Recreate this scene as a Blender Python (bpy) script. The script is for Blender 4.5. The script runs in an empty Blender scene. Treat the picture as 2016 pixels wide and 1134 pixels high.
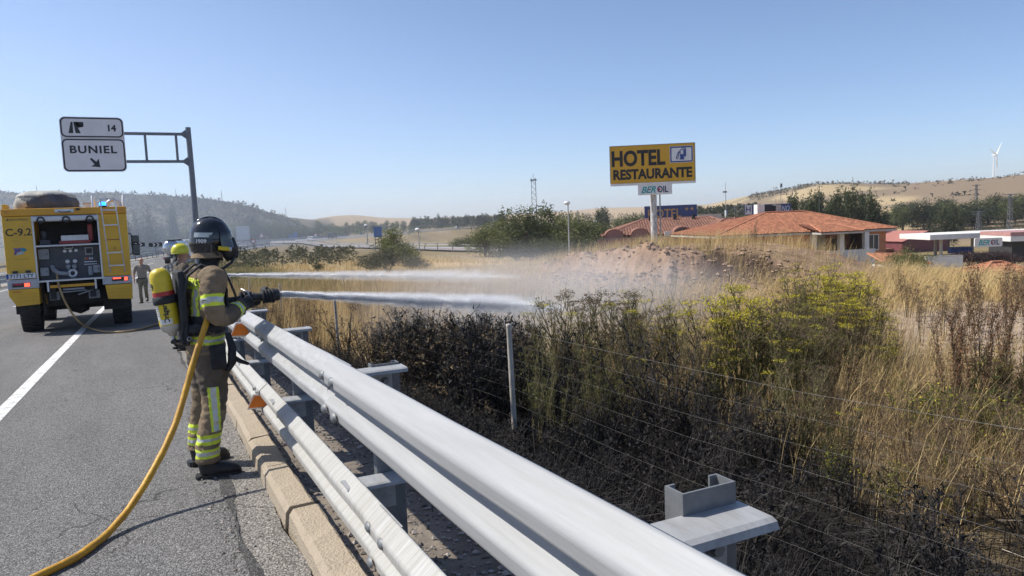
import bpy, bmesh, math, random
import numpy as np
from mathutils import Vector, Matrix, noise
from mathutils.bvhtree import BVHTree

S = bpy.context.scene
COL = S.collection
R = math.radians
random.seed(7)
rng = np.random.default_rng(7)

# ------------------------------------------------------------------ camera
F_PX, CX, CY = 1456.0, 1008.0, 567.0          # phone lens, 26 mm equivalent
PSI, PITCH, ROLL = R(26.0), R(5.3), R(2.3)
EYE = Vector((0, 0, 1.62))
FW = Vector((math.sin(PSI) * math.cos(PITCH), math.cos(PSI) * math.cos(PITCH), -math.sin(PITCH)))
_r0 = Vector((math.cos(PSI), -math.sin(PSI), 0))
_u0 = _r0.cross(FW)
RT = _r0 * math.cos(ROLL) - _u0 * math.sin(ROLL)
UP = _u0 * math.cos(ROLL) + _r0 * math.sin(ROLL)
cam = bpy.data.objects.new('camera', bpy.data.cameras.new('camera'))
COL.objects.link(cam)
cam.matrix_world = Matrix(((RT.x, UP.x, -FW.x, EYE.x), (RT.y, UP.y, -FW.y, EYE.y), (RT.z, UP.z, -FW.z, EYE.z), (0, 0, 0, 1)))
cam.data.sensor_width = 36.0
cam.data.lens = 26.0
cam.data.clip_start = 0.05
cam.data.clip_end = 9000
S.camera = cam

# ------------------------------------------------------------------ sky, sun, exposure
SUN_EL = R(48.0)
SUN_AZ = math.atan2(-0.80, 0.60)              # clockwise from +Y
w = bpy.data.worlds.new('World')
S.world = w
w.use_nodes = True
nt = w.node_tree
nt.nodes.clear()
sky = nt.nodes.new('ShaderNodeTexSky')
sky.sky_type = 'NISHITA'
sky.sun_disc = False
sky.sun_elevation = SUN_EL
sky.sun_rotation = SUN_AZ
sky.altitude = 0
sky.air_density = 0.65
sky.dust_density = 0.8
sky.ozone_density = 3.2
bg = nt.nodes.new('ShaderNodeBackground')
bg.inputs[1].default_value = 0.132
out = nt.nodes.new('ShaderNodeOutputWorld')
nt.links.new(sky.outputs[0], bg.inputs[0])
nt.links.new(bg.outputs[0], out.inputs[0])
SD = Vector((math.sin(SUN_AZ) * math.cos(SUN_EL), math.cos(SUN_AZ) * math.cos(SUN_EL), math.sin(SUN_EL)))
sun = bpy.data.objects.new('sun', bpy.data.lights.new('sun', 'SUN'))
sun.data.energy = 4.2
sun.data.angle = R(0.53)
sun.data.color = (1.0, 0.95, 0.86)
sun.rotation_euler = SD.to_track_quat('Z', 'Y').to_euler()
COL.objects.link(sun)
S.view_settings.view_transform = 'Standard'
S.view_settings.look = 'None'
S.view_settings.gamma = 1
S.view_settings.exposure = 0.42
S.cycles.max_bounces = 6
S.cycles.transparent_max_bounces = 16
S.cycles.volume_bounces = 1
S.cycles.use_denoising = True

# ------------------------------------------------------------------ materials
def _n(t, kind, **kw):
    n = t.nodes.new('ShaderNode' + kind)
    for k, v in kw.items():
        setattr(n, k, v)
    return n

def M(name, col, rough=0.6, metal=0.0, var=0.15, scale=4.0, col2=None, bump=0.0, bscale=60.0, island=0.0, dirt=None, dscale=2.0, damt=0.5, trans=0.0, spec=None, emit=None, attr=None, detail=4.0, stretch=None):
    """Procedural Principled material: two-scale colour variation, optional stains, fine relief, per-piece tint."""
    m = bpy.data.materials.new(name)
    m.use_nodes = True
    t = m.node_tree
    b = t.nodes['Principled BSDF']
    tc = _n(t, 'TexCoord')
    vec = tc.outputs['Object']
    if stretch:
        mp = _n(t, 'Mapping')
        mp.inputs['Scale'].default_value = stretch
        t.links.new(vec, mp.inputs['Vector'])
        vec = mp.outputs[0]
    no = _n(t, 'TexNoise')
    no.inputs['Scale'].default_value = scale
    no.inputs['Detail'].default_value = detail
    no.inputs['Roughness'].default_value = 0.65
    t.links.new(vec, no.inputs['Vector'])
    ramp = _n(t, 'ValToRGB')
    c2 = col2 if col2 else tuple(max(0, c * (1 - var * 1.6)) for c in col)
    c1 = col if col2 else tuple(min(1, c * (1 + var)) for c in col)
    ramp.color_ramp.elements[0].position = 0.35
    ramp.color_ramp.elements[1].position = 0.65
    ramp.color_ramp.elements[0].color = (*c2, 1)
    ramp.color_ramp.elements[1].color = (*c1, 1)
    t.links.new(no.outputs['Fac'], ramp.inputs['Fac'])
    c = ramp.outputs['Color']
    if attr:
        at_ = _n(t, 'Attribute', attribute_name=attr)
        mx = _n(t, 'MixRGB', blend_type='MULTIPLY')
        mx.inputs['Fac'].default_value = 1
        t.links.new(at_.outputs['Color'], mx.inputs['Color1'])
        t.links.new(c, mx.inputs['Color2'])
        c = mx.outputs['Color']
    if dirt:
        n2 = _n(t, 'TexNoise')
        n2.inputs['Scale'].default_value = dscale
        n2.inputs['Detail'].default_value = 8
        n2.inputs['Roughness'].default_value = 0.7
        t.links.new(vec, n2.inputs['Vector'])
        r2 = _n(t, 'ValToRGB')
        r2.color_ramp.elements[0].position = 0.48
        r2.color_ramp.elements[1].position = 0.72
        r2.color_ramp.elements[1].color = (damt, damt, damt, 1)
        t.links.new(n2.outputs['Fac'], r2.inputs['Fac'])
        mx = _n(t, 'MixRGB')
        t.links.new(r2.outputs['Color'], mx.inputs['Fac'])
        t.links.new(c, mx.inputs['Color1'])
        mx.inputs['Color2'].default_value = (*dirt, 1)
        c = mx.outputs['Color']
    if island:
        g = _n(t, 'NewGeometry')
        mr = _n(t, 'MapRange')
        mr.inputs['To Min'].default_value = 1 - island
        mr.inputs['To Max'].default_value = 1 + island
        t.links.new(g.outputs['Random Per Island'], mr.inputs['Value'])
        mx = _n(t, 'MixRGB', blend_type='MULTIPLY')
        mx.inputs['Fac'].default_value = 1
        t.links.new(c, mx.inputs['Color1'])
        t.links.new(mr.outputs[0], mx.inputs['Color2'])
        c = mx.outputs['Color']
    t.links.new(c, b.inputs['Base Color'])
    b.inputs['Roughness'].default_value = rough
    b.inputs['Metallic'].default_value = metal
    if spec is not None:
        b.inputs['Specular IOR Level'].default_value = spec
    if trans:
        b.inputs['Transmission Weight'].default_value = trans
    if emit:
        b.inputs['Emission Color'].default_value = (*emit[0], 1)
        b.inputs['Emission Strength'].default_value = emit[1]
    if bump:
        n3 = _n(t, 'TexNoise')
        n3.inputs['Scale'].default_value = bscale
        n3.inputs['Detail'].default_value = 6
        t.links.new(vec, n3.inputs['Vector'])
        bp = _n(t, 'Bump')
        bp.inputs['Strength'].default_value = min(1.0, bump)
        bp.inputs['Distance'].default_value = 0.02 if bump <= 1 else 0.02 * bump
        t.links.new(n3.outputs['Fac'], bp.inputs['Height'])
        t.links.new(bp.outputs[0], b.inputs['Normal'])
    return m

def leafy(m, amount=0.3):
    """let some sunlight through thin leaves"""
    t = m.node_tree
    b = t.nodes['Principled BSDF']
    o = t.nodes['Material Output']
    tr = _n(t, 'BsdfTranslucent')
    src = b.inputs['Base Color'].links[0].from_socket
    t.links.new(src, tr.inputs['Color'])
    mx = _n(t, 'MixShader')
    mx.inputs[0].default_value = amount
    t.links.new(b.outputs[0], mx.inputs[1])
    t.links.new(tr.outputs[0], mx.inputs[2])
    t.links.new(mx.outputs[0], o.inputs['Surface'])
    b.inputs['Specular IOR Level'].default_value = 0.2
    return m

# ------------------------------------------------------------------ object helpers
def tag(o, label=None, cat=None, group=None, kind=None):
    if label: o['label'] = label
    if cat: o['category'] = cat
    if group: o['group'] = group
    if kind: o['kind'] = kind
    return o

def empty(name, loc=(0, 0, 0), rz=0.0, label=None, cat=None, group=None, kind=None):
    o = bpy.data.objects.new(name, None)
    o.location = loc
    o.rotation_euler = (0, 0, rz)
    o.empty_display_size = 0.2
    COL.objects.link(o)
    return tag(o, label, cat, group, kind)

def link(name, me, parent=None, loc=None):
    o = bpy.data.objects.new(name, me)
    COL.objects.link(o)
    if parent is not None: o.parent = parent
    if loc is not None: o.location = loc
    return o

KIDS = {}
def kids(o):
    return [c for c in COL.objects if c.parent == o]

def copy_thing(o, loc=None, rz=None, label=None, scale=None, tree=None):
    """a copy of a thing and of its parts and sub-parts; shares mesh data"""
    c = o.copy()
    COL.objects.link(c)
    if loc is not None: c.location = loc
    if rz is not None: c.rotation_euler = (c.rotation_euler[0], c.rotation_euler[1], rz)
    if scale is not None: c.scale = scale if hasattr(scale, '__len__') else (scale,) * 3
    if label: c['label'] = label
    for k in (tree if tree is not None else list(o.children)):
        d = k.copy(); COL.objects.link(d); d.parent = c
        for g in k.children:
            e = g.copy(); COL.objects.link(e); e.parent = d
    return c

def np_mesh(name, verts, faces, mats=(), midx=None, smooth=False):
    """fast mesh from arrays; faces is (n,3) or (n,4)"""
    verts = np.asarray(verts, np.float32); faces = np.asarray(faces, np.int32)
    me = bpy.data.meshes.new(name)
    k = faces.shape[1]
    me.vertices.add(len(verts)); me.vertices.foreach_set('co', verts.ravel())
    me.loops.add(faces.size); me.loops.foreach_set('vertex_index', faces.ravel())
    me.polygons.add(len(faces))
    me.polygons.foreach_set('loop_start', np.arange(0, faces.size, k, dtype=np.int32))
    me.polygons.foreach_set('loop_total', np.full(len(faces), k, np.int32))
    for m in mats: me.materials.append(m)
    if midx is not None: me.polygons.foreach_set('material_index', np.asarray(midx, np.int32))
    me.polygons.foreach_set('use_smooth', np.full(len(faces), smooth, bool))
    me.update(calc_edges=True)
    return me

def frame_of(d):
    d = Vector(d).normalized()
    a = Vector((0, 0, 1)) if abs(d.z) < 0.9 else Vector((1, 0, 0))
    x = d.cross(a).normalized()
    return x, d.cross(x).normalized(), d

class MB:
    """collects boxes, bars, tubes and outlines into one mesh"""
    def __init__(s):
        s.v, s.f, s.m, s.sm = [], [], [], []
    def add(s, vs, fs, mat=0, smooth=False):
        b = len(s.v)
        s.v += [tuple(v) for v in vs]
        for f in fs:
            s.f.append(tuple(i + b for i in f)); s.m.append(mat); s.sm.append(smooth)
        return s
    def box(s, c, d, mat=0, rot=None):
        x, y, z = d[0] / 2, d[1] / 2, d[2] / 2
        vs = [Vector((i * x, j * y, k * z)) for k in (-1, 1) for j in (-1, 1) for i in (-1, 1)]
        if rot is not None: vs = [rot @ q for q in vs]
        c = Vector(c)
        return s.add([q + c for q in vs], [(0, 2, 3, 1), (4, 5, 7, 6), (0, 1, 5, 4), (2, 6, 7, 3), (0, 4, 6, 2), (1, 3, 7, 5)], mat)
    def bb(s, lo, hi, mat=0):
        return s.box([(a + b) / 2 for a, b in zip(lo, hi)], [abs(b - a) for a, b in zip(lo, hi)], mat)
    def cyl(s, p0, p1, r0, r1=None, n=12, mat=0, cap=True, smooth=True):
        r1 = r0 if r1 is None else r1
        p0, p1 = Vector(p0), Vector(p1)
        x, y, _ = frame_of(p1 - p0)
        vs = []
        for p, r in ((p0, r0), (p1, r1)):
            for i in range(n):
                a = 2 * math.pi * i / n
                vs.append(p + (x * math.cos(a) + y * math.sin(a)) * r)
        s.add(vs, [(i, (i + 1) % n, n + (i + 1) % n, n + i)[::-1] for i in range(n)], mat, smooth)
        if cap: s.add(vs, [tuple(range(n)), tuple(range(2 * n - 1, n - 1, -1))], mat)
        return s
    def tube(s, pts, r, n=8, mat=0, cap=True):
        pts = [Vector(p) for p in pts]
        rs = r if hasattr(r, '__len__') else [r] * len(pts)
        vs, ux = [], None
        for i, p in enumerate(pts):
            d = (pts[min(i + 1, len(pts) - 1)] - pts[max(i - 1, 0)]).normalized()
            if ux is None: ux = frame_of(d)[0]
            ux = (ux - d * ux.dot(d)).normalized(); uy = d.cross(ux)
            rr = rs[i] if hasattr(rs[i], '__len__') else (rs[i], rs[i])
            for k in range(n):
                a = 2 * math.pi * k / n
                vs.append(p + ux * math.cos(a) * rr[0] + uy * math.sin(a) * rr[1])
        fs = [(i * n + k, i * n + (k + 1) % n, (i + 1) * n + (k + 1) % n, (i + 1) * n + k) for i in range(len(pts) - 1) for k in range(n)]
        s.add(vs, fs, mat, True)
        if cap: s.add(vs, [tuple(range(n - 1, -1, -1)), tuple(range((len(pts) - 1) * n, len(pts) * n))], mat)
        return s
    def lathe(s, prof, n=20, mat=0, axis=None, org=(0, 0, 0), smooth=True):
        org = Vector(org)
        x, y, z = (Vector((1, 0, 0)), Vector((0, 1, 0)), Vector((0, 0, 1))) if axis is None else frame_of(axis)
        vs = [org + (x * math.cos(2 * math.pi * k / n) + y * math.sin(2 * math.pi * k / n)) * r + z * h for r, h in prof for k in range(n)]
        fs = [(i * n + k, i * n + (k + 1) % n, (i + 1) * n + (k + 1) % n, (i + 1) * n + k) for i in range(len(prof) - 1) for k in range(n)]
        return s.add(vs, fs, mat, smooth)
    def prism(s, poly, d, T=None, mat=0):
        """outline in x,y extruded from z=0 to z=d, then placed by the matrix T"""
        n = len(poly)
        vs = [Vector((p[0], p[1], 0)) for p in poly] + [Vector((p[0], p[1], d)) for p in poly]
        if T is not None: vs = [T @ q for q in vs]
        return s.add(vs, [tuple(range(n - 1, -1, -1)), tuple(range(n, 2 * n))] + [(i, (i + 1) % n, n + (i + 1) % n, n + i) for i in range(n)], mat)
    def quad(s, a, b, c, d, mat=0):
        return s.add([a, b, c, d], [(0, 1, 2, 3)], mat)
    def build(s, name, mats, parent=None, bevel=0.0, seg=2, loc=None):
        me = bpy.data.meshes.new(name)
        me.from_pydata(s.v, [], s.f)
        for m in (mats if isinstance(mats, (list, tuple)) else [mats]): me.materials.append(m)
        me.polygons.foreach_set('material_index', s.m)
        me.polygons.foreach_set('use_smooth', s.sm)
        me.update()
        o = link(name, me, parent, loc)
        if bevel:
            b = o.modifiers.new('edge', 'BEVEL')
            b.width = bevel; b.segments = seg; b.limit_method = 'ANGLE'; b.angle_limit = R(40)
            b.harden_normals = False
        return o

def smoothstep(a, b, x):
    t = np.clip((x - a) / (b - a), 0, 1)
    return t * t * (3 - 2 * t)

def rrect(w, h, r, n=6, ox=0.0, oy=0.0):
    pts = []
    for cx, cy, a0 in ((w / 2 - r, h / 2 - r, 0), (-w / 2 + r, h / 2 - r, 90), (-w / 2 + r, -h / 2 + r, 180), (w / 2 - r, -h / 2 + r, 270)):
        for i in range(n + 1):
            a = R(a0 + 90 * i / n)
            pts.append((ox + cx + r * math.cos(a), oy + cy + r * math.sin(a)))
    return pts

def ring_plate(mb, outer, inner, T, d, mat=0):
    """a flat frame between two outlines with equal point counts"""
    n = len(outer)
    vs = [T @ Vector((p[0], p[1], d)) for p in outer] + [T @ Vector((p[0], p[1], d)) for p in inner]
    mb.add(vs, [(i, (i + 1) % n, n + (i + 1) % n, n + i) for i in range(n)], mat)

_dg = None
def text_mesh(txt, size=1.0, bold=0.0, shear=0.0, spacing=1.0, extrude=0.0, align='CENTER', width=None):
    """lettering as a mesh in the x,y plane, centred"""
    cu = bpy.data.curves.new('lettering', 'FONT')
    cu.body = txt; cu.size = size; cu.offset = bold; cu.shear = shear
    cu.space_character = spacing; cu.extrude = extrude
    cu.align_x = align; cu.align_y = 'CENTER'; cu.resolution_u = 3
    o = bpy.data.objects.new('lettering', cu)
    COL.objects.link(o)
    dg = bpy.context.evaluated_depsgraph_get()
    me = bpy.data.meshes.new_from_object(o.evaluated_get(dg))
    COL.objects.unlink(o); bpy.data.objects.remove(o); bpy.data.curves.remove(cu)
    if width and len(me.vertices):
        xs = [v.co.x for v in me.vertices]; ys = [v.co.y for v in me.vertices]
        k = width / (max(xs) - min(xs)); cx_ = (max(xs) + min(xs)) / 2; cy_ = (max(ys) + min(ys)) / 2
        for v in me.vertices:
            v.co.x = (v.co.x - cx_) * k
            v.co.y = v.co.y - cy_
    return me

def text(name, txt, mat, parent, T, **kw):
    me = text_mesh(txt, **kw)
    me.transform(T)
    me.materials.clear(); me.materials.append(mat)
    return link(name, me, parent)

def facing(loc, out, up=(0, 0, 1)):
    """matrix whose x,y plane is a wall seen from along OUT: x to the viewer's right, y up, z towards the viewer"""
    z = Vector(out).normalized(); x = Vector(up).cross(z).normalized(); y = z.cross(x)
    return Matrix(((x.x, y.x, z.x, loc[0]), (x.y, y.y, z.y, loc[1]), (x.z, y.z, z.z, loc[2]), (0, 0, 0, 1)))
# ------------------------------------------------------------------ lie of the land
RAD = 400.0
S0 = 60.0
def road_pt(s, t):
    """point on the motorway: s metres along, t metres right of the lane-edge reference"""
    s = np.asarray(s, float); t = np.asarray(t, float)
    a = np.maximum(s - S0, 0) / RAD
    x = np.where(s < S0, t, RAD - (RAD - t) * np.cos(a))
    y = np.where(s < S0, s, S0 + (RAD - t) * np.sin(a))
    return x, y
def road_st(x, y):
    x = np.asarray(x, float); y = np.asarray(y, float)
    dx, dy = RAD - x, y - S0
    a = np.arctan2(dy, dx)
    r = np.hypot(dx, dy)
    curved = (y > S0) & (a >= 0) & (a < 1.75)
    s = np.where(y < S0, y, np.where(curved, S0 + RAD * a, S0 + RAD * 1.75))
    t = np.where(y < S0, x, np.where(curved, RAD - r, 900.0))
    return s, t
def road_z(s):
    s = np.asarray(s, float)
    u = np.clip(s - 55, 0, 70)
    return -0.033 * np.minimum(s, 55) - 0.033 * (u - u * u / 140.0) + np.maximum(s - 330, 0) * 0.006

def fbm(x, y, f, seed=0.0, octv=4):
    """cheap smooth value noise on arrays"""
    tot = np.zeros(np.broadcast(x, y).shape); amp, norm = 1.0, 0.0
    for o in range(octv):
        X, Y = x * f + seed * 17.3 + o * 5.1, y * f + seed * 9.7 - o * 3.3
        xi, yi = np.floor(X), np.floor(Y); xf, yf = X - xi, Y - yi
        def h(a, b):
            v = np.sin(a * 127.1 + b * 311.7 + seed * 74.7) * 43758.5453
            return v - np.floor(v)
        u, v = xf * xf * (3 - 2 * xf), yf * yf * (3 - 2 * yf)
        n = (h(xi, yi) * (1 - u) + h(xi + 1, yi) * u) * (1 - v) + (h(xi, yi + 1) * (1 - u) + h(xi + 1, yi + 1) * u) * v
        tot += n * amp; norm += amp; amp *= 0.5; f *= 2.03
    return tot / norm - 0.5

def az_of(u): return PSI + math.atan((u - CX) / F_PX)
def gp(u, D):
    """ground position seen in the direction of photo column u at forward distance D"""
    a = math.atan((u - CX) / F_PX)
    r = D / math.cos(a)
    return r * math.sin(PSI + a), r * math.cos(PSI + a)

# skyline: photo column, pixels above the true horizon, distance of the ridge, distance of its foot
SKYL = [(-900, 66, 620, 220), (-300, 90, 560, 220), (0, 92, 540, 215), (60, 82, 540, 215), (130, 79, 540, 215), (240, 76, 530, 215), (330, 67, 520, 215), (400, 60, 520, 220), (480, 47, 530, 240), (560, 23, 560, 280),
        (620, 15, 800, 400), (660, 20, 1300, 800), (700, 21, 1400, 900), (760, 13, 1500, 900), (860, 8, 1800, 1000), (1000, 9, 2200, 1000), (1120, 11, 2300, 1000), (1200, 15, 2300, 1000), (1280, 13, 2000, 900),
        (1400, 13, 1500, 700), (1480, 26, 1300, 420), (1560, 33, 1250, 330), (1620, 40, 1200, 300), (1700, 37, 1150, 300), (1760, 34, 1150, 300), (1850, 38, 1150, 290), (1960, 41, 1150, 290), (2016, 45, 1150, 290), (2300, 60, 1150, 290), (3600, 50, 1100, 290)]
_AZ = np.array([az_of(a[0]) for a in SKYL]); _HP = np.array([a[1] for a in SKYL], float); _R1 = np.array([a[2] for a in SKYL], float); _R0 = np.array([a[3] for a in SKYL], float)

def field_z(x, y):
    """the open ground right of the motorway, without the embankment"""
    plateau = -0.85 - 0.028 * np.clip(y, -20, 130)
    plateau = np.maximum(plateau, -4.5)
    low = -4.6 - 0.06 * np.clip(x - 62, 0, 50)
    k = smoothstep(26.5, 43, x + np.clip(20 - y, -30, 12) * 0.12)
    return plateau * (1 - k) + np.minimum(low, plateau) * k

def ground(x, y):
    x = np.asarray(x, float); y = np.asarray(y, float)
    s, t = road_st(x, y)
    zr = road_z(s)
    r = np.hypot(x, y)
    az = np.arctan2(x, y)
    f = field_z(x, y) + 0.10 * fbm(x, y, 0.35, 2) + 0.05 * fbm(x, y, 1.6, 3)
    bank = smoothstep(1.7, 4.2 + 0.09 * np.clip(r - 70, 0, 400), t)
    right = (zr - 0.09) * (1 - bank) + np.minimum(f, zr - 0.5 * smoothstep(2, 5, t)) * bank
    wide = smoothstep(4, 30, t) * smoothstep(60, 130, y)
    right = right * (1 - wide) + f * wide
    left = zr - 0.12 + 0.5 * smoothstep(-27, -45, t) * fbm(x, y, 0.05, 4) - 0.4 * smoothstep(-25.5, -30, t)
    z = np.where(t > 0.5, right, np.where(t < -25, left, zr - 0.12))
    # hills
    r1 = np.interp(az, _AZ, _R1); r0 = np.interp(az, _AZ, _R0)
    h = np.interp(az, _AZ, _HP) / F_PX * r1 * np.cos(np.clip(az - PSI, -1.2, 1.2)) + 1.62
    k = smoothstep(r0, r1, r) ** 0.85
    back = 1 - 0.45 * smoothstep(r1, r1 * 1.8, r)
    rough = fbm(x, y, 0.004, 5, 5) * 34 * k * (1 - k) * 2.2 + fbm(x, y, 0.02, 6, 3) * 3.0 * k
    hill = (-4.8 + (h + 4.8) * k + rough * np.clip(h / 30, 0.15, 1)) * back
    kk = smoothstep(r0 * 0.9, r0 * 1.15, r)
    onroad = (t > -26) & (t < 3) & (r < 460)
    z = np.where(onroad, z, z * (1 - kk) + hill * kk)
    return z
def gz(x, y): return float(ground(np.array([x]), np.array([y]))[0])

# ------------------------------------------------------------------ ground sheet (fine close by, coarser with distance)
fov = np.concatenate([np.arange(-40, 90, 0.30), np.arange(90, 320, 4.0)]) * math.pi / 180
rad = [0.6]
while rad[-1] < 5200: rad.append(rad[-1] * (1.022 if rad[-1] < 60 else 1.03) + 0.02)
rad = np.array(rad)
A, RR = np.meshgrid(fov, rad)
GX, GY = RR * np.sin(A), RR * np.cos(A)
GZ = ground(GX, GY)
s_, t_ = road_st(GX, GY)
na, nr = len(fov), len(rad)
ii = np.arange(nr * na).reshape(nr, na)
nx = np.roll(ii, -1, axis=1)
gf = np.stack([ii[:-1], nx[:-1], nx[1:], ii[1:]], -1).reshape(-1, 4)[:, ::-1]
cz = np.append(GX.ravel(), 0.0); 
gv = np.stack([GX.ravel(), GY.ravel(), GZ.ravel()], -1)
me = np_mesh('ground', gv, gf, smooth=True)

def cmix(a, b, k):
    return a * (1 - k[..., None]) + np.array(b) * k[..., None]
n1, n2, n3 = fbm(GX, GY, 0.25, 11), fbm(GX, GY, 0.9, 12), fbm(GX, GY, 0.03, 13)
col = np.zeros(GX.shape + (3,)) + np.array((0.34, 0.26, 0.145))          # dry grass ground
col = cmix(col, (0.36, 0.285, 0.21), smoothstep(0.0, 0.3, n1 + n2 * 0.6))  # bare soil showing
pth = np.exp(-((GX - 15.5 - 0.5 * (GY - 8)) / 3.6) ** 2) * smoothstep(-8, 2, GY) * smoothstep(15, 10, GY) * smoothstep(9, 12, GX)
col = cmix(col, (0.40, 0.32, 0.255), np.clip(pth * 1.4, 0, 1))
sand = smoothstep(0.35, 0.6, np.exp(-((GX - 37) / 16) ** 2 - ((GY - 84) / 20) ** 2) + n3 * 0.35)
col = cmix(col, (0.52, 0.385, 0.22), sand)
grn = smoothstep(2.5, 4, t_) * smoothstep(10, 5, t_ + n1 * 9) * smoothstep(35, 60, GY) * smoothstep(170, 120, GY)
col = cmix(col, (0.11, 0.125, 0.055), grn * 0.6)
rz_ = np.hypot(GX, GY); azz = np.arctan2(GX, GY)
mid = smoothstep(115, 150, rz_)
col = cmix(col, (0.25, 0.20, 0.11), mid * smoothstep(-0.15, 0.15, n3 + 0.05))
lefthill = smoothstep(az_of(700), az_of(560), azz) * smoothstep(150, 260, rz_)
col = cmix(col, (0.165, 0.15, 0.095), lefthill)
col = cmix(col, (0.30, 0.26, 0.20), lefthill * smoothstep(0.05, 0.3, fbm(GX, GY, 0.02, 14)) * 0.7)
topsand = lefthill * smoothstep(az_of(330), az_of(150), azz) * smoothstep(430, 500, rz_)
col = cmix(col, (0.42, 0.33, 0.22), topsand * 0.9)
far = smoothstep(az_of(600), az_of(660), azz) * smoothstep(650, 900, rz_)
col = cmix(col, (0.42, 0.32, 0.20), far)
rh = smoothstep(az_of(1380), az_of(1480), azz) * smoothstep(165, 215, rz_)
col = cmix(col, (0.47, 0.37, 0.22), rh)
patch = fbm(GX, GY, 0.0042, 15, 3)
col = cmix(col, (0.24, 0.185, 0.13), rh * smoothstep(0.06, 0.09, patch) * 0.9)
col = cmix(col, (0.56, 0.46, 0.30), rh * smoothstep(-0.10, -0.14, patch) * 0.8)
col = cmix(col, (0.20, 0.18, 0.11), rh * smoothstep(az_of(1800), az_of(1640), azz) * smoothstep(0.0, 0.1, fbm(GX, GY, 0.006, 16)) * smoothstep(700, 950, rz_) * 0.85)
edge = 6.4 + n1 * 2.6 + n2 * 1.2
burn = smoothstep(edge + 0.9, edge - 0.4, GX * 1.0 - np.clip(GY - 9, -9, 9) * 0.12) * smoothstep(15.5, 12.5, GY + n1 * 4) * smoothstep(0.84, 1.15, t_ + n2 * .3)
col = cmix(col, (0.022, 0.020, 0.019), burn)
verge = smoothstep(0.2, 0.4, t_) * smoothstep(1.8, 1.35, t_)
col = cmix(col, (0.235, 0.205, 0.175), verge)
ca = me.color_attributes.new('cover', 'FLOAT_COLOR', 'POINT')
ca.data.foreach_set('color', np.concatenate([col, np.ones(col.shape[:2] + (1,))], -1).astype(np.float32).ravel())
m_ground = M('ground_cover', (1.12, 1.08, 1.02), col2=(0.68, 0.66, 0.64), attr='cover', scale=3.0, detail=8, rough=0.95, bump=1.5, bscale=9.0, spec=0.1)
me.materials.append(m_ground)
o = link('ground', me); tag(o, kind='structure')
ZB = 0

# ------------------------------------------------------------------ motorway
def ribbon(name, ss, t0, t1, dz, mat, parent=None, kind='structure', nt_=2, jitter=0.0):
    tt = np.linspace(t0, t1, nt_)
    SS, TT = np.meshgrid(ss, tt, indexing='ij')
    if jitter:
        e = np.zeros_like(TT); e[:, 0] = fbm(SS[:, 0], 0 * SS[:, 0], 1.5, 3) * jitter; e[:, -1] = fbm(SS[:, 0], 0 * SS[:, 0], 1.7, 5) * jitter
        TT = TT + e
    x, y = road_pt(SS, TT)
    z = road_z(SS) + dz
    n, k = SS.shape
    ii = np.arange(n * k).reshape(n, k)
    f = np.stack([ii[:-1, :-1], ii[:-1, 1:], ii[1:, 1:], ii[1:, :-1]], -1).reshape(-1, 4)
    o = link(name, np_mesh(name, np.stack([x, y, z], -1).reshape(-1, 3), f, [mat]), parent)
    if kind: o['kind'] = kind
    return o

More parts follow.
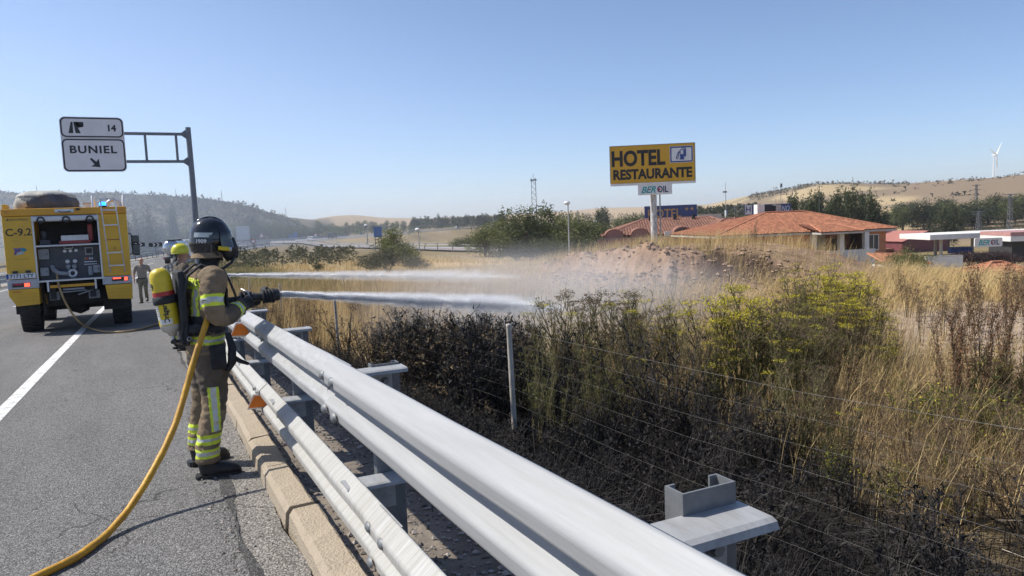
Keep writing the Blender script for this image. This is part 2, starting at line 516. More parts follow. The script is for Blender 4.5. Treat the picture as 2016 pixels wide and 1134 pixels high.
def asphalt(name, base, stone):
    m = bpy.data.materials.new(name); m.use_nodes = True
    t = m.node_tree; b = t.nodes['Principled BSDF']
    tc = _n(t, 'TexCoord'); vec = tc.outputs['Object']
    v = _n(t, 'TexVoronoi'); v.inputs['Scale'].default_value = 125; v.inputs['Randomness'].default_value = 1
    t.links.new(vec, v.inputs['Vector'])
    rp = _n(t, 'ValToRGB')
    e = rp.color_ramp.elements
    e[0].position, e[0].color = 0.0, tuple(c * 0.45 for c in base) + (1,)
    e[1].position, e[1].color = 1.0, (*stone, 1)
    q = e.new(0.55); q.color = (*base, 1)
    sp = _n(t, 'SeparateColor'); t.links.new(v.outputs['Color'], sp.inputs[0]); t.links.new(sp.outputs[0], rp.inputs['Fac'])
    n1 = _n(t, 'TexNoise'); n1.inputs['Scale'].default_value = 0.55; n1.inputs['Detail'].default_value = 9; n1.inputs['Roughness'].default_value = 0.7
    mp = _n(t, 'Mapping'); mp.inputs['Scale'].default_value = (1.6, 0.35, 1); t.links.new(vec, mp.inputs['Vector']); t.links.new(mp.outputs[0], n1.inputs['Vector'])
    r2 = _n(t, 'ValToRGB'); r2.color_ramp.elements[0].position = 0.3; r2.color_ramp.elements[0].color = (0.74, 0.74, 0.75, 1); r2.color_ramp.elements[1].position = 0.7; r2.color_ramp.elements[1].color = (1.16, 1.15, 1.12, 1)
    t.links.new(n1.outputs['Fac'], r2.inputs['Fac'])
    mx = _n(t, 'MixRGB', blend_type='MULTIPLY'); mx.inputs['Fac'].default_value = 1
    t.links.new(rp.outputs['Color'], mx.inputs['Color1']); t.links.new(r2.outputs['Color'], mx.inputs['Color2'])
    # fine cracks, only here and there, and faint rubber darkening
    vc = _n(t, 'TexVoronoi', feature='DISTANCE_TO_EDGE'); vc.inputs['Scale'].default_value = 0.55
    nz_ = _n(t, 'TexNoise'); nz_.inputs['Scale'].default_value = 3.0; nz_.inputs['Detail'].default_value = 6
    t.links.new(vec, nz_.inputs['Vector'])
    ad = _n(t, 'VectorMath', operation='MULTIPLY_ADD'); t.links.new(nz_.outputs['Color'], ad.inputs[0]); ad.inputs[1].default_value = (.5, .5, .5); t.links.new(vec, ad.inputs[2]); t.links.new(ad.outputs[0], vc.inputs['Vector'])
    lt_ = _n(t, 'Math', operation='LESS_THAN'); lt_.inputs[1].default_value = 0.0045; t.links.new(vc.outputs['Distance'], lt_.inputs[0])
    n4 = _n(t, 'TexNoise'); n4.inputs['Scale'].default_value = 0.35; t.links.new(vec, n4.inputs['Vector'])
    gt = _n(t, 'Math', operation='GREATER_THAN'); gt.inputs[1].default_value = 0.53; t.links.new(n4.outputs['Fac'], gt.inputs[0])
    mk = _n(t, 'Math', operation='MULTIPLY'); t.links.new(lt_.outputs[0], mk.inputs[0]); t.links.new(gt.outputs[0], mk.inputs[1])
    mk2 = _n(t, 'Math', operation='MULTIPLY'); t.links.new(mk.outputs[0], mk2.inputs[0]); mk2.inputs[1].default_value = 0.75
    mc_ = _n(t, 'MixRGB'); t.links.new(mk2.outputs[0], mc_.inputs['Fac']); t.links.new(mx.outputs[0], mc_.inputs['Color1']); mc_.inputs['Color2'].default_value = (0.03, 0.03, 0.03, 1)
    t.links.new(mc_.outputs[0], b.inputs['Base Color'])
    b.inputs['Roughness'].default_value = 0.82; b.inputs['Specular IOR Level'].default_value = 0.35
    bp = _n(t, 'Bump'); bp.inputs['Strength'].default_value = 0.9; bp.inputs['Distance'].default_value = 0.006
    t.links.new(v.outputs['Distance'], bp.inputs['Height']); bp.invert = True
    t.links.new(bp.outputs[0], b.inputs['Normal'])
    return m
m_asph = asphalt('asphalt', (0.138, 0.135, 0.133), (0.31, 0.302, 0.292))
m_asph_far = asphalt('asphalt_ramp', (0.30, 0.255, 0.23), (0.42, 0.37, 0.34))
m_line = M('road_paint', (0.74, 0.73, 0.70), rough=0.7, var=0.08, scale=6, dirt=(0.16, 0.155, 0.15), dscale=9, damt=0.95, bump=0.4, bscale=90)
s_fine = np.concatenate([np.arange(-12, 60, 1.0), np.arange(60, 640, 3.0)])
ribbon('road', s_fine, -11.0, 0.52, 0.0, m_asph, nt_=6, jitter=0.05)
ribbon('road', s_fine, -24.5, -13.4, 0.0, m_asph, nt_=4)
ribbon('median', s_fine, -13.4, -11.0, 0.03, M('median_gravel', (0.30, 0.26, 0.21), rough=0.9, bump=1, bscale=20))
m_seam = asphalt('tar_seam', (0.055, 0.053, 0.052), (0.16, 0.155, 0.15))
m_grit = asphalt('gritty_edge', (0.185, 0.172, 0.155), (0.46, 0.43, 0.39))
s_edge = np.arange(1, 30, 0.12)
ribbon('road_edge_strip', s_edge, 0.36, 0.605, 0.005, m_grit, jitter=0.10)
ribbon('road_edge_seam', s_edge, 0.335, 0.375, 0.009, m_seam, jitter=0.13)
ribbon('road_edge_line', s_fine, -1.72, -1.56, 0.004, m_line, jitter=0.012)
ribbon('road_edge_line', s_fine, -10.0, -9.82, 0.004, m_line)
ribbon('road_edge_line', s_fine, -14.6, -14.42, 0.004, m_line)
ribbon('road_edge_line', s_fine, -22.8, -22.6, 0.004, m_line)
for t0 in (-5.32, -18.6):
    for k in range(26):
        a = 3.5 + 17 * k if t0 > -10 else 6 + 17 * k
        ribbon('lane_dash', np.linspace(a, a + 5.5, 4), t0 - 0.07, t0 + 0.07, 0.004, m_line)
# slip road that leaves the motorway and runs round to the hotel
def poly_ribbon(name, pts, half, dz, mat, kind='structure', lo=None):
    P = np.array(pts, float); d = np.gradient(P, axis=0); d /= np.linalg.norm(d, axis=1)[:, None]
    nrm = np.stack([d[:, 1], -d[:, 0]], -1)
    v = []
    for sgn in (-1, 1):
        q = P + nrm * half * sgn
        v.append(np.column_stack([q, np.maximum(ground(P[:, 0], P[:, 1]), ground(q[:, 0], q[:, 1])) + dz]))
    n = len(P); vv = np.stack(v, 1).reshape(-1, 3); ii = np.arange(2 * n).reshape(n, 2)
    f = np.stack([ii[:-1, 0], ii[:-1, 1], ii[1:, 1], ii[1:, 0]], -1)
    o = link(name, np_mesh(name, vv, f, [mat]))
    if kind: o['kind'] = kind
    return o
def spline(pts, n):
    P = np.array(pts, float); d = np.concatenate([[0], np.cumsum(np.linalg.norm(np.diff(P, axis=0), axis=1))])
    t = np.linspace(0, d[-1], n)
    x = np.column_stack([np.interp(t, d, P[:, i]) for i in range(P.shape[1])])
    for _ in range(6):
        x[1:-1] = (x[:-2] + 2 * x[1:-1] + x[2:]) / 4
    return x
RAMP = spline([(24, 262), (40, 235), (53, 208), (58, 175), (60, 145), (64, 118), (72, 96), (86, 78)], 60)
poly_ribbon('slip_road', RAMP, 4.2, 0.35, m_asph_far)

# ------------------------------------------------------------------ kerb of single stones
m_kerb = M('kerb_concrete', (0.47, 0.395, 0.30), col2=(0.36, 0.30, 0.225), rough=0.9, scale=5, detail=8, bump=0.8, bscale=70, dirt=(0.16, 0.125, 0.10), dscale=5, damt=0.55, spec=0.2)
kerb = ribbon('kerb', np.arange(-4, 90, 2.0), 0.66, 0.76, 0.03, m_kerb)
prof = [(0.60, -0.10), (0.615, 0.085), (0.645, 0.118), (0.775, 0.124), (0.79, 0.11), (0.79, -0.1)]
def kerb_mesh(seed):
    mb = MB(); r = random.Random(seed); n = 8; L = 0.945; P = len(prof); vs = []
    for i in range(n + 1):
        y = L * i / n
        for k, (x, z) in enumerate(prof):
            q = 0.0035
            chip = 0.012 if (k in (2,) and r.random() < 0.22) else 0
            vs.append((x + r.uniform(-q, q) + chip, y, z + r.uniform(-q, q) - chip))
    fs = [(i * P + k, i * P + k + 1, (i + 1) * P + k + 1, (i + 1) * P + k) for i in range(n) for k in range(P - 1)]
    mb.add(vs, fs); mb.add(vs, [tuple(range(P - 1, -1, -1)), tuple(range(n * P, n * P + P))])
    me = bpy.data.meshes.new('kerb_stone'); me.from_pydata(mb.v, [], mb.f); me.materials.append(m_kerb); me.update()
    return me
kms = [kerb_mesh(i) for i in range(5)]
for k in range(-5, 40):
    y = 3.48 + 0.955 * k
    o = link('kerb_stone', kms[k % 5], kerb)
    o.location = (random.uniform(-0.008, 0.008), y, -0.033 * y + random.uniform(-0.006, 0.006))
    o.rotation_euler = (math.atan(-0.033), random.uniform(-0.012, 0.012), random.uniform(-0.008, 0.008))

# ------------------------------------------------------------------ loose chippings on the verge and the tarmac edge
def pebbles(n, xr, yr, rmin, rmax, mat, name, zfun, pw=2.0):
    base = np.array([(1, 0, 0), (-1, 0, 0), (0, 1, 0), (0, -1, 0), (0, 0, .7), (0, 0, -.7)], float)
    fs = np.array([(0, 2, 4), (2, 1, 4), (1, 3, 4), (3, 0, 4), (2, 0, 5), (1, 2, 5), (3, 1, 5), (0, 3, 5)])
    x = rng.uniform(*xr, n); y = yr[0] + (yr[1] - yr[0]) * rng.random(n) ** 1.5
    z = zfun(x, y)
    r = rmin + (rmax - rmin) * rng.random(n) ** pw
    sc = r[:, None, None] * rng.uniform(0.6, 1.25, (n, 6, 1)) * rng.uniform(0.7, 1.2, (n, 1, 3))
    a = rng.uniform(0, 6.28, n); c, s = np.cos(a), np.sin(a)
    b = base[None] * sc
    bx = b[..., 0] * c[:, None] - b[..., 1] * s[:, None]; by = b[..., 0] * s[:, None] + b[..., 1] * c[:, None]
    v = np.stack([bx + x[:, None], by + y[:, None], b[..., 2] + z[:, None] + r[:, None] * 0.3], -1).reshape(-1, 3)
    f = (fs[None] + (np.arange(n) * 6)[:, None, None]).reshape(-1, 3)
    return link(name, np_mesh(name, v, f, [mat]))
m_peb = M('chippings', (0.36, 0.32, 0.28), col2=(0.20, 0.18, 0.165), rough=0.9, scale=30, island=0.55, spec=0.2)
tag(pebbles(5200, (0.80, 1.75), (1.6, 12), 0.006, 0.026, m_peb, 'gravel', lambda x, y: ground(x, y)), 'loose grey chippings under the guardrail behind the kerb', 'gravel', kind='stuff')
edge_t = lambda n: 0
tag(pebbles(2600, (0.22, 0.60), (2.2, 9), 0.004, 0.016, m_peb, 'gravel', lambda x, y: -0.033 * y + 0.0 * x, 3.0), 'loose chippings along the tarmac edge before the kerb', 'gravel', kind='stuff')
tag(pebbles(500, (-3.0, 0.3), (2.5, 12), 0.003, 0.008, m_peb, 'gravel', lambda x, y: -0.033 * y + 0.0 * x, 3.0), 'scattered grit on the tarmac of the hard shoulder', 'gravel', kind='stuff')

# ------------------------------------------------------------------ guardrail close by
m_galv = M('galvanised_steel', (0.385, 0.39, 0.395), col2=(0.315, 0.32, 0.325), rough=0.55, metal=0.12, scale=7, detail=9, stretch=(4, .9, 4), bump=0.04, bscale=30, dirt=(0.235, 0.22, 0.195), dscale=9, damt=0.6)
m_galv_scuff = M('galvanised_scuffed', (0.43, 0.43, 0.415), col2=(0.335, 0.325, 0.30), rough=0.58, metal=0.1, scale=5, detail=9, stretch=(0.6, 6, 0.6), bump=0.4, bscale=7, dirt=(0.30, 0.265, 0.21), dscale=4, damt=0.5)
m_galv2 = M('galvanised_steel_older', (0.35, 0.355, 0.36), col2=(0.30, 0.305, 0.31), rough=0.58, metal=0.12, scale=7, detail=9, stretch=(5, .22, 5), bump=0.04, bscale=30, dirt=(0.25, 0.235, 0.21), dscale=3.2, damt=0.5)
m_galv_dark = M('galvanised_post', (0.20, 0.21, 0.22), col2=(0.14, 0.148, 0.155), rough=0.55, metal=0.2, scale=12, detail=8, bump=0.1, bscale=40)
m_orange = M('reflector_orange', (0.75, 0.20, 0.02), rough=0.35, var=0.1)
m_white_pl = M('white_plastic', (0.72, 0.72, 0.70), rough=0.5, var=0.05)
WP = [(0.0, 0.155), (0.005, 0.1545), (0.009, 0.152), (0.068, 0.112), (0.074, 0.1065), (0.0785, 0.099), (0.080, 0.092), (0.080, 0.062), (0.0785, 0.056), (0.075, 0.051), (0.070, 0.047), (0.022, 0.016), (0.016, 0.011), (0.012, 0.005), (0.011, 0.0)]
WP = WP + [(d, -z) for d, z in WP[-2::-1]]
def w_beam(y0, y1, off=0.0, n=1, seed=0):
    """one corrugated beam section, road side towards -x, with real thickness"""
    r = random.Random(seed); P = len(WP); vs = []
    for i in range(n + 1):
        y = y0 + (y1 - y0) * i / n; dz = r.uniform(-.0012, .0012) if 0 < i < n else 0; dx = r.uniform(-.0012, .0012) if 0 < i < n else 0
        for d, z in WP: vs.append((-(d + off) + dx, y, z + dz))
        for d, z in WP: vs.append((-(d + off - 0.004) + dx, y, z + dz))
    mb = MB(); K = 2 * P
    fs = []
    for i in range(n):
        a, b = i * K, (i + 1) * K
        fs += [(a + k, b + k, b + k + 1, a + k + 1) for k in range(P - 1)]
        fs += [(a + P + k, a + P + k + 1, b + P + k + 1, b + P + k) for k in range(P - 1)]
        fs += [(a, a + P, b + P, b), (a + P - 1, b + P - 1, b + K - 1, a + K - 1)]
    for f_ in fs:       # flats stay flat, only the folds are rounded
        k_ = f_[0] % K % P
        big = abs(WP[min(k_, P - 2)][0] - WP[min(k_ + 1, P - 1)][0]) + abs(WP[min(k_, P - 2)][1] - WP[min(k_ + 1, P - 1)][1]) > 0.0135
        mb.add([], [], 0)
        mb.f.append(tuple(f_)); mb.m.append(0); mb.sm.append(not big)
    mb.v += [tuple(q) for q in vs]
    for a in (0, n * K):
        mb.add(vs, [(a + k, a + k + 1, a + P + k + 1, a + P + k) for k in range(P - 1)])
    return mb
rail = empty('guardrail', (0, 0, 0), label='double corrugated steel guardrail running up beside the kerb past the near firefighter', cat='guardrail')
SL = -0.033
def rz(y): return SL * y
UPX, UPZ, LOX, LOZ = 0.785, 0.945, 0.865, 0.305
pitch = math.atan(SL)
def splice_ys(first): return [first + 4.0 * k for k in range(-2, 6)]
def bolt_mesh():
    mb = MB(); mb.lathe([(0.0, 0.016), (0.010, 0.015), (0.020, 0.010), (0.025, 0.0)], 12); 
    me = bpy.data.meshes.new('bolt'); me.from_pydata(mb.v, [], mb.f); me.materials.append(m_galv_dark); me.polygons.foreach_set('use_smooth', [True] * len(mb.f)); me.update(); return me
bm_ = bolt_mesh()
for (bx, bz, first, mat) in ((UPX, UPZ, 3.45, m_galv), (LOX, LOZ, 3.05, m_galv_scuff)):
    ys = splice_ys(first)
    for i in range(len(ys) - 1):
        o = w_beam(ys[i] - 0.16, ys[i + 1] + 0.16, 0.008 if i % 2 else 0.0, 8, i).build('beam', m_galv2 if (i % 2 and mat is m_galv) else mat, rail)
        o.location = (bx, 0, bz); o.rotation_euler = (pitch, R(-5), 0)
    for y in ys:
        if y > 13: continue
        for dy in (-0.1, 0.1):
            for sgn in (1, -1):
                b = link('bolt', bm_, rail)
                b.location = (bx - 0.084, y + dy, bz + rz(y) + sgn * 0.082)
                b.rotation_euler = (0, R(-90), 0); b.scale = (1, 1.5, 1)
def c_post(h):
    mb = MB()
    for lo, hi in (((-0.075, -0.003, -h), (0.075, 0.003, 0)), ((-0.075, 0.003, -h), (-0.069, 0.06, 0)), ((0.069, 0.003, -h), (0.075, 0.06, 0)), ((-0.069, 0.054, -h), (-0.05, 0.06, 0)), ((0.05, 0.054, -h), (0.069, 0.06, 0))):
        mb.bb(lo, hi)
    return mb
def spacer_mb(x0, x1, h, wdt):
    mb = MB()
    pts = [(-wdt / 2, -0.022), (-wdt / 2 + 0.006, -0.006), (-wdt / 2 + 0.02, 0.0), (wdt / 2 - 0.006, 0.0), (wdt / 2, -0.006), (wdt / 2, -0.014), (wdt / 2 - 0.01, -0.008), (-wdt / 2 + 0.022, -0.007), (-wdt / 2 + 0.008, -0.024)]
    T = Matrix(((0, 0, 1, x0), (1, 0, 0, 0), (0, 1, 0, 0), (0, 0, 0, 1)))
    mb.prism(pts, x1 - x0, T)
    mb.bb((x0 + 0.04, wdt / 2 - 0.034, -h), (x1 - 0.06, wdt / 2 - 0.028, -0.008))
    mb.bb((x0 + 0.04, -wdt / 2 + 0.02, -h), (x1 - 0.12, wdt / 2 - 0.022, -h + 0.006))
    return mb
def plate_bolt():
    mb = MB(); mb.cyl((0, 0, 0), (0, -0.006, 0), 0.021, n=12); mb.cyl((0, -0.006, 0), (0, -0.022, 0), 0.015, n=6, smooth=False); return mb
post0 = sp0 = lo0 = None
for k in range(-1, 7):
    y = 1.16 + 2.52 * k
    p = c_post(2.0).build('post', m_galv_dark, rail, loc=(1.072, y + 0.085, rz(y) + 1.012)) if post0 is None else link('post', post0.data, rail, (1.072, y + 0.085, rz(y) + (1.05 if k == 0 else 1.012 if k % 2 else 1.0)))
    s_ = spacer_mb(0.0, 0.44, 0.20, 0.13).build('spacer', m_galv, rail, loc=(0.72, y + .03, rz(y) + 1.0), bevel=.0025) if sp0 is None else link('spacer', sp0.data, rail, (0.72, y + .03, rz(y) + 1.0))
    l_ = spacer_mb(0.0, 0.34, 0.18, 0.16).build('spacer', m_galv, rail, loc=(0.80, y, rz(y) + 0.43)) if lo0 is None else link('spacer', lo0.data, rail, (0.80, y, rz(y) + 0.43))
    if post0 is None:
        post0, sp0, lo0 = p, s_, l_; pb = plate_bolt().build('bolt', m_galv_dark, s_, loc=(0.25, 0.030, -0.075)); pbm = pb.data
        # second bolt
    elif s_ is not sp0: link('bolt', pbm, s_, (0.25, 0.030, -0.075))
    link('bolt', pbm, s_, (0.34, 0.030, -0.075))
# orange reflectors in the valleys of both beams
for (bx, bz, y) in ((UPX, UPZ, 7.15), (LOX, LOZ, 6.9)):
    mb = MB(); mb.prism([(-0.085, -0.05), (-0.03, 0.055), (0.03, 0.055), (0.085, -0.05)], 0.006, facing((0, 0, 0), (-0.25, -1, 0)) )
    o = mb.build('reflector', m_orange, rail, loc=(bx - 0.085, y, bz + rz(y)))
    mb = MB(); mb.prism([(-0.10, -0.065), (-0.04, 0.07), (0.04, 0.07), (0.10, -0.065)], 0.012, facing((0, 0, 0), (-0.25, -1, 0)))
    mb.build('bracket', m_white_pl, o, loc=(0.004, 0.016, 0))

# ------------------------------------------------------------------ guardrails further off (single parts, too small to take apart)
def far_rail(label, path_z, offs_h=0.75, two=True, post_h=0.8, name='guardrail', step=4.0):
    P = np.array(path_z, float)
    top = empty(name, tuple(P[0]), label=label, cat='guardrail')
    d = np.gradient(P[:, :2], axis=0); d /= np.linalg.norm(d, axis=1)[:, None] + 1e-9
    nrm = np.stack([d[:, 1], -d[:, 0]], -1)
    mb = MB()
    base = Vector(P[0])
    for i in range(len(P) - 1):
        for h in ((offs_h - 0.15, offs_h - 0.5) if two else (offs_h - 0.15,)):
            q = []
            for j, dz, dn in ((i, -0.15, 0), (i + 1, -0.15, 0), (i + 1, 0.0, -0.06), (i, 0.0, -0.06), (i, 0.15, 0), (i + 1, 0.15, 0)):
                q.append(Vector((P[j, 0] + nrm[j, 0] * dn, P[j, 1] + nrm[j, 1] * dn, P[j, 2] + h + dz)) - base)
            mb.quad(q[0], q[1], q[2], q[3]); mb.quad(q[3], q[2], q[5], q[4])
    mb.build('beam', m_galv, top)
    mb = MB(); acc = 0; 
    for i in range(len(P)):
        if i: acc += np.linalg.norm(P[i] - P[i - 1])
        if i == 0 or acc >= step:
            acc = 0
            mb.box(Vector((P[i, 0] + nrm[i, 0] * 0.12, P[i, 1] + nrm[i, 1] * 0.12, P[i, 2] + post_h / 2 - 0.1)) - base, (0.13, 0.13, post_h + 0.2))
    tag(mb.build('post', m_galv_dark, top), kind='stuff')
    return top
def road_path(s0, s1, t, step=4.0):
    ss = np.arange(s0, s1, step); x, y = road_pt(ss, t + 0 * ss)
    return np.column_stack([x, y, road_z(ss)])
far_rail('grey guardrail along the right edge of the motorway where it bends behind the helmet', road_path(23.6, 215, 0.85), 0.98, True, 0.9)
far_rail('long grey guardrail along the central reserve of the motorway', road_path(-6, 330, -11.8), 0.95, True)
far_rail('guardrail on the far verge of the opposite carriageway below the scrub hill', road_path(0, 330, -25.2), 0.8, False)
rp_ = np.column_stack([RAMP[8:48], ground(RAMP[8:48, 0], RAMP[8:48, 1]) + 0.35]); d_ = np.gradient(rp_[:, :2], axis=0); d_ /= np.linalg.norm(d_, axis=1)[:, None]
near_side = rp_.copy(); near_side[:, 0] -= d_[:, 1] * -4.6; near_side[:, 1] -= d_[:, 0] * 4.6
far_side = rp_.copy(); far_side[:, 0] += d_[:, 1] * -4.6; far_side[:, 1] += d_[:, 0] * 4.6
far_rail('guardrail along the slip road on the side of the sandy field', far_side, 0.8, False)
far_rail('guardrail along the slip road on the side of the trees', near_side, 0.8, False)

# ------------------------------------------------------------------ wire fence beyond the guardrail
FX = 3.25
fence = empty('wire_fence', (FX, 6.75, gz(FX, 6.75)), label='wire stock fence on thin grey posts beyond the guardrail', cat='fence')
m_fpost = M('weathered_post', (0.50, 0.46, 0.40), col2=(0.38, 0.35, 0.30), rough=0.85, scale=9, stretch=(1, 1, 0.25), dirt=(0.05, 0.045, 0.04), dscale=3, damt=0.8, bump=0.3, bscale=40)
m_wire = M('fence_wire', (0.26, 0.25, 0.23), rough=0.6, metal=0.2, var=0.1)
fys = [-2.4, 1.0, 6.75, 14.7, 21.6, 28.8, 36]
def fence_top(y): return 0.545 + (y - 6.9) * SL + 0.0
for y in fys[1:]:
    if y == 1.0: continue
    ztop = fence_top(y); zb = gz(FX, y) - 0.2
    mb = MB(); q = Vector((FX, y, 0)) - fence.location
    mb.tube([q + Vector((0.02, 0, zb)), q + Vector((0.0, 0, (zb + ztop) / 2)), q + Vector((-0.012, 0.0, ztop))], [0.029, 0.028, 0.027], 10)
    mb.lathe([(0.0, 0.01), (0.026, 0.008), (0.031, 0.0), (0.03, -0.02)], 10, org=q + Vector((-0.012, 0, ztop)))
    mb.build('post', m_fpost, fence)
for k in range(9):
    pts = []; f = 1 - k / 8.5
    for i in range(len(fys) - 1):
        for j in range(6):
            y = fys[i] + (fys[i + 1] - fys[i]) * j / 6
            zt, zb = fence_top(y) - 0.03, max(gz(FX, y), -1.2 + SL * y) + 0.02
            sag = math.sin(math.pi * j / 6) * (0.035 + 0.03 * random.random())
            pts.append(Vector((FX - 0.03 + 0.01 * math.sin(k * 3 + y), y, zb + (zt - zb) * f - sag)) - fence.location)
    MB().tube(pts, 0.00045 if k else 0.0008, 4).build('wire', m_wire, fence)
# ------------------------------------------------------------------ plant building
def prisms(p0, p1, r0, r1):
    p0, p1 = np.asarray(p0, float), np.asarray(p1, float); n = len(p0)
    d = p1 - p0; d /= np.linalg.norm(d, axis=1)[:, None] + 1e-9
    a = np.where(np.abs(d[:, 2:3]) < 0.9, np.array([[0, 0, 1.0]]), np.array([[1.0, 0, 0]]))
    x = np.cross(d, a); x /= np.linalg.norm(x, axis=1)[:, None]; y = np.cross(d, x)
    ang = np.array([0, 2.094, 4.189]); c, s = np.cos(ang), np.sin(ang)
    ring = x[:, None] * c[None, :, None] + y[:, None] * s[None, :, None]
    v = np.concatenate([p0[:, None] + ring * np.asarray(r0)[:, None, None], p1[:, None] + ring * np.asarray(r1)[:, None, None]], 1).reshape(-1, 3)
    b = (np.arange(n) * 6)[:, None, None]
    f = (np.array([(0, 1, 4, 3), (1, 2, 5, 4), (2, 0, 3, 5)])[None] + b).reshape(-1, 4)
    return v, f
def chips(c, size, rnd, long=1.6, up=0.0):
    """small leaf-like quads in random directions"""
    c = np.asarray(c, float); n = len(c)
    u = rnd.normal(size=(n, 3)); u[:, 2] += up; u /= np.linalg.norm(u, axis=1)[:, None]
    w_ = np.cross(u, rnd.normal(size=(n, 3))); w_ /= np.linalg.norm(w_, axis=1)[:, None] + 1e-9
    s = np.asarray(size).reshape(-1, 1) * np.ones((n, 1))
    v = np.stack([c - w_ * s * 0.5, c + u * s * long * 0.45 - w_ * s * 0.08, c + u * s * long, c + w_ * s * 0.5 + u * s * long * 0.4], 1).reshape(-1, 3)
    f = (np.array([(0, 1, 2, 3)])[None] + (np.arange(n) * 4)[:, None, None]).reshape(-1, 4)
    return v, f
class Plant:
    def __init__(s, seed):
        s.r = np.random.default_rng(seed); s.p0, s.p1, s.a, s.b, s.ma = [], [], [], [], []; s.lc, s.ls, s.lm = [], [], []
        s.tips = []
    def seg(s, p, q, a, b, m=0): s.p0.append(p); s.p1.append(q); s.a.append(a); s.b.append(b); s.ma.append(m)
    def stem(s, p, d, L, rad, n=6, wob=0.12, up=0.06, m=0):
        """a wandering stem; returns its points and directions"""
        pts = [np.array(p, float)]; ds = []; d = np.array(d, float); d /= np.linalg.norm(d)
        for i in range(n):
            d = d + s.r.normal(size=3) * wob; d[2] += up; d /= np.linalg.norm(d)
            q = pts[-1] + d * L / n
            s.seg(pts[-1], q, rad * (1 - 0.75 * i / n), rad * (1 - 0.75 * (i + 1) / n), m)
            pts.append(q); ds.append(d.copy())
        return pts, ds
    def leaf(s, c, size, m): s.lc.append(c); s.ls.append(size); s.lm.append(m)
    def mesh(s, name, mats, only=None, long=1.6, up=0.3):
        vs, fs, ms, base = [], [], [], 0
        if s.p0:
            v, f = prisms(s.p0, s.p1, s.a, s.b); vs.append(v); fs.append(f); ms.append(np.repeat(s.ma, 3)); base = len(v)
        if s.lc:
            v, f = chips(s.lc, s.ls, s.r, long, up); vs.append(v); fs.append(f + base); ms.append(np.array(s.lm))
        return np_mesh(name, np.concatenate(vs), np.concatenate(fs), mats, np.concatenate(ms))

m_char = M('charred_stem', (0.060, 0.052, 0.047), col2=(0.020, 0.018, 0.017), rough=0.8, scale=20, island=0.5, spec=0.25)
m_scorch = M('scorched_leaf', (0.17, 0.12, 0.06), col2=(0.05, 0.04, 0.03), rough=0.8, scale=4, island=0.6, spec=0.2)
m_olive = M('fennel_stem', (0.21, 0.175, 0.09), col2=(0.11, 0.095, 0.055), rough=0.7, scale=8, island=0.35, spec=0.25)
m_fgreen = leafy(M('fennel_leaf', (0.25, 0.235, 0.075), col2=(0.15, 0.15, 0.052), rough=0.7, scale=3, island=0.4), 0.35)
m_umbel = leafy(M('fennel_flower', (0.64, 0.54, 0.05), col2=(0.46, 0.40, 0.06), rough=0.7, scale=6, island=0.4), 0.3)
m_dryst = M('dry_stem', (0.26, 0.19, 0.11), col2=(0.15, 0.11, 0.07), rough=0.8, scale=6, island=0.45, spec=0.2)
m_dryhd = M('dry_seed_head', (0.16, 0.11, 0.07), col2=(0.09, 0.065, 0.045), rough=0.85, scale=6, island=0.5, spec=0.2)
m_dock = M('dock_seed', (0.20, 0.10, 0.05), col2=(0.11, 0.06, 0.035), rough=0.8, scale=6, island=0.5, spec=0.2)
m_pale = M('bleached_twig', (0.40, 0.34, 0.28), col2=(0.28, 0.235, 0.19), rough=0.85, scale=6, island=0.3, spec=0.2)
m_mgreen = leafy(M('weed_leaf', (0.13, 0.15, 0.05), col2=(0.08, 0.095, 0.035), rough=0.7, scale=4, island=0.4), 0.35)

def branchy(seed, H, n_main, mats_idx=(0, 1), spread=0.55, leaves=1.0, rad=0.007, leafsize=(0.012, 0.035), fine=True):
    P = Plant(seed); r = P.r
    for i in range(n_main):
        a = r.uniform(0, 6.28); k = r.uniform(0.05, spread)
        L = H * r.uniform(0.65, 1.05)
        p = np.array([math.cos(a), math.sin(a), 0]) * r.uniform(0, 0.10) * H
        pts, ds = P.stem(p, (math.cos(a) * k, math.sin(a) * k, 1), L, rad * r.uniform(0.6, 1.2), 7, 0.10, 0.04, mats_idx[0])
        for j in range(1, 8):
            for _ in range(r.integers(1, 4) if j > 1 else 0):
                d = ds[min(j, 6)] * 0.8 + r.normal(size=3) * 0.55; d[2] = abs(d[2]) * 0.8 + 0.25
                l2 = L * r.uniform(0.10, 0.30) * (1.1 - 0.08 * j)
                q, e = P.stem(pts[j] - ds[min(j, 6)] * r.uniform(0, 0.08) * L, d, l2, rad * 0.50, 3, 0.16, 0.05, mats_idx[0])
                for t in range(1, 4):
                    if fine and r.random() < 0.6:
                        d2 = e[t - 1] + r.normal(size=3) * 0.7
                        q2, _e = P.stem(q[t], d2, l2 * r.uniform(0.25, 0.5), rad * 0.32, 2, 0.2, 0.03, mats_idx[0])
                        P.tips.append(q2[-1])
                        if r.random() < 0.8 * leaves: P.leaf(q2[-1], r.uniform(*leafsize), mats_idx[1])
                    for _k in range(2):
                        if r.random() < leaves * 0.7: P.leaf(q[t] + r.normal(size=3) * 0.012, r.uniform(*leafsize), mats_idx[1])
                P.tips.append(q[-1])
    return P
def umbel(P, p, d, rays, spread, h, m_ray, m_fl, fs, flat=1.0, nfl=5):
    r = P.r
    for k in range(rays):
        a = 6.28 * k / rays + r.uniform(-.2, .2); rr = spread * math.sqrt(r.uniform(0.15, 1))
        q = p + np.array([math.cos(a) * rr, math.sin(a) * rr, h * (1.05 - 0.35 * flat * (rr / spread) ** 2)])
        P.seg(p, q, 0.0012, 0.0008, m_ray)
        for _ in range(nfl): P.leaf(q + r.normal(size=3) * np.array([fs * 0.9, fs * 0.9, fs * 0.25]), fs * r.uniform(0.6, 1.1), m_fl)
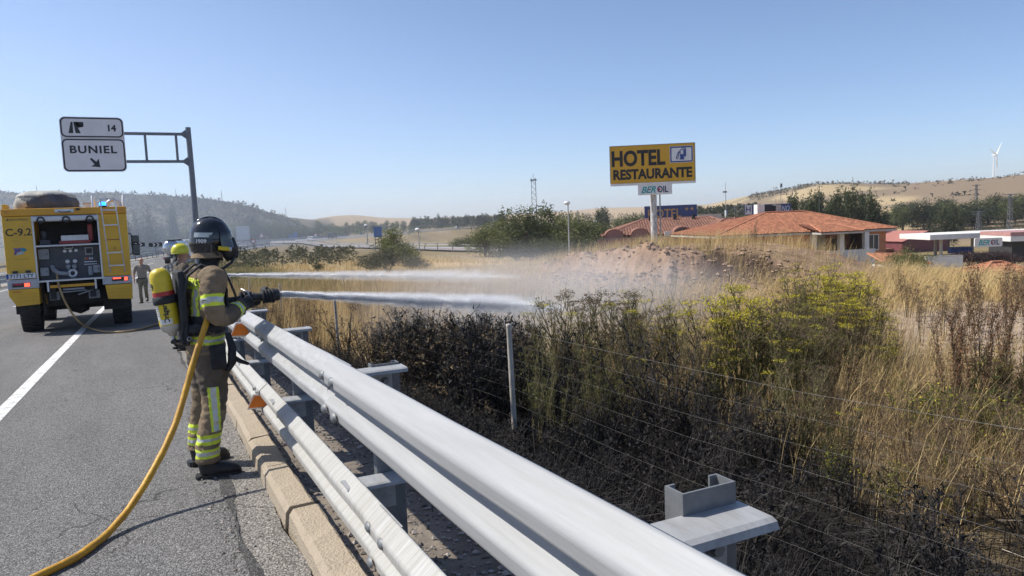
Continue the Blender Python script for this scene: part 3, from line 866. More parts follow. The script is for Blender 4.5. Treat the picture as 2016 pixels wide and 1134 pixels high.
def fennel(seed, H, n, flower=1.0, green=1.0, rays=9):
    P = Plant(seed); r = P.r
    for i in range(n):
        a = r.uniform(0, 6.28); k = r.uniform(0.02, 0.38)
        L = H * r.uniform(0.7, 1.05)
        p = np.array([math.cos(a), math.sin(a), 0]) * r.uniform(0, 0.16) * H
        pts, ds = P.stem(p, (math.cos(a) * k, math.sin(a) * k, 1), L, 0.0105, 8, 0.06, 0.05, 0)
        umbel(P, pts[-1], ds[-1], rays + 6, 0.10 if flower > .5 else .07, 0.05, 0, 2 if r.random() < flower else 3, 0.020 if flower > .7 else 0.014)
        for j in range(2, 8):
            for _ in range(2):
                b = r.uniform(0, 6.28)
                d = ds[j - 1] + np.array([math.cos(b), math.sin(b), 0.1]) * r.uniform(0.5, 0.9)
                l2 = L * r.uniform(0.13, 0.27)
                q, e = P.stem(pts[j], d, l2, 0.0055, 3, 0.08, 0.16, 0)
                if j > 4 and r.random() < 0.4: umbel(P, q[-1], e[-1], rays, 0.065, 0.04, 0, 2 if r.random() < flower else 3, 0.016 if flower > .7 else 0.012)
                for _k in range(int(3.2 * green)):
                    d2 = r.normal(size=3) * 0.6 + e[-1]
                    c = q[r.integers(0, 4)]
                    d2 /= np.linalg.norm(d2); P.seg(c, c + d2 * r.uniform(0.05, 0.13), 0.0026, 0.001, 1)
                    if r.random() < 0.6: P.leaf(c + d2 * r.uniform(0.03, 0.1), r.uniform(0.014, 0.028), 1)
    return P
def dry_weed(seed, H, n):
    P = Plant(seed); r = P.r
    for i in range(n):
        a = r.uniform(0, 6.28); k = r.uniform(0.02, 0.35); L = H * r.uniform(0.6, 1.05)
        pts, ds = P.stem(np.array([math.cos(a), math.sin(a), 0]) * r.uniform(0, 0.14), (math.cos(a) * k, math.sin(a) * k, 1), L, 0.0085, 7, 0.07, 0.05, 0)
        umbel(P, pts[-1], ds[-1], 8, 0.05, 0.05, 0, 1, 0.012, 0.4, 3)
        for j in range(3, 7):
            for _ in range(2):
                b = r.uniform(0, 6.28); d = ds[j - 1] + np.array([math.cos(b), math.sin(b), 0.2]) * 0.7
                q, e = P.stem(pts[j], d, L * r.uniform(0.10, 0.25), 0.0045, 3, 0.08, 0.12, 0)
                if r.random() < 0.75: umbel(P, q[-1], e[-1], 6, 0.038, 0.035, 0, 1, 0.011, 0.4, 3)
                for _k in range(3): P.leaf(q[r.integers(0, 4)] + r.normal(size=3) * 0.02, r.uniform(0.012, 0.03), 1)
    return P
def dock(seed, H, n):
    P = Plant(seed); r = P.r
    for i in range(n):
        a = r.uniform(0, 6.28); k = r.uniform(0.02, 0.16); L = H * r.uniform(0.7, 1.02)
        pts, ds = P.stem(np.array([math.cos(a), math.sin(a), 0]) * r.uniform(0.02, 0.16), (math.cos(a) * k, math.sin(a) * k, 1), L, 0.008, 9, 0.035, 0.03, 0)
        for j in range(2, 9):
            for _ in range(3):
                b = r.uniform(0, 6.28); d = ds[j - 1] + np.array([math.cos(b), math.sin(b), 0]) * 0.42
                q, e = P.stem(pts[j], d, L * r.uniform(0.10, 0.20), 0.003, 4, 0.05, 0.08, 0)
                for t in range(1, 5):
                    for _k in range(5): P.leaf(q[t] + r.normal(size=3) * 0.012, r.uniform(0.008, 0.016), 1)
            for _k in range(8):
                P.leaf(pts[j] + (pts[j + 1 if j < 9 else j] - pts[j]) * r.random() + r.normal(size=3) * 0.014, r.uniform(0.008, 0.016), 1)
        for _k in range(8): P.leaf(pts[0] + np.append(r.normal(size=2) * 0.12, r.uniform(0.05, 0.3)), r.uniform(0.05, 0.09), 2)
    return P

# ------------------------------------------------------------------ earth bank under the hotel sign
MY = np.array([13, 16.5, 18.5, 20, 21.5, 24, 28, 31, 34, 37, 40, 43, 47], float)
MH = np.array([0, .0, .15, .65, 1.35, 1.7, 1.75, 1.6, 1.35, 1.0, .6, .25, 0], float)
def mound_h(x, y):
    foot = 16.6 + 0.05 * (y - 28) + 1.7 * fbm(x * 0.3, y, 0.28, 21, 3) + 0.6 * fbm(x, y, 1.1, 22, 3)
    lip = foot + 3.9 + 0.8 * fbm(x * 0.3, y, 0.5, 24, 2)
    k = np.clip((x - foot) / (lip - foot), 0, 1)
    face = 0.50 * k ** 0.9 + 0.50 * smoothstep(0.62, 0.80, k + 0.10 * fbm(x, y, 1.3, 23, 3))
    backd = smoothstep(29.5, 24.0, x)
    h = np.interp(y, MY, MH) * face * backd
    onface = smoothstep(0.0, 0.1, k) * smoothstep(1.0, 0.85, k) * np.clip(h, 0, 1)
    lump = fbm(x, y, 0.9, 25, 4) * 0.55 + np.abs(fbm(x, y, 2.3, 26, 3)) * 0.34
    gully = -np.abs(fbm(x * 0.25, y, 0.55, 27, 3)) * 0.9
    pits = 0
    for (pu, pD, a, b) in ((1352, 32.5, .9, 1.5), (1462, 28.2, .9, 1.7), (1235, 36, .7, 1.1), (1530, 26.0, .6, .9)):
        qx, qy = gp(pu, pD); pits = pits + np.exp(-((x - qx) / a) ** 2 - ((y - qy) / b) ** 2)
    return h + onface * (lump + gully + 0.18) - np.clip(pits, 0, 1) * 0.75 * np.clip(h, 0, 1) + 0.05 * fbm(x, y, 2.0, 28, 2) * np.clip(h, 0, 1), k
mx_, my_ = np.meshgrid(np.arange(14, 31, 0.13), np.arange(12, 48, 0.13))
mh_, mk_ = mound_h(mx_, my_)
mz_ = ground(mx_, my_) + mh_ - 0.06 + 0.06 * np.clip(mh_ * 3, 0, 1)
ny_, nx_ = mx_.shape; ii = np.arange(nx_ * ny_).reshape(ny_, nx_)
me = np_mesh('earth_mound', np.stack([mx_, my_, mz_], -1).reshape(-1, 3), np.stack([ii[:-1, :-1], ii[:-1, 1:], ii[1:, 1:], ii[1:, :-1]], -1).reshape(-1, 4), smooth=True)
nn = fbm(mx_, my_, 0.8, 31)
mc = np.zeros(mx_.shape + (3,)) + np.array((0.33, 0.26, 0.15))
mc = cmix(mc, (0.30, 0.205, 0.145), smoothstep(0.02, 0.12, mk_) * smoothstep(1.15, 0.95, mk_ + nn * 0.3) * np.clip(mh_ * 4, 0, 1))
mc = cmix(mc, (0.30, 0.235, 0.19), smoothstep(0.1, 0.3, nn) * smoothstep(0.02, 0.12, mk_) * 0.8)
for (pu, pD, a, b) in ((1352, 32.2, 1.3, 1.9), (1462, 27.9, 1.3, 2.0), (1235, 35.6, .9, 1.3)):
    qx, qy = gp(pu, pD); mc = cmix(mc, (0.085, 0.06, 0.048), smoothstep(.15, .45, np.exp(-((mx_ - qx) / a) ** 2 - ((my_ - qy) / b) ** 2) + nn * .5))  # shade of the hollows painted into the earth colour
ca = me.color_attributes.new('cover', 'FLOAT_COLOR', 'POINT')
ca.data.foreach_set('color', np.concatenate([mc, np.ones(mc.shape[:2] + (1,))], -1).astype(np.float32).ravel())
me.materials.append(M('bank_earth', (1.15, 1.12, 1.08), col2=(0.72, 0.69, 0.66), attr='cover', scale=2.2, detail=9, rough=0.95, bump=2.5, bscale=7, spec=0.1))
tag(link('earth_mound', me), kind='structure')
m_clod = M('earth_clods', (0.36, 0.255, 0.185), col2=(0.24, 0.17, 0.125), rough=0.95, scale=3, island=0.35, bump=0.6, bscale=20, spec=0.1)
def top_z(x, y):
    x = np.asarray(x, float); y = np.asarray(y, float)
    h, k = mound_h(x, y)
    inside = (x > 14) & (x < 31) & (y > 12) & (y < 48)
    return ground(x, y) + np.where(inside, np.maximum(h, 0), 0)

tag(pebbles(5200, (15.2, 22.2), (17, 44), 0.02, 0.15, m_clod, 'earth_clods', top_z, 2.6), 'lumps of dry earth fallen down the face of the bank', 'clods', kind='stuff')
# ------------------------------------------------------------------ grasses (nobody could count them)
def blades(name, x, y, h, wdt, mat, lean=0.35, zf=top_z, head=0.0, levels=3, clump=0.0, wind=(0.1, -0.1)):
    n = len(x); z = zf(x, y)
    a = rng.uniform(0, 6.28, n); dirx, diry = np.cos(a), np.sin(a)
    ln = np.abs(rng.normal(0, lean, n)) * h
    b = rng.uniform(0, 6.28, n); sx, sy = np.cos(b) * wdt / 2, np.sin(b) * wdt / 2
    t = np.linspace(0, 1, levels + 1)
    vs = []
    for i, q in enumerate(t):
        cx_ = x + dirx * ln * q ** 1.8 + wind[0] * h * q ** 2; cy_ = y + diry * ln * q ** 1.8 + wind[1] * h * q ** 2
        cz_ = z - 0.02 + h * (q - 0.18 * (ln / np.maximum(h, .01)) * q ** 2)
        k = (1 - 0.8 * q) if not head else (0.6 if q < 0.7 else (2.2 * head + 0.3) if q < 0.95 else 0.2)
        vs.append(np.stack([cx_ - sx * k, cy_ - sy * k, cz_], -1)); vs.append(np.stack([cx_ + sx * k, cy_ + sy * k, cz_], -1))
    V = np.stack(vs, 1).reshape(-1, 3); m = 2 * (levels + 1)
    f = np.array([(2 * i, 2 * i + 1, 2 * i + 3, 2 * i + 2) for i in range(levels)])
    Fc = (f[None] + (np.arange(n) * m)[:, None, None]).reshape(-1, 4)
    o = link(name, np_mesh(name, V, Fc, [mat])); o['kind'] = 'stuff'
    return o
m_straw = leafy(M('straw', (0.66, 0.50, 0.24), col2=(0.48, 0.355, 0.175), rough=0.7, scale=0.8, island=0.4), 0.3)
m_straw2 = leafy(M('straw_brown', (0.52, 0.38, 0.19), col2=(0.30, 0.22, 0.115), rough=0.75, scale=0.8, island=0.45), 0.25)
m_green = leafy(M('verge_grass', (0.16, 0.175, 0.07), col2=(0.25, 0.21, 0.11), rough=0.75, scale=0.5, island=0.4), 0.3)
m_burnst = M('burnt_stalk', (0.050, 0.045, 0.042), col2=(0.013, 0.012, 0.012), rough=0.8, scale=1.5, island=0.7, spec=0.3)
def tufts(n, fx, per=9, sp=0.10):
    cx_, cy_ = fx(n // per)
    x = np.repeat(cx_, per) + rng.normal(0, sp, len(cx_) * per); y = np.repeat(cy_, per) + rng.normal(0, sp, len(cx_) * per)
    return x, y
def box_pts(x0, x1, y0, y1, keep=None):
    def f(n):
        x = rng.uniform(x0, x1, n); y = rng.uniform(y0, y1, n)
        if keep is not None:
            k = keep(x, y) > rng.random(n); x, y = x[k], y[k]
        return x, y
    return f
def burnt(x, y):
    n = fbm(x, y, 0.25, 11) * 2.6 + fbm(x, y, 0.9, 12) * 1.2
    return smoothstep(7.2 + n, 5.9 + n, x - np.clip(y - 9, -9, 9) * 0.12) * smoothstep(15.5, 12.5, y + fbm(x, y, 0.25, 11) * 4)
def path_(x, y): return np.clip(1.4 * np.exp(-((x - 15.5 - 0.5 * (y - 8)) / 3.6) ** 2) * smoothstep(-8, 2, y) * smoothstep(15, 10, y) * smoothstep(9, 12, x), 0, 1)
# plateau behind the bare track
x, y = tufts(36000, box_pts(15, 33, 2, 22, lambda x, y: (1 - path_(x, y)) * smoothstep(14, 18, x + (y - 8) * 0.0) * (1 - np.clip(mound_h(x, y)[0] * 2, 0, 1))), 12, 0.14)
blades('dry_grass', x, y, rng.uniform(0.25, 0.8, len(x)), rng.uniform(0.012, 0.024, len(x)), m_straw, 0.45, wind=(.25, -.2))
# on top of the bank and its foot
x, y = tufts(30000, box_pts(15, 29, 14, 46, lambda x, y: np.where((mound_h(x, y)[1] > 0.96), 1.0, np.where(mound_h(x, y)[1] < 0.05, 0.8, np.clip(.05 + smoothstep(30, 35, y) * .95, 0, 1))) * np.where((mound_h(x, y)[1] > .9) & (y < 21.5), .35, 1)), 10, 0.12)
blades('dry_grass', x, y, rng.uniform(0.25, 0.85, len(x)), rng.uniform(0.008, 0.016, len(x)), m_straw, 0.3)
# open field in the middle
keep_mid = lambda x, y: (1 - burnt(x, y)) * smoothstep(13, 16, y + fbm(x, y, .3, 9) * 3) * np.clip(1.2 - y / 75, 0.15, 1) * np.where((x > 16) & (y < 46), 0.3, 1)
x, y = tufts(46000, box_pts(1.9, 24, 12, 70, keep_mid), 9, 0.13)
blades('dry_grass', x, y, rng.uniform(0.25, 0.8, len(x)), rng.uniform(0.008, 0.018, len(x)), m_straw, 0.3)
x, y = tufts(16000, box_pts(1.9, 14, 12, 45, keep_mid), 5, 0.2)
blades('dry_stalks', x, y, rng.uniform(0.5, 1.15, len(x)), rng.uniform(0.006, 0.012, len(x)), m_straw2, 0.12, head=0.6)
# near right: browned grass and weeds
keep_r = lambda x, y: (1 - burnt(x, y)) * (1 - path_(x, y) * 0.9) * smoothstep(4.6, 5.6, x)
x, y = tufts(40000, box_pts(4.5, 15, -1.5, 13, keep_r), 9, 0.10)
blades('dry_grass', x, y, rng.uniform(0.15, 0.6, len(x)), rng.uniform(0.006, 0.012, len(x)), m_straw2, 0.45)
x, y = tufts(18000, box_pts(4.5, 17, -1.5, 14, keep_r), 6, 0.12)
blades('dry_grass', x, y, rng.uniform(0.3, 0.9, len(x)), rng.uniform(0.005, 0.010, len(x)), m_straw, 0.3, head=0.5)
x, y = tufts(26000, box_pts(2.5, 70, 55, 130, lambda x, y: smoothstep(1.8, 4, road_st(x, y)[1]) * np.clip(.35 + 2.2 * fbm(x, y, .08, 51), 0, 1)), 7, 0.35)
blades('dry_grass', x, y, rng.uniform(0.3, 0.8, len(x)), rng.uniform(0.04, 0.08, len(x)), m_straw, 0.35, levels=2)
# green strip on the embankment further along
def green_pts(n):
    s = rng.uniform(30, 130, n); t = rng.uniform(1.6, 13, n); k = rng.random(n) < smoothstep(14, 7, t) * smoothstep(28, 50, s); return road_pt(s[k], t[k])
x, y = tufts(22000, green_pts, 8, 0.25)
blades('verge_grass', x, y, rng.uniform(0.3, 0.9, len(x)), rng.uniform(0.02, 0.05, len(x)), m_green, 0.3, levels=2)
# burnt stubble and fallen charred twigs
keep_b = lambda x, y: burnt(x, y) * smoothstep(1.5, 2.2, x) * np.clip(1.25 - y / 18, 0.25, 1)
x, y = tufts(42000, box_pts(1.5, 9, 0.2, 17, keep_b), 6, 0.09)
blades('burnt_stubble', x, y, rng.uniform(0.08, 0.5, len(x)) * rng.uniform(0.5, 1, len(x)), rng.uniform(0.004, 0.009, len(x)), m_burnst, 0.4, zf=ground)
n = 30000; x = rng.uniform(1.5, 9, n); y = 0.2 + 16 * rng.random(n) ** 1.4; k = rng.random(n) < keep_b(x, y); x, y = x[k], y[k]; n = len(x)
z = ground(x, y); a = rng.uniform(0, 6.28, n); L = rng.uniform(0.08, 0.38, n); up = rng.uniform(-0.05, 0.35, n)
v, f = prisms(np.stack([x, y, z + rng.uniform(0.0, 0.10, n)], -1), np.stack([x + np.cos(a) * L, y + np.sin(a) * L, z + 0.03 + L * up], -1), rng.uniform(0.0022, 0.005, n), rng.uniform(0.001, 0.003, n))
tag(link('burnt_twigs', np_mesh('burnt_twigs', v, f, [m_burnst])), kind='stuff')
n = 5000; x = rng.uniform(4.5, 14, n); y = rng.uniform(-1, 12, n); k = rng.random(n) < keep_r(x, y) * 0.9; x, y = x[k], y[k]; n = len(x)
z = ground(x, y); a = rng.uniform(0, 6.28, n); L = rng.uniform(0.1, 0.5, n)
v, f = prisms(np.stack([x, y, z + rng.uniform(0.0, 0.2, n)], -1), np.stack([x + np.cos(a) * L, y + np.sin(a) * L, z + 0.03 + L * rng.uniform(-.05, .4, n)], -1), rng.uniform(0.0012, 0.003, n), rng.uniform(0.0008, 0.002, n))
tag(link('fallen_stalks', np_mesh('fallen_stalks', v, f, [m_pale])), kind='stuff')

# ------------------------------------------------------------------ shrubs and tall weeds, each its own thing
HZ = lambda u: 473 - 0.0402 * u
def depth(x, y): return x * math.sin(PSI) + y * math.cos(PSI)
sh_me = [branchy(100 + i, 1.0, 11 + i % 3, leaves=(0.55, 0.2, 0.6, 0.35, 0.1, 0.45)[i], spread=(0.5, 0.7, 0.42, 0.6, 0.75, 0.5)[i], rad=0.0105, leafsize=(0.018, 0.042)).mesh('burnt_shrub', [m_char, m_scorch if i in (0, 2) else m_burnst]) for i in range(6)]
def put(name, me, x, y, sc, label, cat, group, rz=None, zf=top_z, lean=0.0):
    o = link(name, me); o.location = (x, y, float(zf(np.array([x]), np.array([y]))[0]) - 0.03)
    s_ = sc if hasattr(sc, '__len__') else (sc, sc, sc)
    o.scale = s_; o.rotation_euler = (random.uniform(-lean, lean), random.uniform(-lean, lean), random.uniform(0, 6.28) if rz is None else rz)
    return tag(o, label, cat, group)
cnt = 0
tries = 0
while cnt < 185 and tries < 9000:
    tries += 1
    x, y = random.uniform(1.9, 8.2), 4.5 + 13 * random.random() ** 0.9
    if float(burnt(np.array([x]), np.array([y]))[0]) < random.uniform(0.35, 0.75): continue
    D = depth(x, y); u = CX + F_PX * math.tan(math.atan2(x, y) - PSI)
    if u < 480: continue
    if u > 1050 and D > 9.3: continue
    g = gz(x, y)
    tl = 1.62 - (random.uniform(600, 650) - HZ(u)) / F_PX * D
    h = min(tl - g, random.uniform(1.0, 1.5))
    if D < 6.8: h = min(h, random.uniform(0.25, 0.55)); 
    if u > 1080 and D < 9: h = min(h, random.uniform(0.45, 0.9))
    if x < FX - 0.05 or (940 < u < 1075 and D < 8.2): h = min(h, random.uniform(0.3, 0.5))
    if h < 0.25: continue
    put('burnt_shrub', sh_me[cnt % 6 if u < 1000 else (1, 3, 4, 5)[cnt % 4]], x, y, (h * 0.9, h * 0.9, h), 'blackened shrub of bare charred stems on the burnt strip beyond the guardrail', 'shrub', 'burnt shrubs on the scorched strip', lean=0.08)
    cnt += 1
for k in range(95):
    x, y = random.uniform(1.9, 6.4), random.uniform(0.8, 7.5)
    if float(burnt(np.array([x]), np.array([y]))[0]) < 0.4: continue
    h = random.uniform(0.3, 0.75) if depth(x, y) > 3.4 else random.uniform(0.2, 0.4)
    if x < FX: h = min(h, 0.4)
    put('burnt_shrub', sh_me[(1, 3, 4, 5)[k % 4]], x, y, (h * 1.2, h * 1.2, h), 'blackened shrub of bare charred stems on the burnt strip beyond the guardrail', 'shrub', 'burnt shrubs on the scorched strip', lean=0.2)
big = branchy(150, 1.0, 18, leaves=0.25, spread=0.8, rad=0.0125).mesh('burnt_shrub', [m_char, m_burnst])
x, y = gp(1310, 8.0)
put('burnt_shrub', big, x, y, (1.25, 1.25, 1.42), 'broad black fan-shaped burnt shrub standing beyond the fence right of the fence post', 'shrub', None)
x, y = gp(880, 9.6)
brn = branchy(151, 1.0, 15, leaves=1.0, spread=0.6, rad=0.010, leafsize=(0.022, 0.05)).mesh('scorched_shrub', [m_char, m_scorch])
put('scorched_shrub', brn, x, y, (1.2, 1.2, 1.3), 'scorched shrub still carrying brown leaves just left of the fence post', 'shrub', None)

fen = [fennel(200 + i, 1.0, (11, 13, 10, 12)[i], (0.97, 0.35, 0.08, 0.6)[i], (0.8, 1.7, 1.3, 1.1)[i]).mesh('fennel_plant', [m_olive, m_fgreen, m_umbel, m_dryhd], long=1.3) for i in range(4)]
FEN = [  # photo column, distance, height, variant
    (1085, 10.5, 1.60, 2), (1130, 10.2, 1.72, 2), (1215, 10.4, 1.60, 2), (1250, 11.0, 1.55, 1), (1330, 11.2, 1.55, 3), (1230, 9.3, 1.15, 2), 
    (1430, 9.6, 1.62, 0), (1465, 9.9, 1.70, 0), (1500, 9.4, 1.50, 1), (1400, 9.2, 1.30, 3), (1530, 9.0, 1.35, 1), (1575, 8.8, 1.25, 2), (1610, 9.6, 1.30, 1),
    (1590, 12.6, 1.65, 3), (1625, 12.8, 1.80, 0), (1660, 12.4, 1.75, 0), (1695, 12.9, 1.60, 0), (1640, 11.6, 1.45, 0), (1600, 11.4, 1.30, 3), (1680, 11.4, 1.35, 0), (1720, 12.2, 1.2, 3), (1560, 12.0, 1.4, 1),
    (1650, 6.9, 0.8, 2), (1560, 7.4, 1.0, 2), (1740, 10.4, 0.9, 3), (1985, 8.6, 1.0, 1), (1960, 7.4, 0.7, 1)]
for u, D, h, k in FEN:
    x, y = gp(u, D)
    lim = 596 if u < 1420 else 582 if u < 1540 else 534
    h *= random.uniform(.78, 1.05)
    h = max(.6, min(h, 1.62 - (lim + 9 * math.sin(u * 3.1) - HZ(u)) / F_PX * D - gz(x, y)))
    if k == 0: lab, grp = 'tall fennel topped with flat bright yellow flower heads', 'yellow flowering fennel plants'
    elif k == 3: lab, grp = 'green fennel with a few yellow flower heads among seed heads', 'half faded fennel plants'
    else: lab, grp = 'olive green fennel gone to brown seed heads beyond the wire fence', 'fennel plants gone to seed'
    put('fennel_plant', fen[k], x, y, (h * 0.95, h * 0.95, h), lab, 'plant', grp, lean=0.05)
wd = [dry_weed(300 + i, 1.0, 7 + i).mesh('dry_weed', [m_dryst, m_dryhd]) for i in range(4)]
def scatter_weeds(n, fx, hr, lab, grp, lim=None):
    k = 0
    for _ in range(n * 30):
        if k >= n: break
        x, y = fx()
        if float(burnt(np.array([x]), np.array([y]))[0]) > 0.4: continue
        h = random.uniform(*hr)
        if lim:
            u = CX + F_PX * math.tan(math.atan2(x, y) - PSI); D = depth(x, y)
            h = min(h, 1.62 - (lim - HZ(u)) / F_PX * D - float(top_z(np.array([x]), np.array([y]))[0]))
            if h < 0.3: continue
        put('dry_weed', wd[k % 4], x, y, (h * 0.8, h * 0.8, h), lab, 'plant', grp, lean=0.1); k += 1
scatter_weeds(70, lambda: gp(random.uniform(470, 1060), random.uniform(14, 32)), (0.7, 1.15), 'tall brown dried umbel weed standing in the straw field behind the water jets', 'dried weeds in the straw field', 575)
scatter_weeds(85, lambda: gp(random.uniform(1480, 2100), random.uniform(4.6, 9.0)), (0.35, 0.8), 'brown dried weed in the thicket near the fence', 'dried weeds in the thicket by the fence')
wo = [dry_weed(330 + i, 1.0, 9).mesh('olive_stalk', [m_olive, m_dryhd if i else m_fgreen]) for i in range(3)]
for k in range(46):
    x, y = gp(random.uniform(1000, 1640), random.uniform(7.6, 11.5))
    h = random.uniform(0.55, 1.4)
    put('olive_stalk', wo[k % 3], x, y, (h * .6, h * .6, h), 'tall thin half burnt stalk between the black shrubs and the fennel', 'plant', 'half burnt stalks along the edge of the fire', lean=.12)
scatter_weeds(26, lambda: gp(random.uniform(1600, 2050), random.uniform(13, 22)), (0.7, 1.2), 'thin dried weed sticking out of the tall golden grass', 'dried weeds in the golden grass')
scatter_weeds(16, lambda: gp(random.uniform(1200, 1500), random.uniform(26, 31)), (0.5, 1.0), 'dried weed on the crest of the earth bank', 'dried weeds on the earth bank')
scatter_weeds(16, lambda: gp(random.uniform(1500, 1720), random.uniform(9, 14)), (0.9, 1.4), 'grey brown dead weed mixed in with the yellow fennel', 'dead weeds among the fennel')
tw = [branchy(400 + i, 1.0, 8, leaves=0.12, spread=0.5, rad=0.006).mesh('bare_shrub', [m_pale, m_dryhd]) for i in range(2)]
for i, (u, D, h) in enumerate([(1270, 15, 1.6), (1300, 15.5, 1.9), (1335, 15, 1.8), (1365, 16, 1.5), (1240, 16, 1.3), (1420, 15, 1.5), (1210, 18, 1.5), (1480, 14, 1.4), (1540, 13.5, 1.5)]):
    x, y = gp(u, D)
    put('bare_shrub', tw[i % 2], x, y, (h * .8, h * .8, h), 'leafless pale twiggy shrub in front of the earth bank', 'shrub', 'bare twiggy shrubs below the earth bank')
dk = [dock(500 + i, 1.0, 6).mesh('dock_plant', [m_dryst, m_dock, m_mgreen]) for i in range(2)]
for u, D, h, lab in [(1915, 8.2, 1.72, 'tallest reddish brown dock stalks right of the mustard weeds'), (1950, 8.8, 1.85, 'reddish dock stalks standing just behind the tallest ones'), (1880, 8.6, 1.25, 'shorter reddish brown dock plant at the foot of the tall stalks'), (2008, 9.0, 1.5, 'reddish dock stalk cut off by the picture edge')]:
    x, y = gp(u, D); put('dock_plant', dk[int(u) % 2], x, y, (h * .75, h * .75, h), lab, 'plant', None)
def mustard(seed):
    P = branchy(seed, 1.0, 12, leaves=0.8, spread=0.9, rad=0.006, leafsize=(0.02, 0.045))
    for t in P.tips[::2]: P.leaf(np.array(t) + P.r.normal(size=3) * 0.02, P.r.uniform(0.02, 0.035), 2)
    return P
mu = [mustard(600 + i).mesh('mustard_weed', [m_olive, m_mgreen, m_umbel]) for i in range(2)]
for i, (u, D, h) in enumerate([(1800, 8.2, 0.7), (1840, 7.9, 0.75), (1870, 8.3, 0.6), (1905, 7.6, 0.6), (1935, 7.8, 0.7), (1975, 7.6, 0.65), (1770, 10, 0.5), (1850, 6.7, 0.5), (2010, 7.2, 0.7), (1760, 6.2, 0.45), (1990, 6.4, 0.5), (1660, 6.6, 0.45), (1880, 5.8, 0.45)]):
    x, y = gp(u, D); put('mustard_weed', mu[i % 2], x, y, (h, h, h * 0.95), 'low green weed dotted with small yellow flowers', 'plant', 'yellow flowering weeds by the dock stalks')
x, y = gp(1755, 17.3); put('weed_tuft', mustard(620).mesh('weed_tuft', [m_mgreen, m_mgreen, m_mgreen]), x, y, (0.6, 0.6, 0.3), 'low dark green tuft on the bare track behind the fennel', 'plant', None)
# ------------------------------------------------------------------ trees
m_bark = M('bark', (0.14, 0.11, 0.085), rough=0.9, scale=6, stretch=(3, 3, 0.6), bump=0.5, bscale=10)
def leafmat(name, a, b): return leafy(M(name, a, col2=b, rough=0.7, scale=0.6, island=0.35), 0.28)
m_lf = [leafmat('leaf_mid', (0.14, 0.155, 0.062), (0.09, 0.105, 0.044)), leafmat('leaf_light', (0.19, 0.20, 0.075), (0.125, 0.14, 0.056)), leafmat('leaf_dark', (0.068, 0.08, 0.042), (0.042, 0.052, 0.03)), leafmat('leaf_grey', (0.12, 0.12, 0.075), (0.075, 0.078, 0.05)), leafmat('leaf_poplar', (0.085, 0.105, 0.042), (0.052, 0.066, 0.03)), leafmat('leaf_wine', (0.075, 0.045, 0.045), (0.04, 0.028, 0.03))]
def crown_mesh(seed, lobes, n, size, mat, name='crown', hollow=0.25):
    """leaf clumps spread through a few overlapping uneven lobes (centre, radii)"""
    r = np.random.default_rng(seed); C = []
    vol = np.array([b[0] * b[1] * b[2] for _, b in lobes]) ** 0.75; vol /= vol.sum()
    for (c, b), q in zip(lobes, vol):
        k = int(n * q)
        # twig-end clusters on the lobe, each carrying a handful of leaf clumps
        m = max(6, k // 7)
        d = r.normal(size=(m, 3)); d /= np.linalg.norm(d, axis=1)[:, None]
        rr = (hollow + (1 - hollow) * r.random(m) ** 0.45) * r.uniform(0.78, 1.12, m)
        cc = np.array(c) + d * rr[:, None] * np.array(b)
        C.append(np.repeat(cc, 7, 0) + r.normal(size=(m * 7, 3)) * size * 1.1)
    C = np.concatenate(C)
    v, f = chips(C, size * r.uniform(0.55, 1.25, len(C)), r, 1.3, 0.15)
    return np_mesh(name, v, f, [mat])
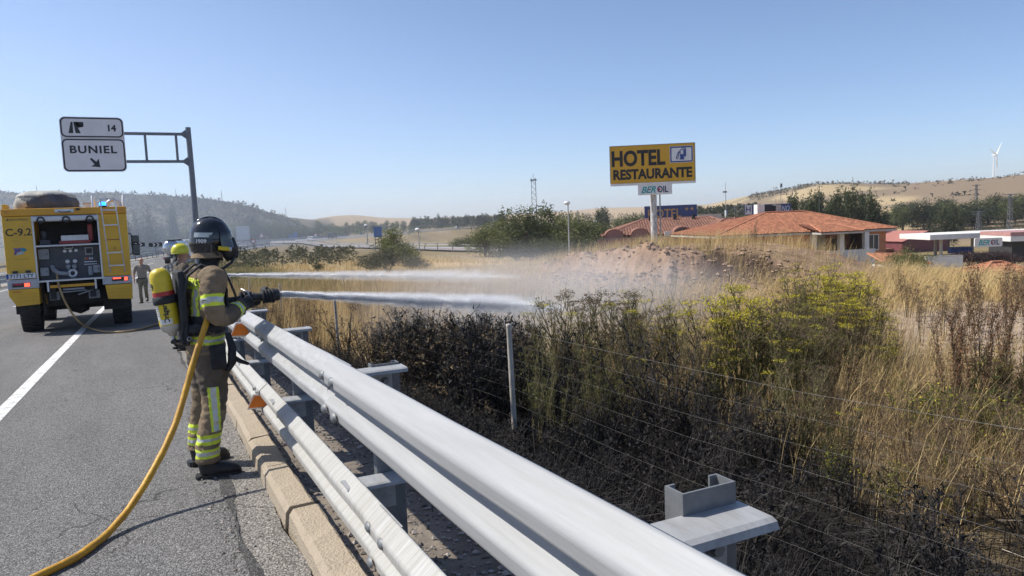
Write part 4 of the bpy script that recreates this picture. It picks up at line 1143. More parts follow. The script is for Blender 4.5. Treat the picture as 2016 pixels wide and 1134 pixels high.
def tree_proto(seed, kind, mat):
    """unit-height tree: (trunk mesh, crown mesh)"""
    r = random.Random(seed); mb = MB()
    if kind == 'broad':
        L = [((r.uniform(-.06, .06), r.uniform(-.06, .06), .50), (.25, .25, .34))]
        for i in range(7):
            a = 6.28 * i / 7 + r.uniform(-.4, .4); q = r.uniform(.14, .27); h = .22 + .56 * ((i * 3) % 7) / 6; b = r.uniform(.14, .21)
            L.append(((math.cos(a) * q, math.sin(a) * q, h), (b, b, b * r.uniform(.75, 1.05))))
        L.append(((r.uniform(-.08, .08), r.uniform(-.05, .05), .86), (.12, .12, .13)))
        cr = crown_mesh(seed, L, 3000, 0.040, mat)
        mb.tube([(0, 0, -.05), (.01, 0, .2), (0, .01, .45), (.02, 0, .7)], [.03, .024, .017, .008], 7)
        for _c, _b in L[1:6]: mb.tube([(0, 0, .28), ((_c[0]) * .6, _c[1] * .6, (_c[2] + .28) / 2 + .03), _c], [.014, .009, .004], 5)
    elif kind == 'poplar':
        L = [((r.uniform(-.012, .012), r.uniform(-.012, .012), h), (w_, w_, .11)) for h, w_ in ((.18, .085), (.32, .12), (.46, .13), (.60, .12), (.74, .095), (.87, .06), (.95, .035))]
        cr = crown_mesh(seed, L, 2200, 0.042, mat)
        mb.tube([(0, 0, -.05), (0, 0, .3), (0, 0, .9)], [.02, .014, .004], 6)
    elif kind == 'conifer':
        L = [((0, 0, .1 + .85 * i / 9), ((1 - i / 9.6) * .21 * r.uniform(.8, 1.15), (1 - i / 9.6) * .21 * r.uniform(.8, 1.15), .07)) for i in range(10)]
        cr = crown_mesh(seed, L, 2000, 0.036, mat)
        mb.tube([(0, 0, -.05), (0, 0, .3), (0, 0, .95)], [.022, .015, .004], 6)
    else:  # bush
        L = []
        for i in range(7):
            a = 6.28 * i / 7 + r.uniform(-.4, .4); q = r.uniform(.15, .42); b = r.uniform(.2, .36)
            L.append(((math.cos(a) * q, math.sin(a) * q, r.uniform(.25, .62)), (b, b, b * .85)))
        L.append(((0, 0, .55), (.34, .34, .36)))
        cr = crown_mesh(seed, L, 2300, 0.045, mat)
        for i in range(5):
            a = i * 1.3; mb.tube([(0, 0, -.05), (math.cos(a) * .12, math.sin(a) * .12, .25), (math.cos(a) * .3, math.sin(a) * .3, .55)], [.022, .016, .006], 5)
    me = bpy.data.meshes.new('trunk'); me.from_pydata(mb.v, [], mb.f); me.materials.append(m_bark); me.polygons.foreach_set('use_smooth', [True] * len(mb.f)); me.update()
    return me, cr
PRO = {('broad', 0): [tree_proto(i, 'broad', m_lf[0]) for i in (1, 2)], ('broad', 1): [tree_proto(i, 'broad', m_lf[1]) for i in (3, 4)], ('broad', 2): [tree_proto(i, 'broad', m_lf[2]) for i in (5, 6)],
       ('poplar', 4): [tree_proto(i, 'poplar', m_lf[4]) for i in (7, 8, 9)], ('conifer', 2): [tree_proto(i, 'conifer', m_lf[2]) for i in (10, 11)],
       ('bush', 0): [tree_proto(i, 'bush', m_lf[0]) for i in (12, 13)], ('bush', 1): [tree_proto(i, 'bush', m_lf[1]) for i in (14, 15)], ('bush', 3): [tree_proto(i, 'bush', m_lf[3]) for i in (16, 17)], ('bush', 5): [tree_proto(18, 'bush', m_lf[5])], ('bush', 2): [tree_proto(19, 'bush', m_lf[2])]}
tcount = 0
def tree(u, D, ytop, kind, mi, label, group=None, width=None, name=None, h=None, zb=None):
    """a tree standing in the direction of column u at distance D whose top reaches ytop in the photograph"""
    global tcount
    x, y = gp(u, D)
    g = gz(x, y) if zb is None else zb
    H = h if h else max(1.0, 1.62 - (ytop - HZ(u)) / F_PX * D - g)
    tcount += 1
    tr, cr = PRO[(kind, mi)][tcount % len(PRO[(kind, mi)])]
    wsc = (width / (0.8 if kind != 'bush' else 1.25)) if width else H * random.uniform(0.9, 1.15)
    nm = name or {'broad': 'tree', 'poplar': 'poplar_tree', 'conifer': 'conifer_tree', 'bush': 'bush'}[kind]
    e = empty(nm, (x, y, g - 0.05), random.uniform(0, 6.28), label, 'bush' if kind == 'bush' else 'tree', group)
    e.scale = (wsc, wsc, H)
    link('trunk', tr, e); link('crown', cr, e)
    return e
def beyond_road(u, t=-30.0):
    """forward distance at which column u has crossed the motorway"""
    for D in range(60, 480, 4):
        x, y = gp(u, D)
        if y > 60 and float(road_st(np.array([x]), np.array([y]))[1][0]) < t: return D
    return 480
for i, (u, yt, k) in enumerate([(262, 428, 'conifer'), (276, 412, 'conifer'), (290, 418, 'conifer'), (303, 402, 'conifer'), (316, 430, 'conifer'), (328, 440, 'conifer'), (258, 446, 'conifer')]):
    tree(u, beyond_road(u) + 6 + 8 * (i % 3), yt, k, 2, 'dark conifer in the clump beside the fire engine across the motorway', 'dark conifers across the motorway', width=8)
tree(349, beyond_road(349) + 14, 405, 'poplar', 4, 'tall slim poplar behind the sign post across the motorway', width=9)
tree(505, beyond_road(505) + 12, 424, 'poplar', 4, 'tall slim poplar right of the grey sign back', width=10)
tree(495, beyond_road(495) + 22, 432, 'poplar', 4, 'slim poplar just behind the grey sign back', width=8)
for i in range(34):
    u = 372 + i * 9.2 + random.uniform(-4, 4)
    yt = 443 - 0.014 * (u - 372) + random.uniform(-7, 9)
    tree(u, beyond_road(u) + random.uniform(4, 40), yt, 'broad' if i % 3 else 'bush', i % 2, 'leafy green tree in the row between the motorway and the scrub hill', 'trees along the far side of the motorway', width=random.uniform(5, 9))
for i in range(12):
    u = 690 + i * 11 + random.uniform(-4, 4)
    tree(u, beyond_road(u) + random.uniform(10, 50), 437 + random.uniform(-4, 4), 'broad', i % 2, 'leafy green tree by the motorway bend below the sand coloured hills', 'trees at the motorway bend')
# pine plantation, reads as one mass
def wood(name, u0, u1, D0, D1, yt0, yt1, n, mat, label, seed=0, size=1.0, slim=0.32):
    r = np.random.default_rng(seed); vs, fs, b = [], [], 0
    ox, oy = gp((u0 + u1) / 2, (D0 + D1) / 2)
    for i in range(n):
        u = r.uniform(u0, u1); D = r.uniform(D0, D1); x, y = gp(u, D); g = gz(x, y)
        H = max(2.0, (1.62 - ((yt0 + (yt1 - yt0) * (u - u0) / (u1 - u0)) + r.normal(0, 2.2) - HZ(u)) / F_PX * D - g))
        k = 60; hh = r.random(k) ** 0.8; w_ = H * slim * (1.05 - hh) * r.uniform(.7, 1.1, k); a = r.uniform(0, 6.28, k)
        c = np.stack([x - ox + np.cos(a) * w_, y - oy + np.sin(a) * w_, g + H * (0.12 + 0.88 * hh)], -1)
        v, f = chips(c, H * 0.09 * size * r.uniform(.6, 1.3, k), r, 1.4, 0.2); vs.append(v); fs.append(f + b); b += len(v)
    o = link(name, np_mesh(name, np.concatenate(vs), np.concatenate(fs), [mat]), loc=(ox, oy, 0))
    return tag(o, label, 'wood', kind='stuff')
wood('pine_wood', 815, 1000, 400, 470, 433, 425, 320, m_lf[2], 'dark pine plantation on the skyline left of the lattice mast', 1)
wood('distant_wood', 1120, 1300, 520, 700, 424, 420, 110, m_lf[2], 'dark far off wood below the pale blue ridge', 2)
wood('distant_wood', 1370, 1500, 300, 420, 412, 404, 110, m_lf[2], 'dark belt of trees behind the roof sign of the hotel', 3)
wood('roadside_scrub', 640, 830, 330, 380, 450, 446, 90, m_lf[0], 'low green scrub along the bend of the motorway', 4, 1.2, .5)
wood('field_hedge', 1830, 2060, 190, 230, 452, 446, 60, m_lf[3], 'dark scrub line between the tan field and the filling station', 5, 1.2, .55)
wood('field_scrub', 465, 700, 88, 150, 496, 487, 70, m_lf[3], 'low grey green scrub between the straw field and the slip road', 6, 1.5, .9)
# scrub dotted over the left hill
r = np.random.default_rng(9); n = 26000
uu = r.uniform(-250, 690, n); DD = 225 + (r.random(n) ** 0.8) * 330
xx, yy = zip(*[gp(a, b) for a, b in zip(uu, DD)]); xx, yy = np.array(xx), np.array(yy)
ss, tt = road_st(xx, yy)
k = ((tt < -34) | (tt > 500)) & (fbm(xx, yy, 0.012, 41) - 0.02 + r.normal(0, .16, n) > 0); xx, yy = xx[k], yy[k]; n = len(xx); zz = ground(xx, yy)
sz = r.uniform(0.6, 1.7, n) * np.where(r.random(n) < 0.08, 2.0, 1)
cs = np.repeat(np.stack([xx, yy, zz + sz * 0.25], -1), 6, 0) + r.normal(size=(n * 6, 3)) * np.repeat(sz, 6)[:, None] * np.array([.36, .36, .26])
v, f = chips(cs, np.repeat(sz, 6) * r.uniform(0.45, 0.9, n * 6), r, 1.1, 0.2)
tag(link('hill_scrub', np_mesh('hill_scrub', v, f, [leafmat('scrub', (0.135, 0.13, 0.085), (0.09, 0.09, 0.062))])), 'grey green scrub dotted over the dry hill', 'scrub', kind='stuff')
n = 5200; uu = r.uniform(1480, 2080, n); DD = r.uniform(420, 1180, n)
xx, yy = zip(*[gp(a, b) for a, b in zip(uu, DD)]); xx, yy = np.array(xx), np.array(yy)
lines = np.minimum(np.abs(np.sin(DD / 47 + uu / 160)), np.abs(np.sin(DD / 95 - uu / 300)))
k = (lines < .05) & (r.random(n) < .8) | (fbm(xx, yy, 0.006, 16) > 0.03) & (uu < 1790) & (DD > 700) & (r.random(n) < .5); xx, yy = xx[k], yy[k]; n = len(xx); zz = ground(xx, yy)
sz = r.uniform(1.5, 4.2, n); cs = np.repeat(np.stack([xx, yy, zz + sz * 0.2], -1), 5, 0) + r.normal(size=(n * 5, 3)) * np.repeat(sz, 5)[:, None] * np.array([.5, .5, .22])
v, f = chips(cs, np.repeat(sz, 5) * r.uniform(0.45, 0.9, n * 5), r, 1.1, 0.1)
tag(link('hill_scrub', np_mesh('hill_scrub', v, f, [leafmat('scrub_brown', (0.13, 0.11, 0.08), (0.08, 0.07, 0.05))])), 'brown scrub and field edges on the tan hills', 'scrub', kind='stuff')
# big group in the middle, round the slip road
MID = [(958, 128, 444, 'broad', 1, 7, 'pale green bushy tree at the left end of the clump by the slip road'), (985, 134, 436, 'broad', 1, 8, 'light green tree next to the left end of the clump by the slip road'), (1012, 126, 424, 'broad', 1, 8, 'tall tree of the clump left of the lattice mast'), (1040, 122, 402, 'broad', 0, 9, 'tallest tree of the clump, just under the lattice mast'),
       (1072, 128, 400, 'broad', 0, 9, 'tall tree with a ragged top right of the lattice mast'), (1102, 132, 418, 'broad', 1, 9, 'yellowish green tree left of the tall street lamp'), (1135, 122, 422, 'broad', 1, 9, 'yellow green tree right behind the tall street lamp'), (1165, 118, 426, 'broad', 0, 8, 'green tree between the tall street lamp and the hotel'), (1192, 112, 440, 'broad', 0, 7, 'rounded tree nearest the hotel dormers'), (1020, 112, 470, 'bush', 2, 9, 'dark low tree in front of the slip road'), (1058, 110, 468, 'bush', 2, 8, 'dark bushy tree at the foot of the tallest tree'), (1130, 108, 470, 'bush', 2, 8, 'dark bushy tree at the foot of the tall street lamp'), (1090, 112, 462, 'bush', 0, 8, 'green bushy tree in the middle of the clump foot'), (1180, 104, 466, 'bush', 2, 8, 'dark bush between the clump and the earth bank')]
for u, D, yt, kd, mi, wd_, lab in MID: tree(u, D, yt, kd, mi, lab, width=wd_)
tree(775, 84, 444, 'broad', 1, 'pale green willow like tree standing alone left of the sandy field', width=5.0)
tree(800, 80, 470, 'bush', 1, 'pale green bush at the right foot of the lone tree', width=4.4)
tree(765, 68, 478, 'bush', 3, 'dark greyish bush in front of the lone pale tree', width=5.2)
tree(735, 70, 492, 'bush', 3, 'lower grey bush left of the dark greyish one', width=4.2)
tree(815, 66, 498, 'bush', 3, 'low grey scrub right of the dark greyish bush', width=3.6)
tree(627, 78, 510, 'bush', 2, 'single small round green bush in the straw field', width=1.6)
for i in range(16):
    s_, t_ = 58 + i * 6.5 + random.uniform(-2, 2), random.uniform(4.5, 9)
    x, y = road_pt(np.array([s_]), np.array([t_])); x, y = float(x[0]), float(y[0]); u = CX + F_PX * math.tan(math.atan2(x, y) - PSI)
    tree(u, depth(x, y), 0, 'bush', i % 3 if i % 3 != 1 else 3, 'low dark green scrub on the motorway embankment right of the helmet', 'low scrub on the motorway embankment', width=random.uniform(1.6, 3), h=random.uniform(.7, 1.3))
tree(1080, 92, 497, 'bush', 1, 'small bright green bush left of the yellow one', width=2.4)
tree(1104, 90, 504, 'bush', 1, 'small yellow tinged bush near the foot of the street lamp', width=1.9).children[1].data.materials[0] = m_lf[1]
for i in range(7): tree(905 + i * 9, 170 + 8 * (i % 3), 462 + random.uniform(-3, 3), 'bush', 3 if i % 2 else 1, 'dull green scrub bush below the motorway at the pine wood', 'scrub bushes below the pine wood', width=6)
for i, (u, yt) in enumerate([(1182, 413), (1190, 410), (1198, 412)]): tree(u, 300 + 6 * i, yt, 'poplar', 4, 'slim dark poplar in the trio left of the yellow hotel sign', 'trio of far poplars', width=8)
for i, (u, yt) in enumerate([(1242, 422), (1258, 418), (1276, 424), (1225, 428)]): tree(u, 230 + 8 * i, yt, 'broad', 0, 'rounded dark tree behind the mast of the yellow hotel sign', 'rounded trees behind the hotel sign mast', width=8)
for i in range(9): tree(1440 + i * 14, 135 + 5 * (i % 3), 424 - i * 1.5 + random.uniform(-3, 3), 'bush' if i % 2 else 'broad', i % 2, 'leafy green bush between the hotel and the tiled house', 'bushes behind the ridge of the tiled house', width=6)
for i in range(20):
    u = 1562 + i * 9.6 + random.uniform(-3, 3)
    yt = (388, 384, 390, 396, 384, 376, 380, 400, 392, 384, 376, 374, 378, 372, 380, 384, 378, 392, 404, 412)[i]
    tree(u, 150 + 9 * (i % 4), yt, 'poplar', 4, 'dark green poplar in the row behind the tiled roof', 'poplar row behind the tiled house', width=random.uniform(5.5, 8))
for i in range(15):
    u = 1765 + i * 18 + random.uniform(-5, 5)
    tree(u, 235 + 12 * (i % 3), (404, 398, 396, 392, 400, 388, 392, 398, 396, 402, 386, 380, 384, 388, 378)[i], 'broad', 2 if i % 2 else 0, 'rounded dark tree on the edge of the tan fields', 'rounded trees below the tan hills', width=random.uniform(9, 13))
tree(1871, 150, 412, 'broad', 2, 'dark tree standing alone in front of the tan field', width=6)
tree(1838, 160, 428, 'bush', 2, 'low dark bush left of the lone dark tree', width=6)
tree(1790, 62, 470, 'bush', 1, 'big bright green leafy bush at the corner of the tiled house', name='bush', width=3.0)
tree(1810, 64, 490, 'bush', 1, 'smaller bright green bush right of the big one by the house', width=3.0)
tree(1776, 66, 488, 'bush', 0, 'green bush left of the big one by the house', width=2.6)
for i in range(6): tree(1893 + i * 21, 92 + 2 * (i % 2), 491 + random.uniform(-3, 3), 'bush', 5, 'dark purplish shrub in the hedge under the filling station canopy', 'dark hedge at the filling station', width=4.4)

# ------------------------------------------------------------------ buildings
m_tile = M('roof_tile', (0.43, 0.185, 0.105), col2=(0.33, 0.14, 0.08), rough=0.85, scale=1.5, island=0.28, spec=0.2)
m_tile_old = M('roof_tile_dusty', (0.30, 0.155, 0.11), col2=(0.235, 0.12, 0.09), rough=0.9, scale=1.2, island=0.2, spec=0.15)
m_ochre = M('render_ochre', (0.50, 0.22, 0.115), rough=0.9, var=0.08, scale=1.2, spec=0.1)
m_cream = M('render_cream', (0.62, 0.55, 0.42), rough=0.9, var=0.06, scale=1.0, spec=0.1)
m_whitew = M('white_wall', (0.74, 0.72, 0.69), rough=0.85, var=0.05, scale=0.8, dirt=(0.45, 0.42, 0.38), dscale=1.0, damt=0.35)
m_glass = M('window_glass', (0.05, 0.06, 0.07), rough=0.08, var=0.1)
m_brick = M('brick_pink', (0.36, 0.175, 0.14), col2=(0.28, 0.135, 0.11), rough=0.9, scale=9)
m_maroon = M('sheet_maroon', (0.175, 0.052, 0.058), rough=0.55, var=0.08, scale=0.7)
m_concrete = M('concrete', (0.46, 0.44, 0.41), rough=0.9, var=0.1, scale=1.5)
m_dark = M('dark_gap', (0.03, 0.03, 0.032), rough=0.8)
def hip_planes(x0, x1, y0, y1, ze, zr_, ra, rb, yr=None):
    """four roof slopes of a hipped roof in local coordinates (ridge from x=ra to rb)"""
    yr = (y0 + y1) / 2 if yr is None else yr
    A, B, C, D_ = Vector((x0, y0, ze)), Vector((x1, y0, ze)), Vector((x1, y1, ze)), Vector((x0, y1, ze))
    E, Fv = Vector((ra, yr, zr_)), Vector((rb, yr, zr_))
    return [[A, B, Fv, E], [C, D_, E, Fv], [D_, A, E], [B, C, Fv]]
def tiled(name, planes, mat, parent, tw=0.26, tl=0.42, ridge=0.13):
    """every slope laid with single curved tiles; too small here to take apart, so one part"""
    V, Fc, b = [], [], 0
    for poly in planes:
        p0, p1 = poly[0], poly[1]
        ux = (p1 - p0).normalized(); nrm = ux.cross(poly[2] - p0).normalized()
        if nrm.z < 0: nrm = -nrm
        uy = nrm.cross(ux)
        if (poly[2] - p0).dot(uy) < 0: uy = -uy
        q = [((p - p0).dot(ux), (p - p0).dot(uy)) for p in poly]
        W, H = q[1][0], max(c[1] for c in q)
        top = [c for c in q[2:]]; tl_, tr_ = (min(c[0] for c in top), max(c[0] for c in top))
        for j in range(int(H / tl)):
            a = (j + 0.5) * tl / H; xa, xb = tl_ * a, W + (tr_ - W) * a
            for i in range(int((xb - xa) / tw)):
                x = xa + (i + 0.5) * tw + random.uniform(-.012, .012); y = j * tl - 0.05
                lift = random.uniform(0, 0.012)
                for yy_, li in ((y, 0.045), (y + tl * 1.12, 0.012)):
                    for k, (dx, dz) in enumerate(((-.48, 0), (-.24, .055), (.24, .055), (.48, 0))):
                        V.append(p0 + ux * (x + dx * tw) + uy * yy_ + nrm * (dz + li + lift))
                Fc += [(b, b + 1, b + 5, b + 4), (b + 1, b + 2, b + 6, b + 5), (b + 2, b + 3, b + 7, b + 6)]; b += 8
    o = link(name, np_mesh(name, np.array([tuple(v) for v in V]), np.array(Fc), [mat], smooth=False), parent)
    o['kind'] = 'stuff'
    mb = MB()
    for poly in planes: mb.add([p - Vector((0, 0, 0.03)) for p in poly], [tuple(range(len(poly)))])
    mb.build('roof_deck', mat, parent)
    mb = MB()
    seen = set()
    for poly in planes:
        k = len(poly)
        for i in range(1, k):
            a, c = poly[i], poly[(i + 1) % k]
            key = tuple(sorted((tuple(round(q, 2) for q in a), tuple(round(q, 2) for q in c))))
            if key in seen: continue
            seen.add(key)
            mb.tube([a + Vector((0, 0, .04)), c + Vector((0, 0, .04))], ridge, 6)
    mb.build('ridge_tiles', mat, parent)
AX = math.atan2(-math.sin(PSI), math.cos(PSI))       # rotation that lays local x across the view axis
def site(u, D, z=None):
    x, y = gp(u, D); return (x, y, gz(x, y) if z is None else z)
def zat(v, u, D): return 1.62 - (v - HZ(u)) / F_PX * D

# tiled house: local x to the right, y away
hs = empty('tiled_house', site(1600, 90, -4.9), AX + R(9), 'single storey ochre house with a broad orange tiled hip roof and white porch', 'house')
W0, W1, ZE, ZR = -12.2, 11.6, 3.55, 6.05
tiled('roof_tiles', hip_planes(W0, W1, 0.0, 15.0, ZE, ZR, -2.3, 2.9, 6.6), m_tile, hs)
MB().bb((W0 + .05, 0.05, ZE - 0.32), (W1 - .05, 14.9, ZE - 0.06)).build('eaves', m_concrete, hs, bevel=.03)
tiled('porch_tiles', [[Vector((0.0, -2.2, ZE - .05)), Vector((5.6, -2.2, ZE - .05)), Vector((4.2, 3.6, ZE + 1.05)), Vector((1.6, 3.6, ZE + 1.05))], [Vector((-.6, 2.6, ZE + .95)), Vector((0, -2.2, ZE - .05)), Vector((1.6, 3.6, ZE + 1.05))], [Vector((5.6, -2.2, ZE - .05)), Vector((6.2, 2.6, ZE + .95)), Vector((4.2, 3.6, ZE + 1.05))]], m_tile, hs)
MB().bb((0.05, -2.1, ZE - .34), (5.55, 0.0, ZE - .10)).build('porch_beam', m_concrete, hs, bevel=.03)
mb = MB(); mb.bb((-11.4, 0.8, -.5), (0.9, 1.1, ZE - .33)); mb.bb((7.9, .8, -.5), (10.6, 1.1, ZE - .33)); mb.bb((10.3, 1.1, -.5), (10.6, 14, ZE - .33)); mb.bb((-11.4, 1.1, -.5), (-11.1, 14, ZE - .33)); mb.bb((-11.4, 13.7, -.5), (10.6, 14, ZE - .33))
mb.build('wall', m_ochre, hs)
MB().bb((0.9, 4.2, -.5), (7.9, 4.4, ZE - .33)).build('porch_wall', m_ochre, hs)
MB().bb((2.2, 3.9, 0.2), (4.3, 4.2, ZE - .5)).build('porch_panel', m_cream, hs)
for x in (0.55, 4.2, 7.55): MB().bb((x - .3, .1, -.4), (x + .3, .7, ZE - .33)).build('column', m_whitew, hs, bevel=.02)
MB().bb((-.3, -.2, -.8), (1.1, .75, 1.0)).build('column_base', m_whitew, hs, bevel=.02)
MB().bb((1.1, -.05, -.9), (8.6, .12, 1.15)).build('parapet', m_whitew, hs, bevel=.02)
for x in (-8.6, -5.0): 
    MB().bb((x - .04, .74, .9), (x + .84, .79, 2.4)).build('window', m_whitew, hs); MB().bb((x + .06, .72, 1.0), (x + .74, .735, 2.3)).build('window_pane', m_glass, hs)
wn = MB().bb((8.15, .72, .9), (9.6, .78, 2.9)).build('window', m_whitew, hs); MB().bb((8.25, .7, 1.0), (8.82, .715, 2.8)).build('pane', m_glass, wn); MB().bb((8.93, .7, 1.0), (9.5, .715, 2.8)).build('pane', m_glass, wn)
MB().bb((5.4, 4.1, .2), (6.2, 4.19, 2.4)).build('door', m_glass, hs)
ch = MB().bb((-3.2, 7.2, ZR - .6), (-2.2, 8.2, ZR + 1.1)).build('chimney', m_whitew, hs, bevel=.02); MB().bb((-2.15, 7.25, ZR - .4), (-.6, 8.2, ZR + .95)).build('flue_casing', m_dark, ch)
MB().bb((-.55, 7.3, ZR - .4), (.2, 8.1, ZR + 1.0)).build('flue_casing', m_concrete, ch)
an = empty('roof_aerial', site(1541, 97, 0), 0, 'thin aerial with a vane on the ridge of the tiled house', 'aerial')
z0 = zat(424, 1541, 97); an.location.z = z0
mb = MB(); mb.cyl((0, 0, 0), (0, 0, 4.2), .035, n=6); mb.build('pole', m_galv_dark, an)
mb = MB(); mb.cyl((0, 0, 2.7), (1.6, -.5, 2.7), .03, n=5); mb.cyl((.8, -.25, 2.5), (.8, -.25, 2.9), .05, n=5); mb.cyl((1.5, -.5, 2.45), (1.5, -.5, 2.95), .05, n=5); mb.prism([(-.15, 0), (.2, 0), (.25, .5), (-.1, .45)], .05, Matrix.Translation((0, 0, 3.6)) @ Matrix.Rotation(R(90), 4, 'X')); mb.build('vane', m_galv_dark, an)
a2 = empty('roof_aerial', site(1616, 100, zat(418, 1616, 100)), 0, 'bare whip aerial above the tiled roof before the poplars', 'aerial'); MB().cyl((0, 0, 0), (0, 0, 3.6), .03, .015, n=5).build('pole', m_galv_dark, a2)
lt = empty('lean_to', site(1782, 80, -5.55), AX, 'small lean-to with an orange tiled roof at the right foot of the house', 'shed')
tiled('roof_tiles', [[Vector((-2.2, 0, .9)), Vector((3.0, 0, .55)), Vector((2.0, 3, 1.5)), Vector((-2.4, 3, 1.7))]], m_tile, lt); MB().bb((-2.0, .3, -1.2), (2.6, 2.8, .55)).build('wall', m_whitew, lt)

# hotel with arched dormers
ht = empty('hotel', site(1330, 104, -8.0), AX + R(-6), 'low hotel with a dusty red roof and arched dormers behind the earth bank', 'hotel')
HB = 5.0
ht.scale = (1.333, 1.333, 1.333)
tiled('roof_tiles', hip_planes(-7.5, 8.5, 0, 15, HB, HB + 1.55, -2.5, 5.0, 8.0), m_tile_old, ht, tw=.3, tl=.5)
tiled('wing_tiles', hip_planes(2.5, 12.0, -2.5, 11, HB - .1, HB + 1.3, 6.0, 8.5, 4.2), m_tile_old, ht, tw=.3, tl=.5)
MB().bb((-7.0, .4, -.5), (8, 14.4, HB - .05)).build('wall', m_brick, ht); MB().bb((2.8, -2.2, -.5), (11.6, .5, HB - .15)).build('wing_wall', m_brick, ht)
MB().bb((-8.0, -1.2, HB - 1.15), (3.5, -1.0, HB - .25)).build('balcony_parapet', m_brick, ht)
MB().bb((-8.0, -1.22, HB - .25), (3.5, -.98, HB - .19)).build('handrail', m_galv_dark, ht)
for i, x in enumerate((-6.2, -3.5, .9)):
    mb = MB(); pts = [(-1.0, 0)] + [(-1.0 * math.cos(R(a)), .75 * math.sin(R(a)) + .35) for a in range(0, 181, 15)] + [(1.0, 0)]
    mb.prism(pts, 4.2, facing((x, 3.9, HB - .35), (0, -1, 0))); d = mb.build('dormer', m_tile_old, ht)
    mb = MB(); mb.prism([(p[0] * .82, p[1] * .82) for p in pts], .06, facing((x, -.32, HB - .30), (0, -1, 0))); mb.build('dormer_glass', m_brick if i < 2 else m_glass, d)
MB().bb((1.9, -.6, HB - .4), (3.2, -.4, HB + .35)).build('white_panel', m_whitew, ht)
MB().bb((-1.0, -.6, HB - .4), (-.2, -.4, HB + .3)).build('white_panel', m_whitew, ht)
MB().bb((6.5, 1.2, HB + .6), (6.95, 1.6, HB + 1.55)).build('chimney', m_brick, ht)
MB().bb((3.9, 9.5, HB + 1.2), (6.6, 9.7, HB + 1.9)).build('roof_board', m_cream, ht)
for x in (-2.0, .8, 2.9): MB().bb((x, 7.0, HB + 1.2), (x + .35, 7.4, HB + 1.95)).build('vent_pipe', m_dark, ht)

m_navy = M('sign_navy', (0.03, 0.055, 0.17), rough=0.4, var=0.12, scale=2)
m_gold = M('sign_gold', (0.50, 0.30, 0.09), rough=0.5, var=0.1)
m_paleltr = M('sign_pale_letters', (0.62, 0.62, 0.66), rough=0.5, var=0.08)
sg = empty('hotel_roof_sign', site(1325, 120, 0), AX + R(-3), 'navy blue hotel sign with gold letters and two stars above the dormers', 'sign')
zs = zat(417, 1325, 120); sg.location.z = zs - 1.33; sg.scale = (1.333, 1.333, 1.333)
MB().bb((-3.15, 0, 0), (3.15, .25, 1.75)).build('panel', m_navy, sg, bevel=.02)
text('lettering', 'HOTEL', m_gold, sg, facing((-.75, -.012, .82), (0, -1, 0)), size=1.45, bold=.02, width=4.0, extrude=.008)
for x in (1.9, 2.55):
    st = [(.27 * math.cos(R(90 + 36 * i)) * (1 if i % 2 == 0 else .42), .27 * math.sin(R(90 + 36 * i)) * (1 if i % 2 == 0 else .42)) for i in range(10)]
    mb = MB(); mb.prism(st, .012, facing((x, -.003, 1.25), (0, -1, 0))); mb.build('star', m_gold, sg)
for x in (-2.9, 2.7): MB().bb((x - .06, .3, -2.4), (x + .06, .4, .3)).build('leg', m_galv, sg)
mb = MB(); mb.cyl((-.5, .3, -1.0), (.1, .3, .1), .06, n=5); mb.cyl((.7, .3, -1.0), (.1, .3, .1), .06, n=5); mb.build('brace', m_galv, sg)
ar = empty('area_sign', site(1507, 118, 0), AX + R(4), 'dark navy area sign with pale italic letters rising behind the tiled ridge', 'sign')
ar.location.z = zat(422, 1507, 118)
MB().bb((-3.0, 0, 0), (4.5, .3, 1.55)).build('panel', m_navy, ar)
MB().bb((-3.0, -.02, .05), (-1.9, -.005, 1.5)).build('white_block', m_whitew, ar)
text('lettering', 'H', m_navy, ar, facing((-2.5, -.03, .78), (0, -1, 0)), size=1.25, bold=.02)
text('lettering', 'AREA SERRANO', m_paleltr, ar, facing((1.3, -.02, .78), (0, -1, 0)), size=1.25, bold=.01, shear=.2, width=5.9)
mb = MB()
for p, q in (((-4.6, .2, -.2), (-4.6, .2, 1.5)), ((-4.6, .2, 1.5), (-3, .2, 1.5)), ((-4.6, .2, .1), (-3, .2, 1.4)), ((-4.6, .2, 1.4), (-3, .2, .1)), ((-3.05, .2, -2), (-3.05, .2, 1.5)), ((4.2, .3, -2), (4.2, .3, 1.5))): mb.cyl(p, q, .05, n=5)
mb.build('frame', m_galv_dark, ar)
for x in (2.2, 2.7, 3.3): MB().cyl((x, .4, 0), (x, .4, 2.4), .03, n=5).build('aerial_rod', m_galv_dark, ar)

# red shed and filling station
rs = empty('red_shed', site(1822, 140, -8.65), AX + R(14), 'maroon sheet metal shed with a low gable and pale red roof', 'shed'); rs.scale = (1.25, 1.25, 1.25)
mb = MB(); mb.prism([(-3.8, -1.5), (4.4, -1.5), (4.4, 2.9), (.6, 3.95), (-3.8, 2.6)], .1, facing((0, 0, 0), (0, -1, 0))); mb.build('gable_wall', m_maroon, rs)
mb = MB(); mb.bb((-3.8, .12, -1.5), (-3.7, 16, 2.55)); mb.bb((4.3, .12, -1.5), (4.4, 16, 2.8)); mb.build('side_wall', m_maroon, rs)
mb = MB(); mb.quad(Vector((-4.1, -.3, 2.55)), Vector((.6, -.3, 4.02)), Vector((.6, 16, 4.02)), Vector((-4.1, 16, 2.55))); mb.quad(Vector((.6, -.3, 4.02)), Vector((4.7, -.3, 2.88)), Vector((4.7, 16, 2.88)), Vector((.6, 16, 4.02))); mb.build('roof', M('sheet_red', (0.42, 0.17, 0.13), rough=0.6, var=0.1, scale=2), rs)
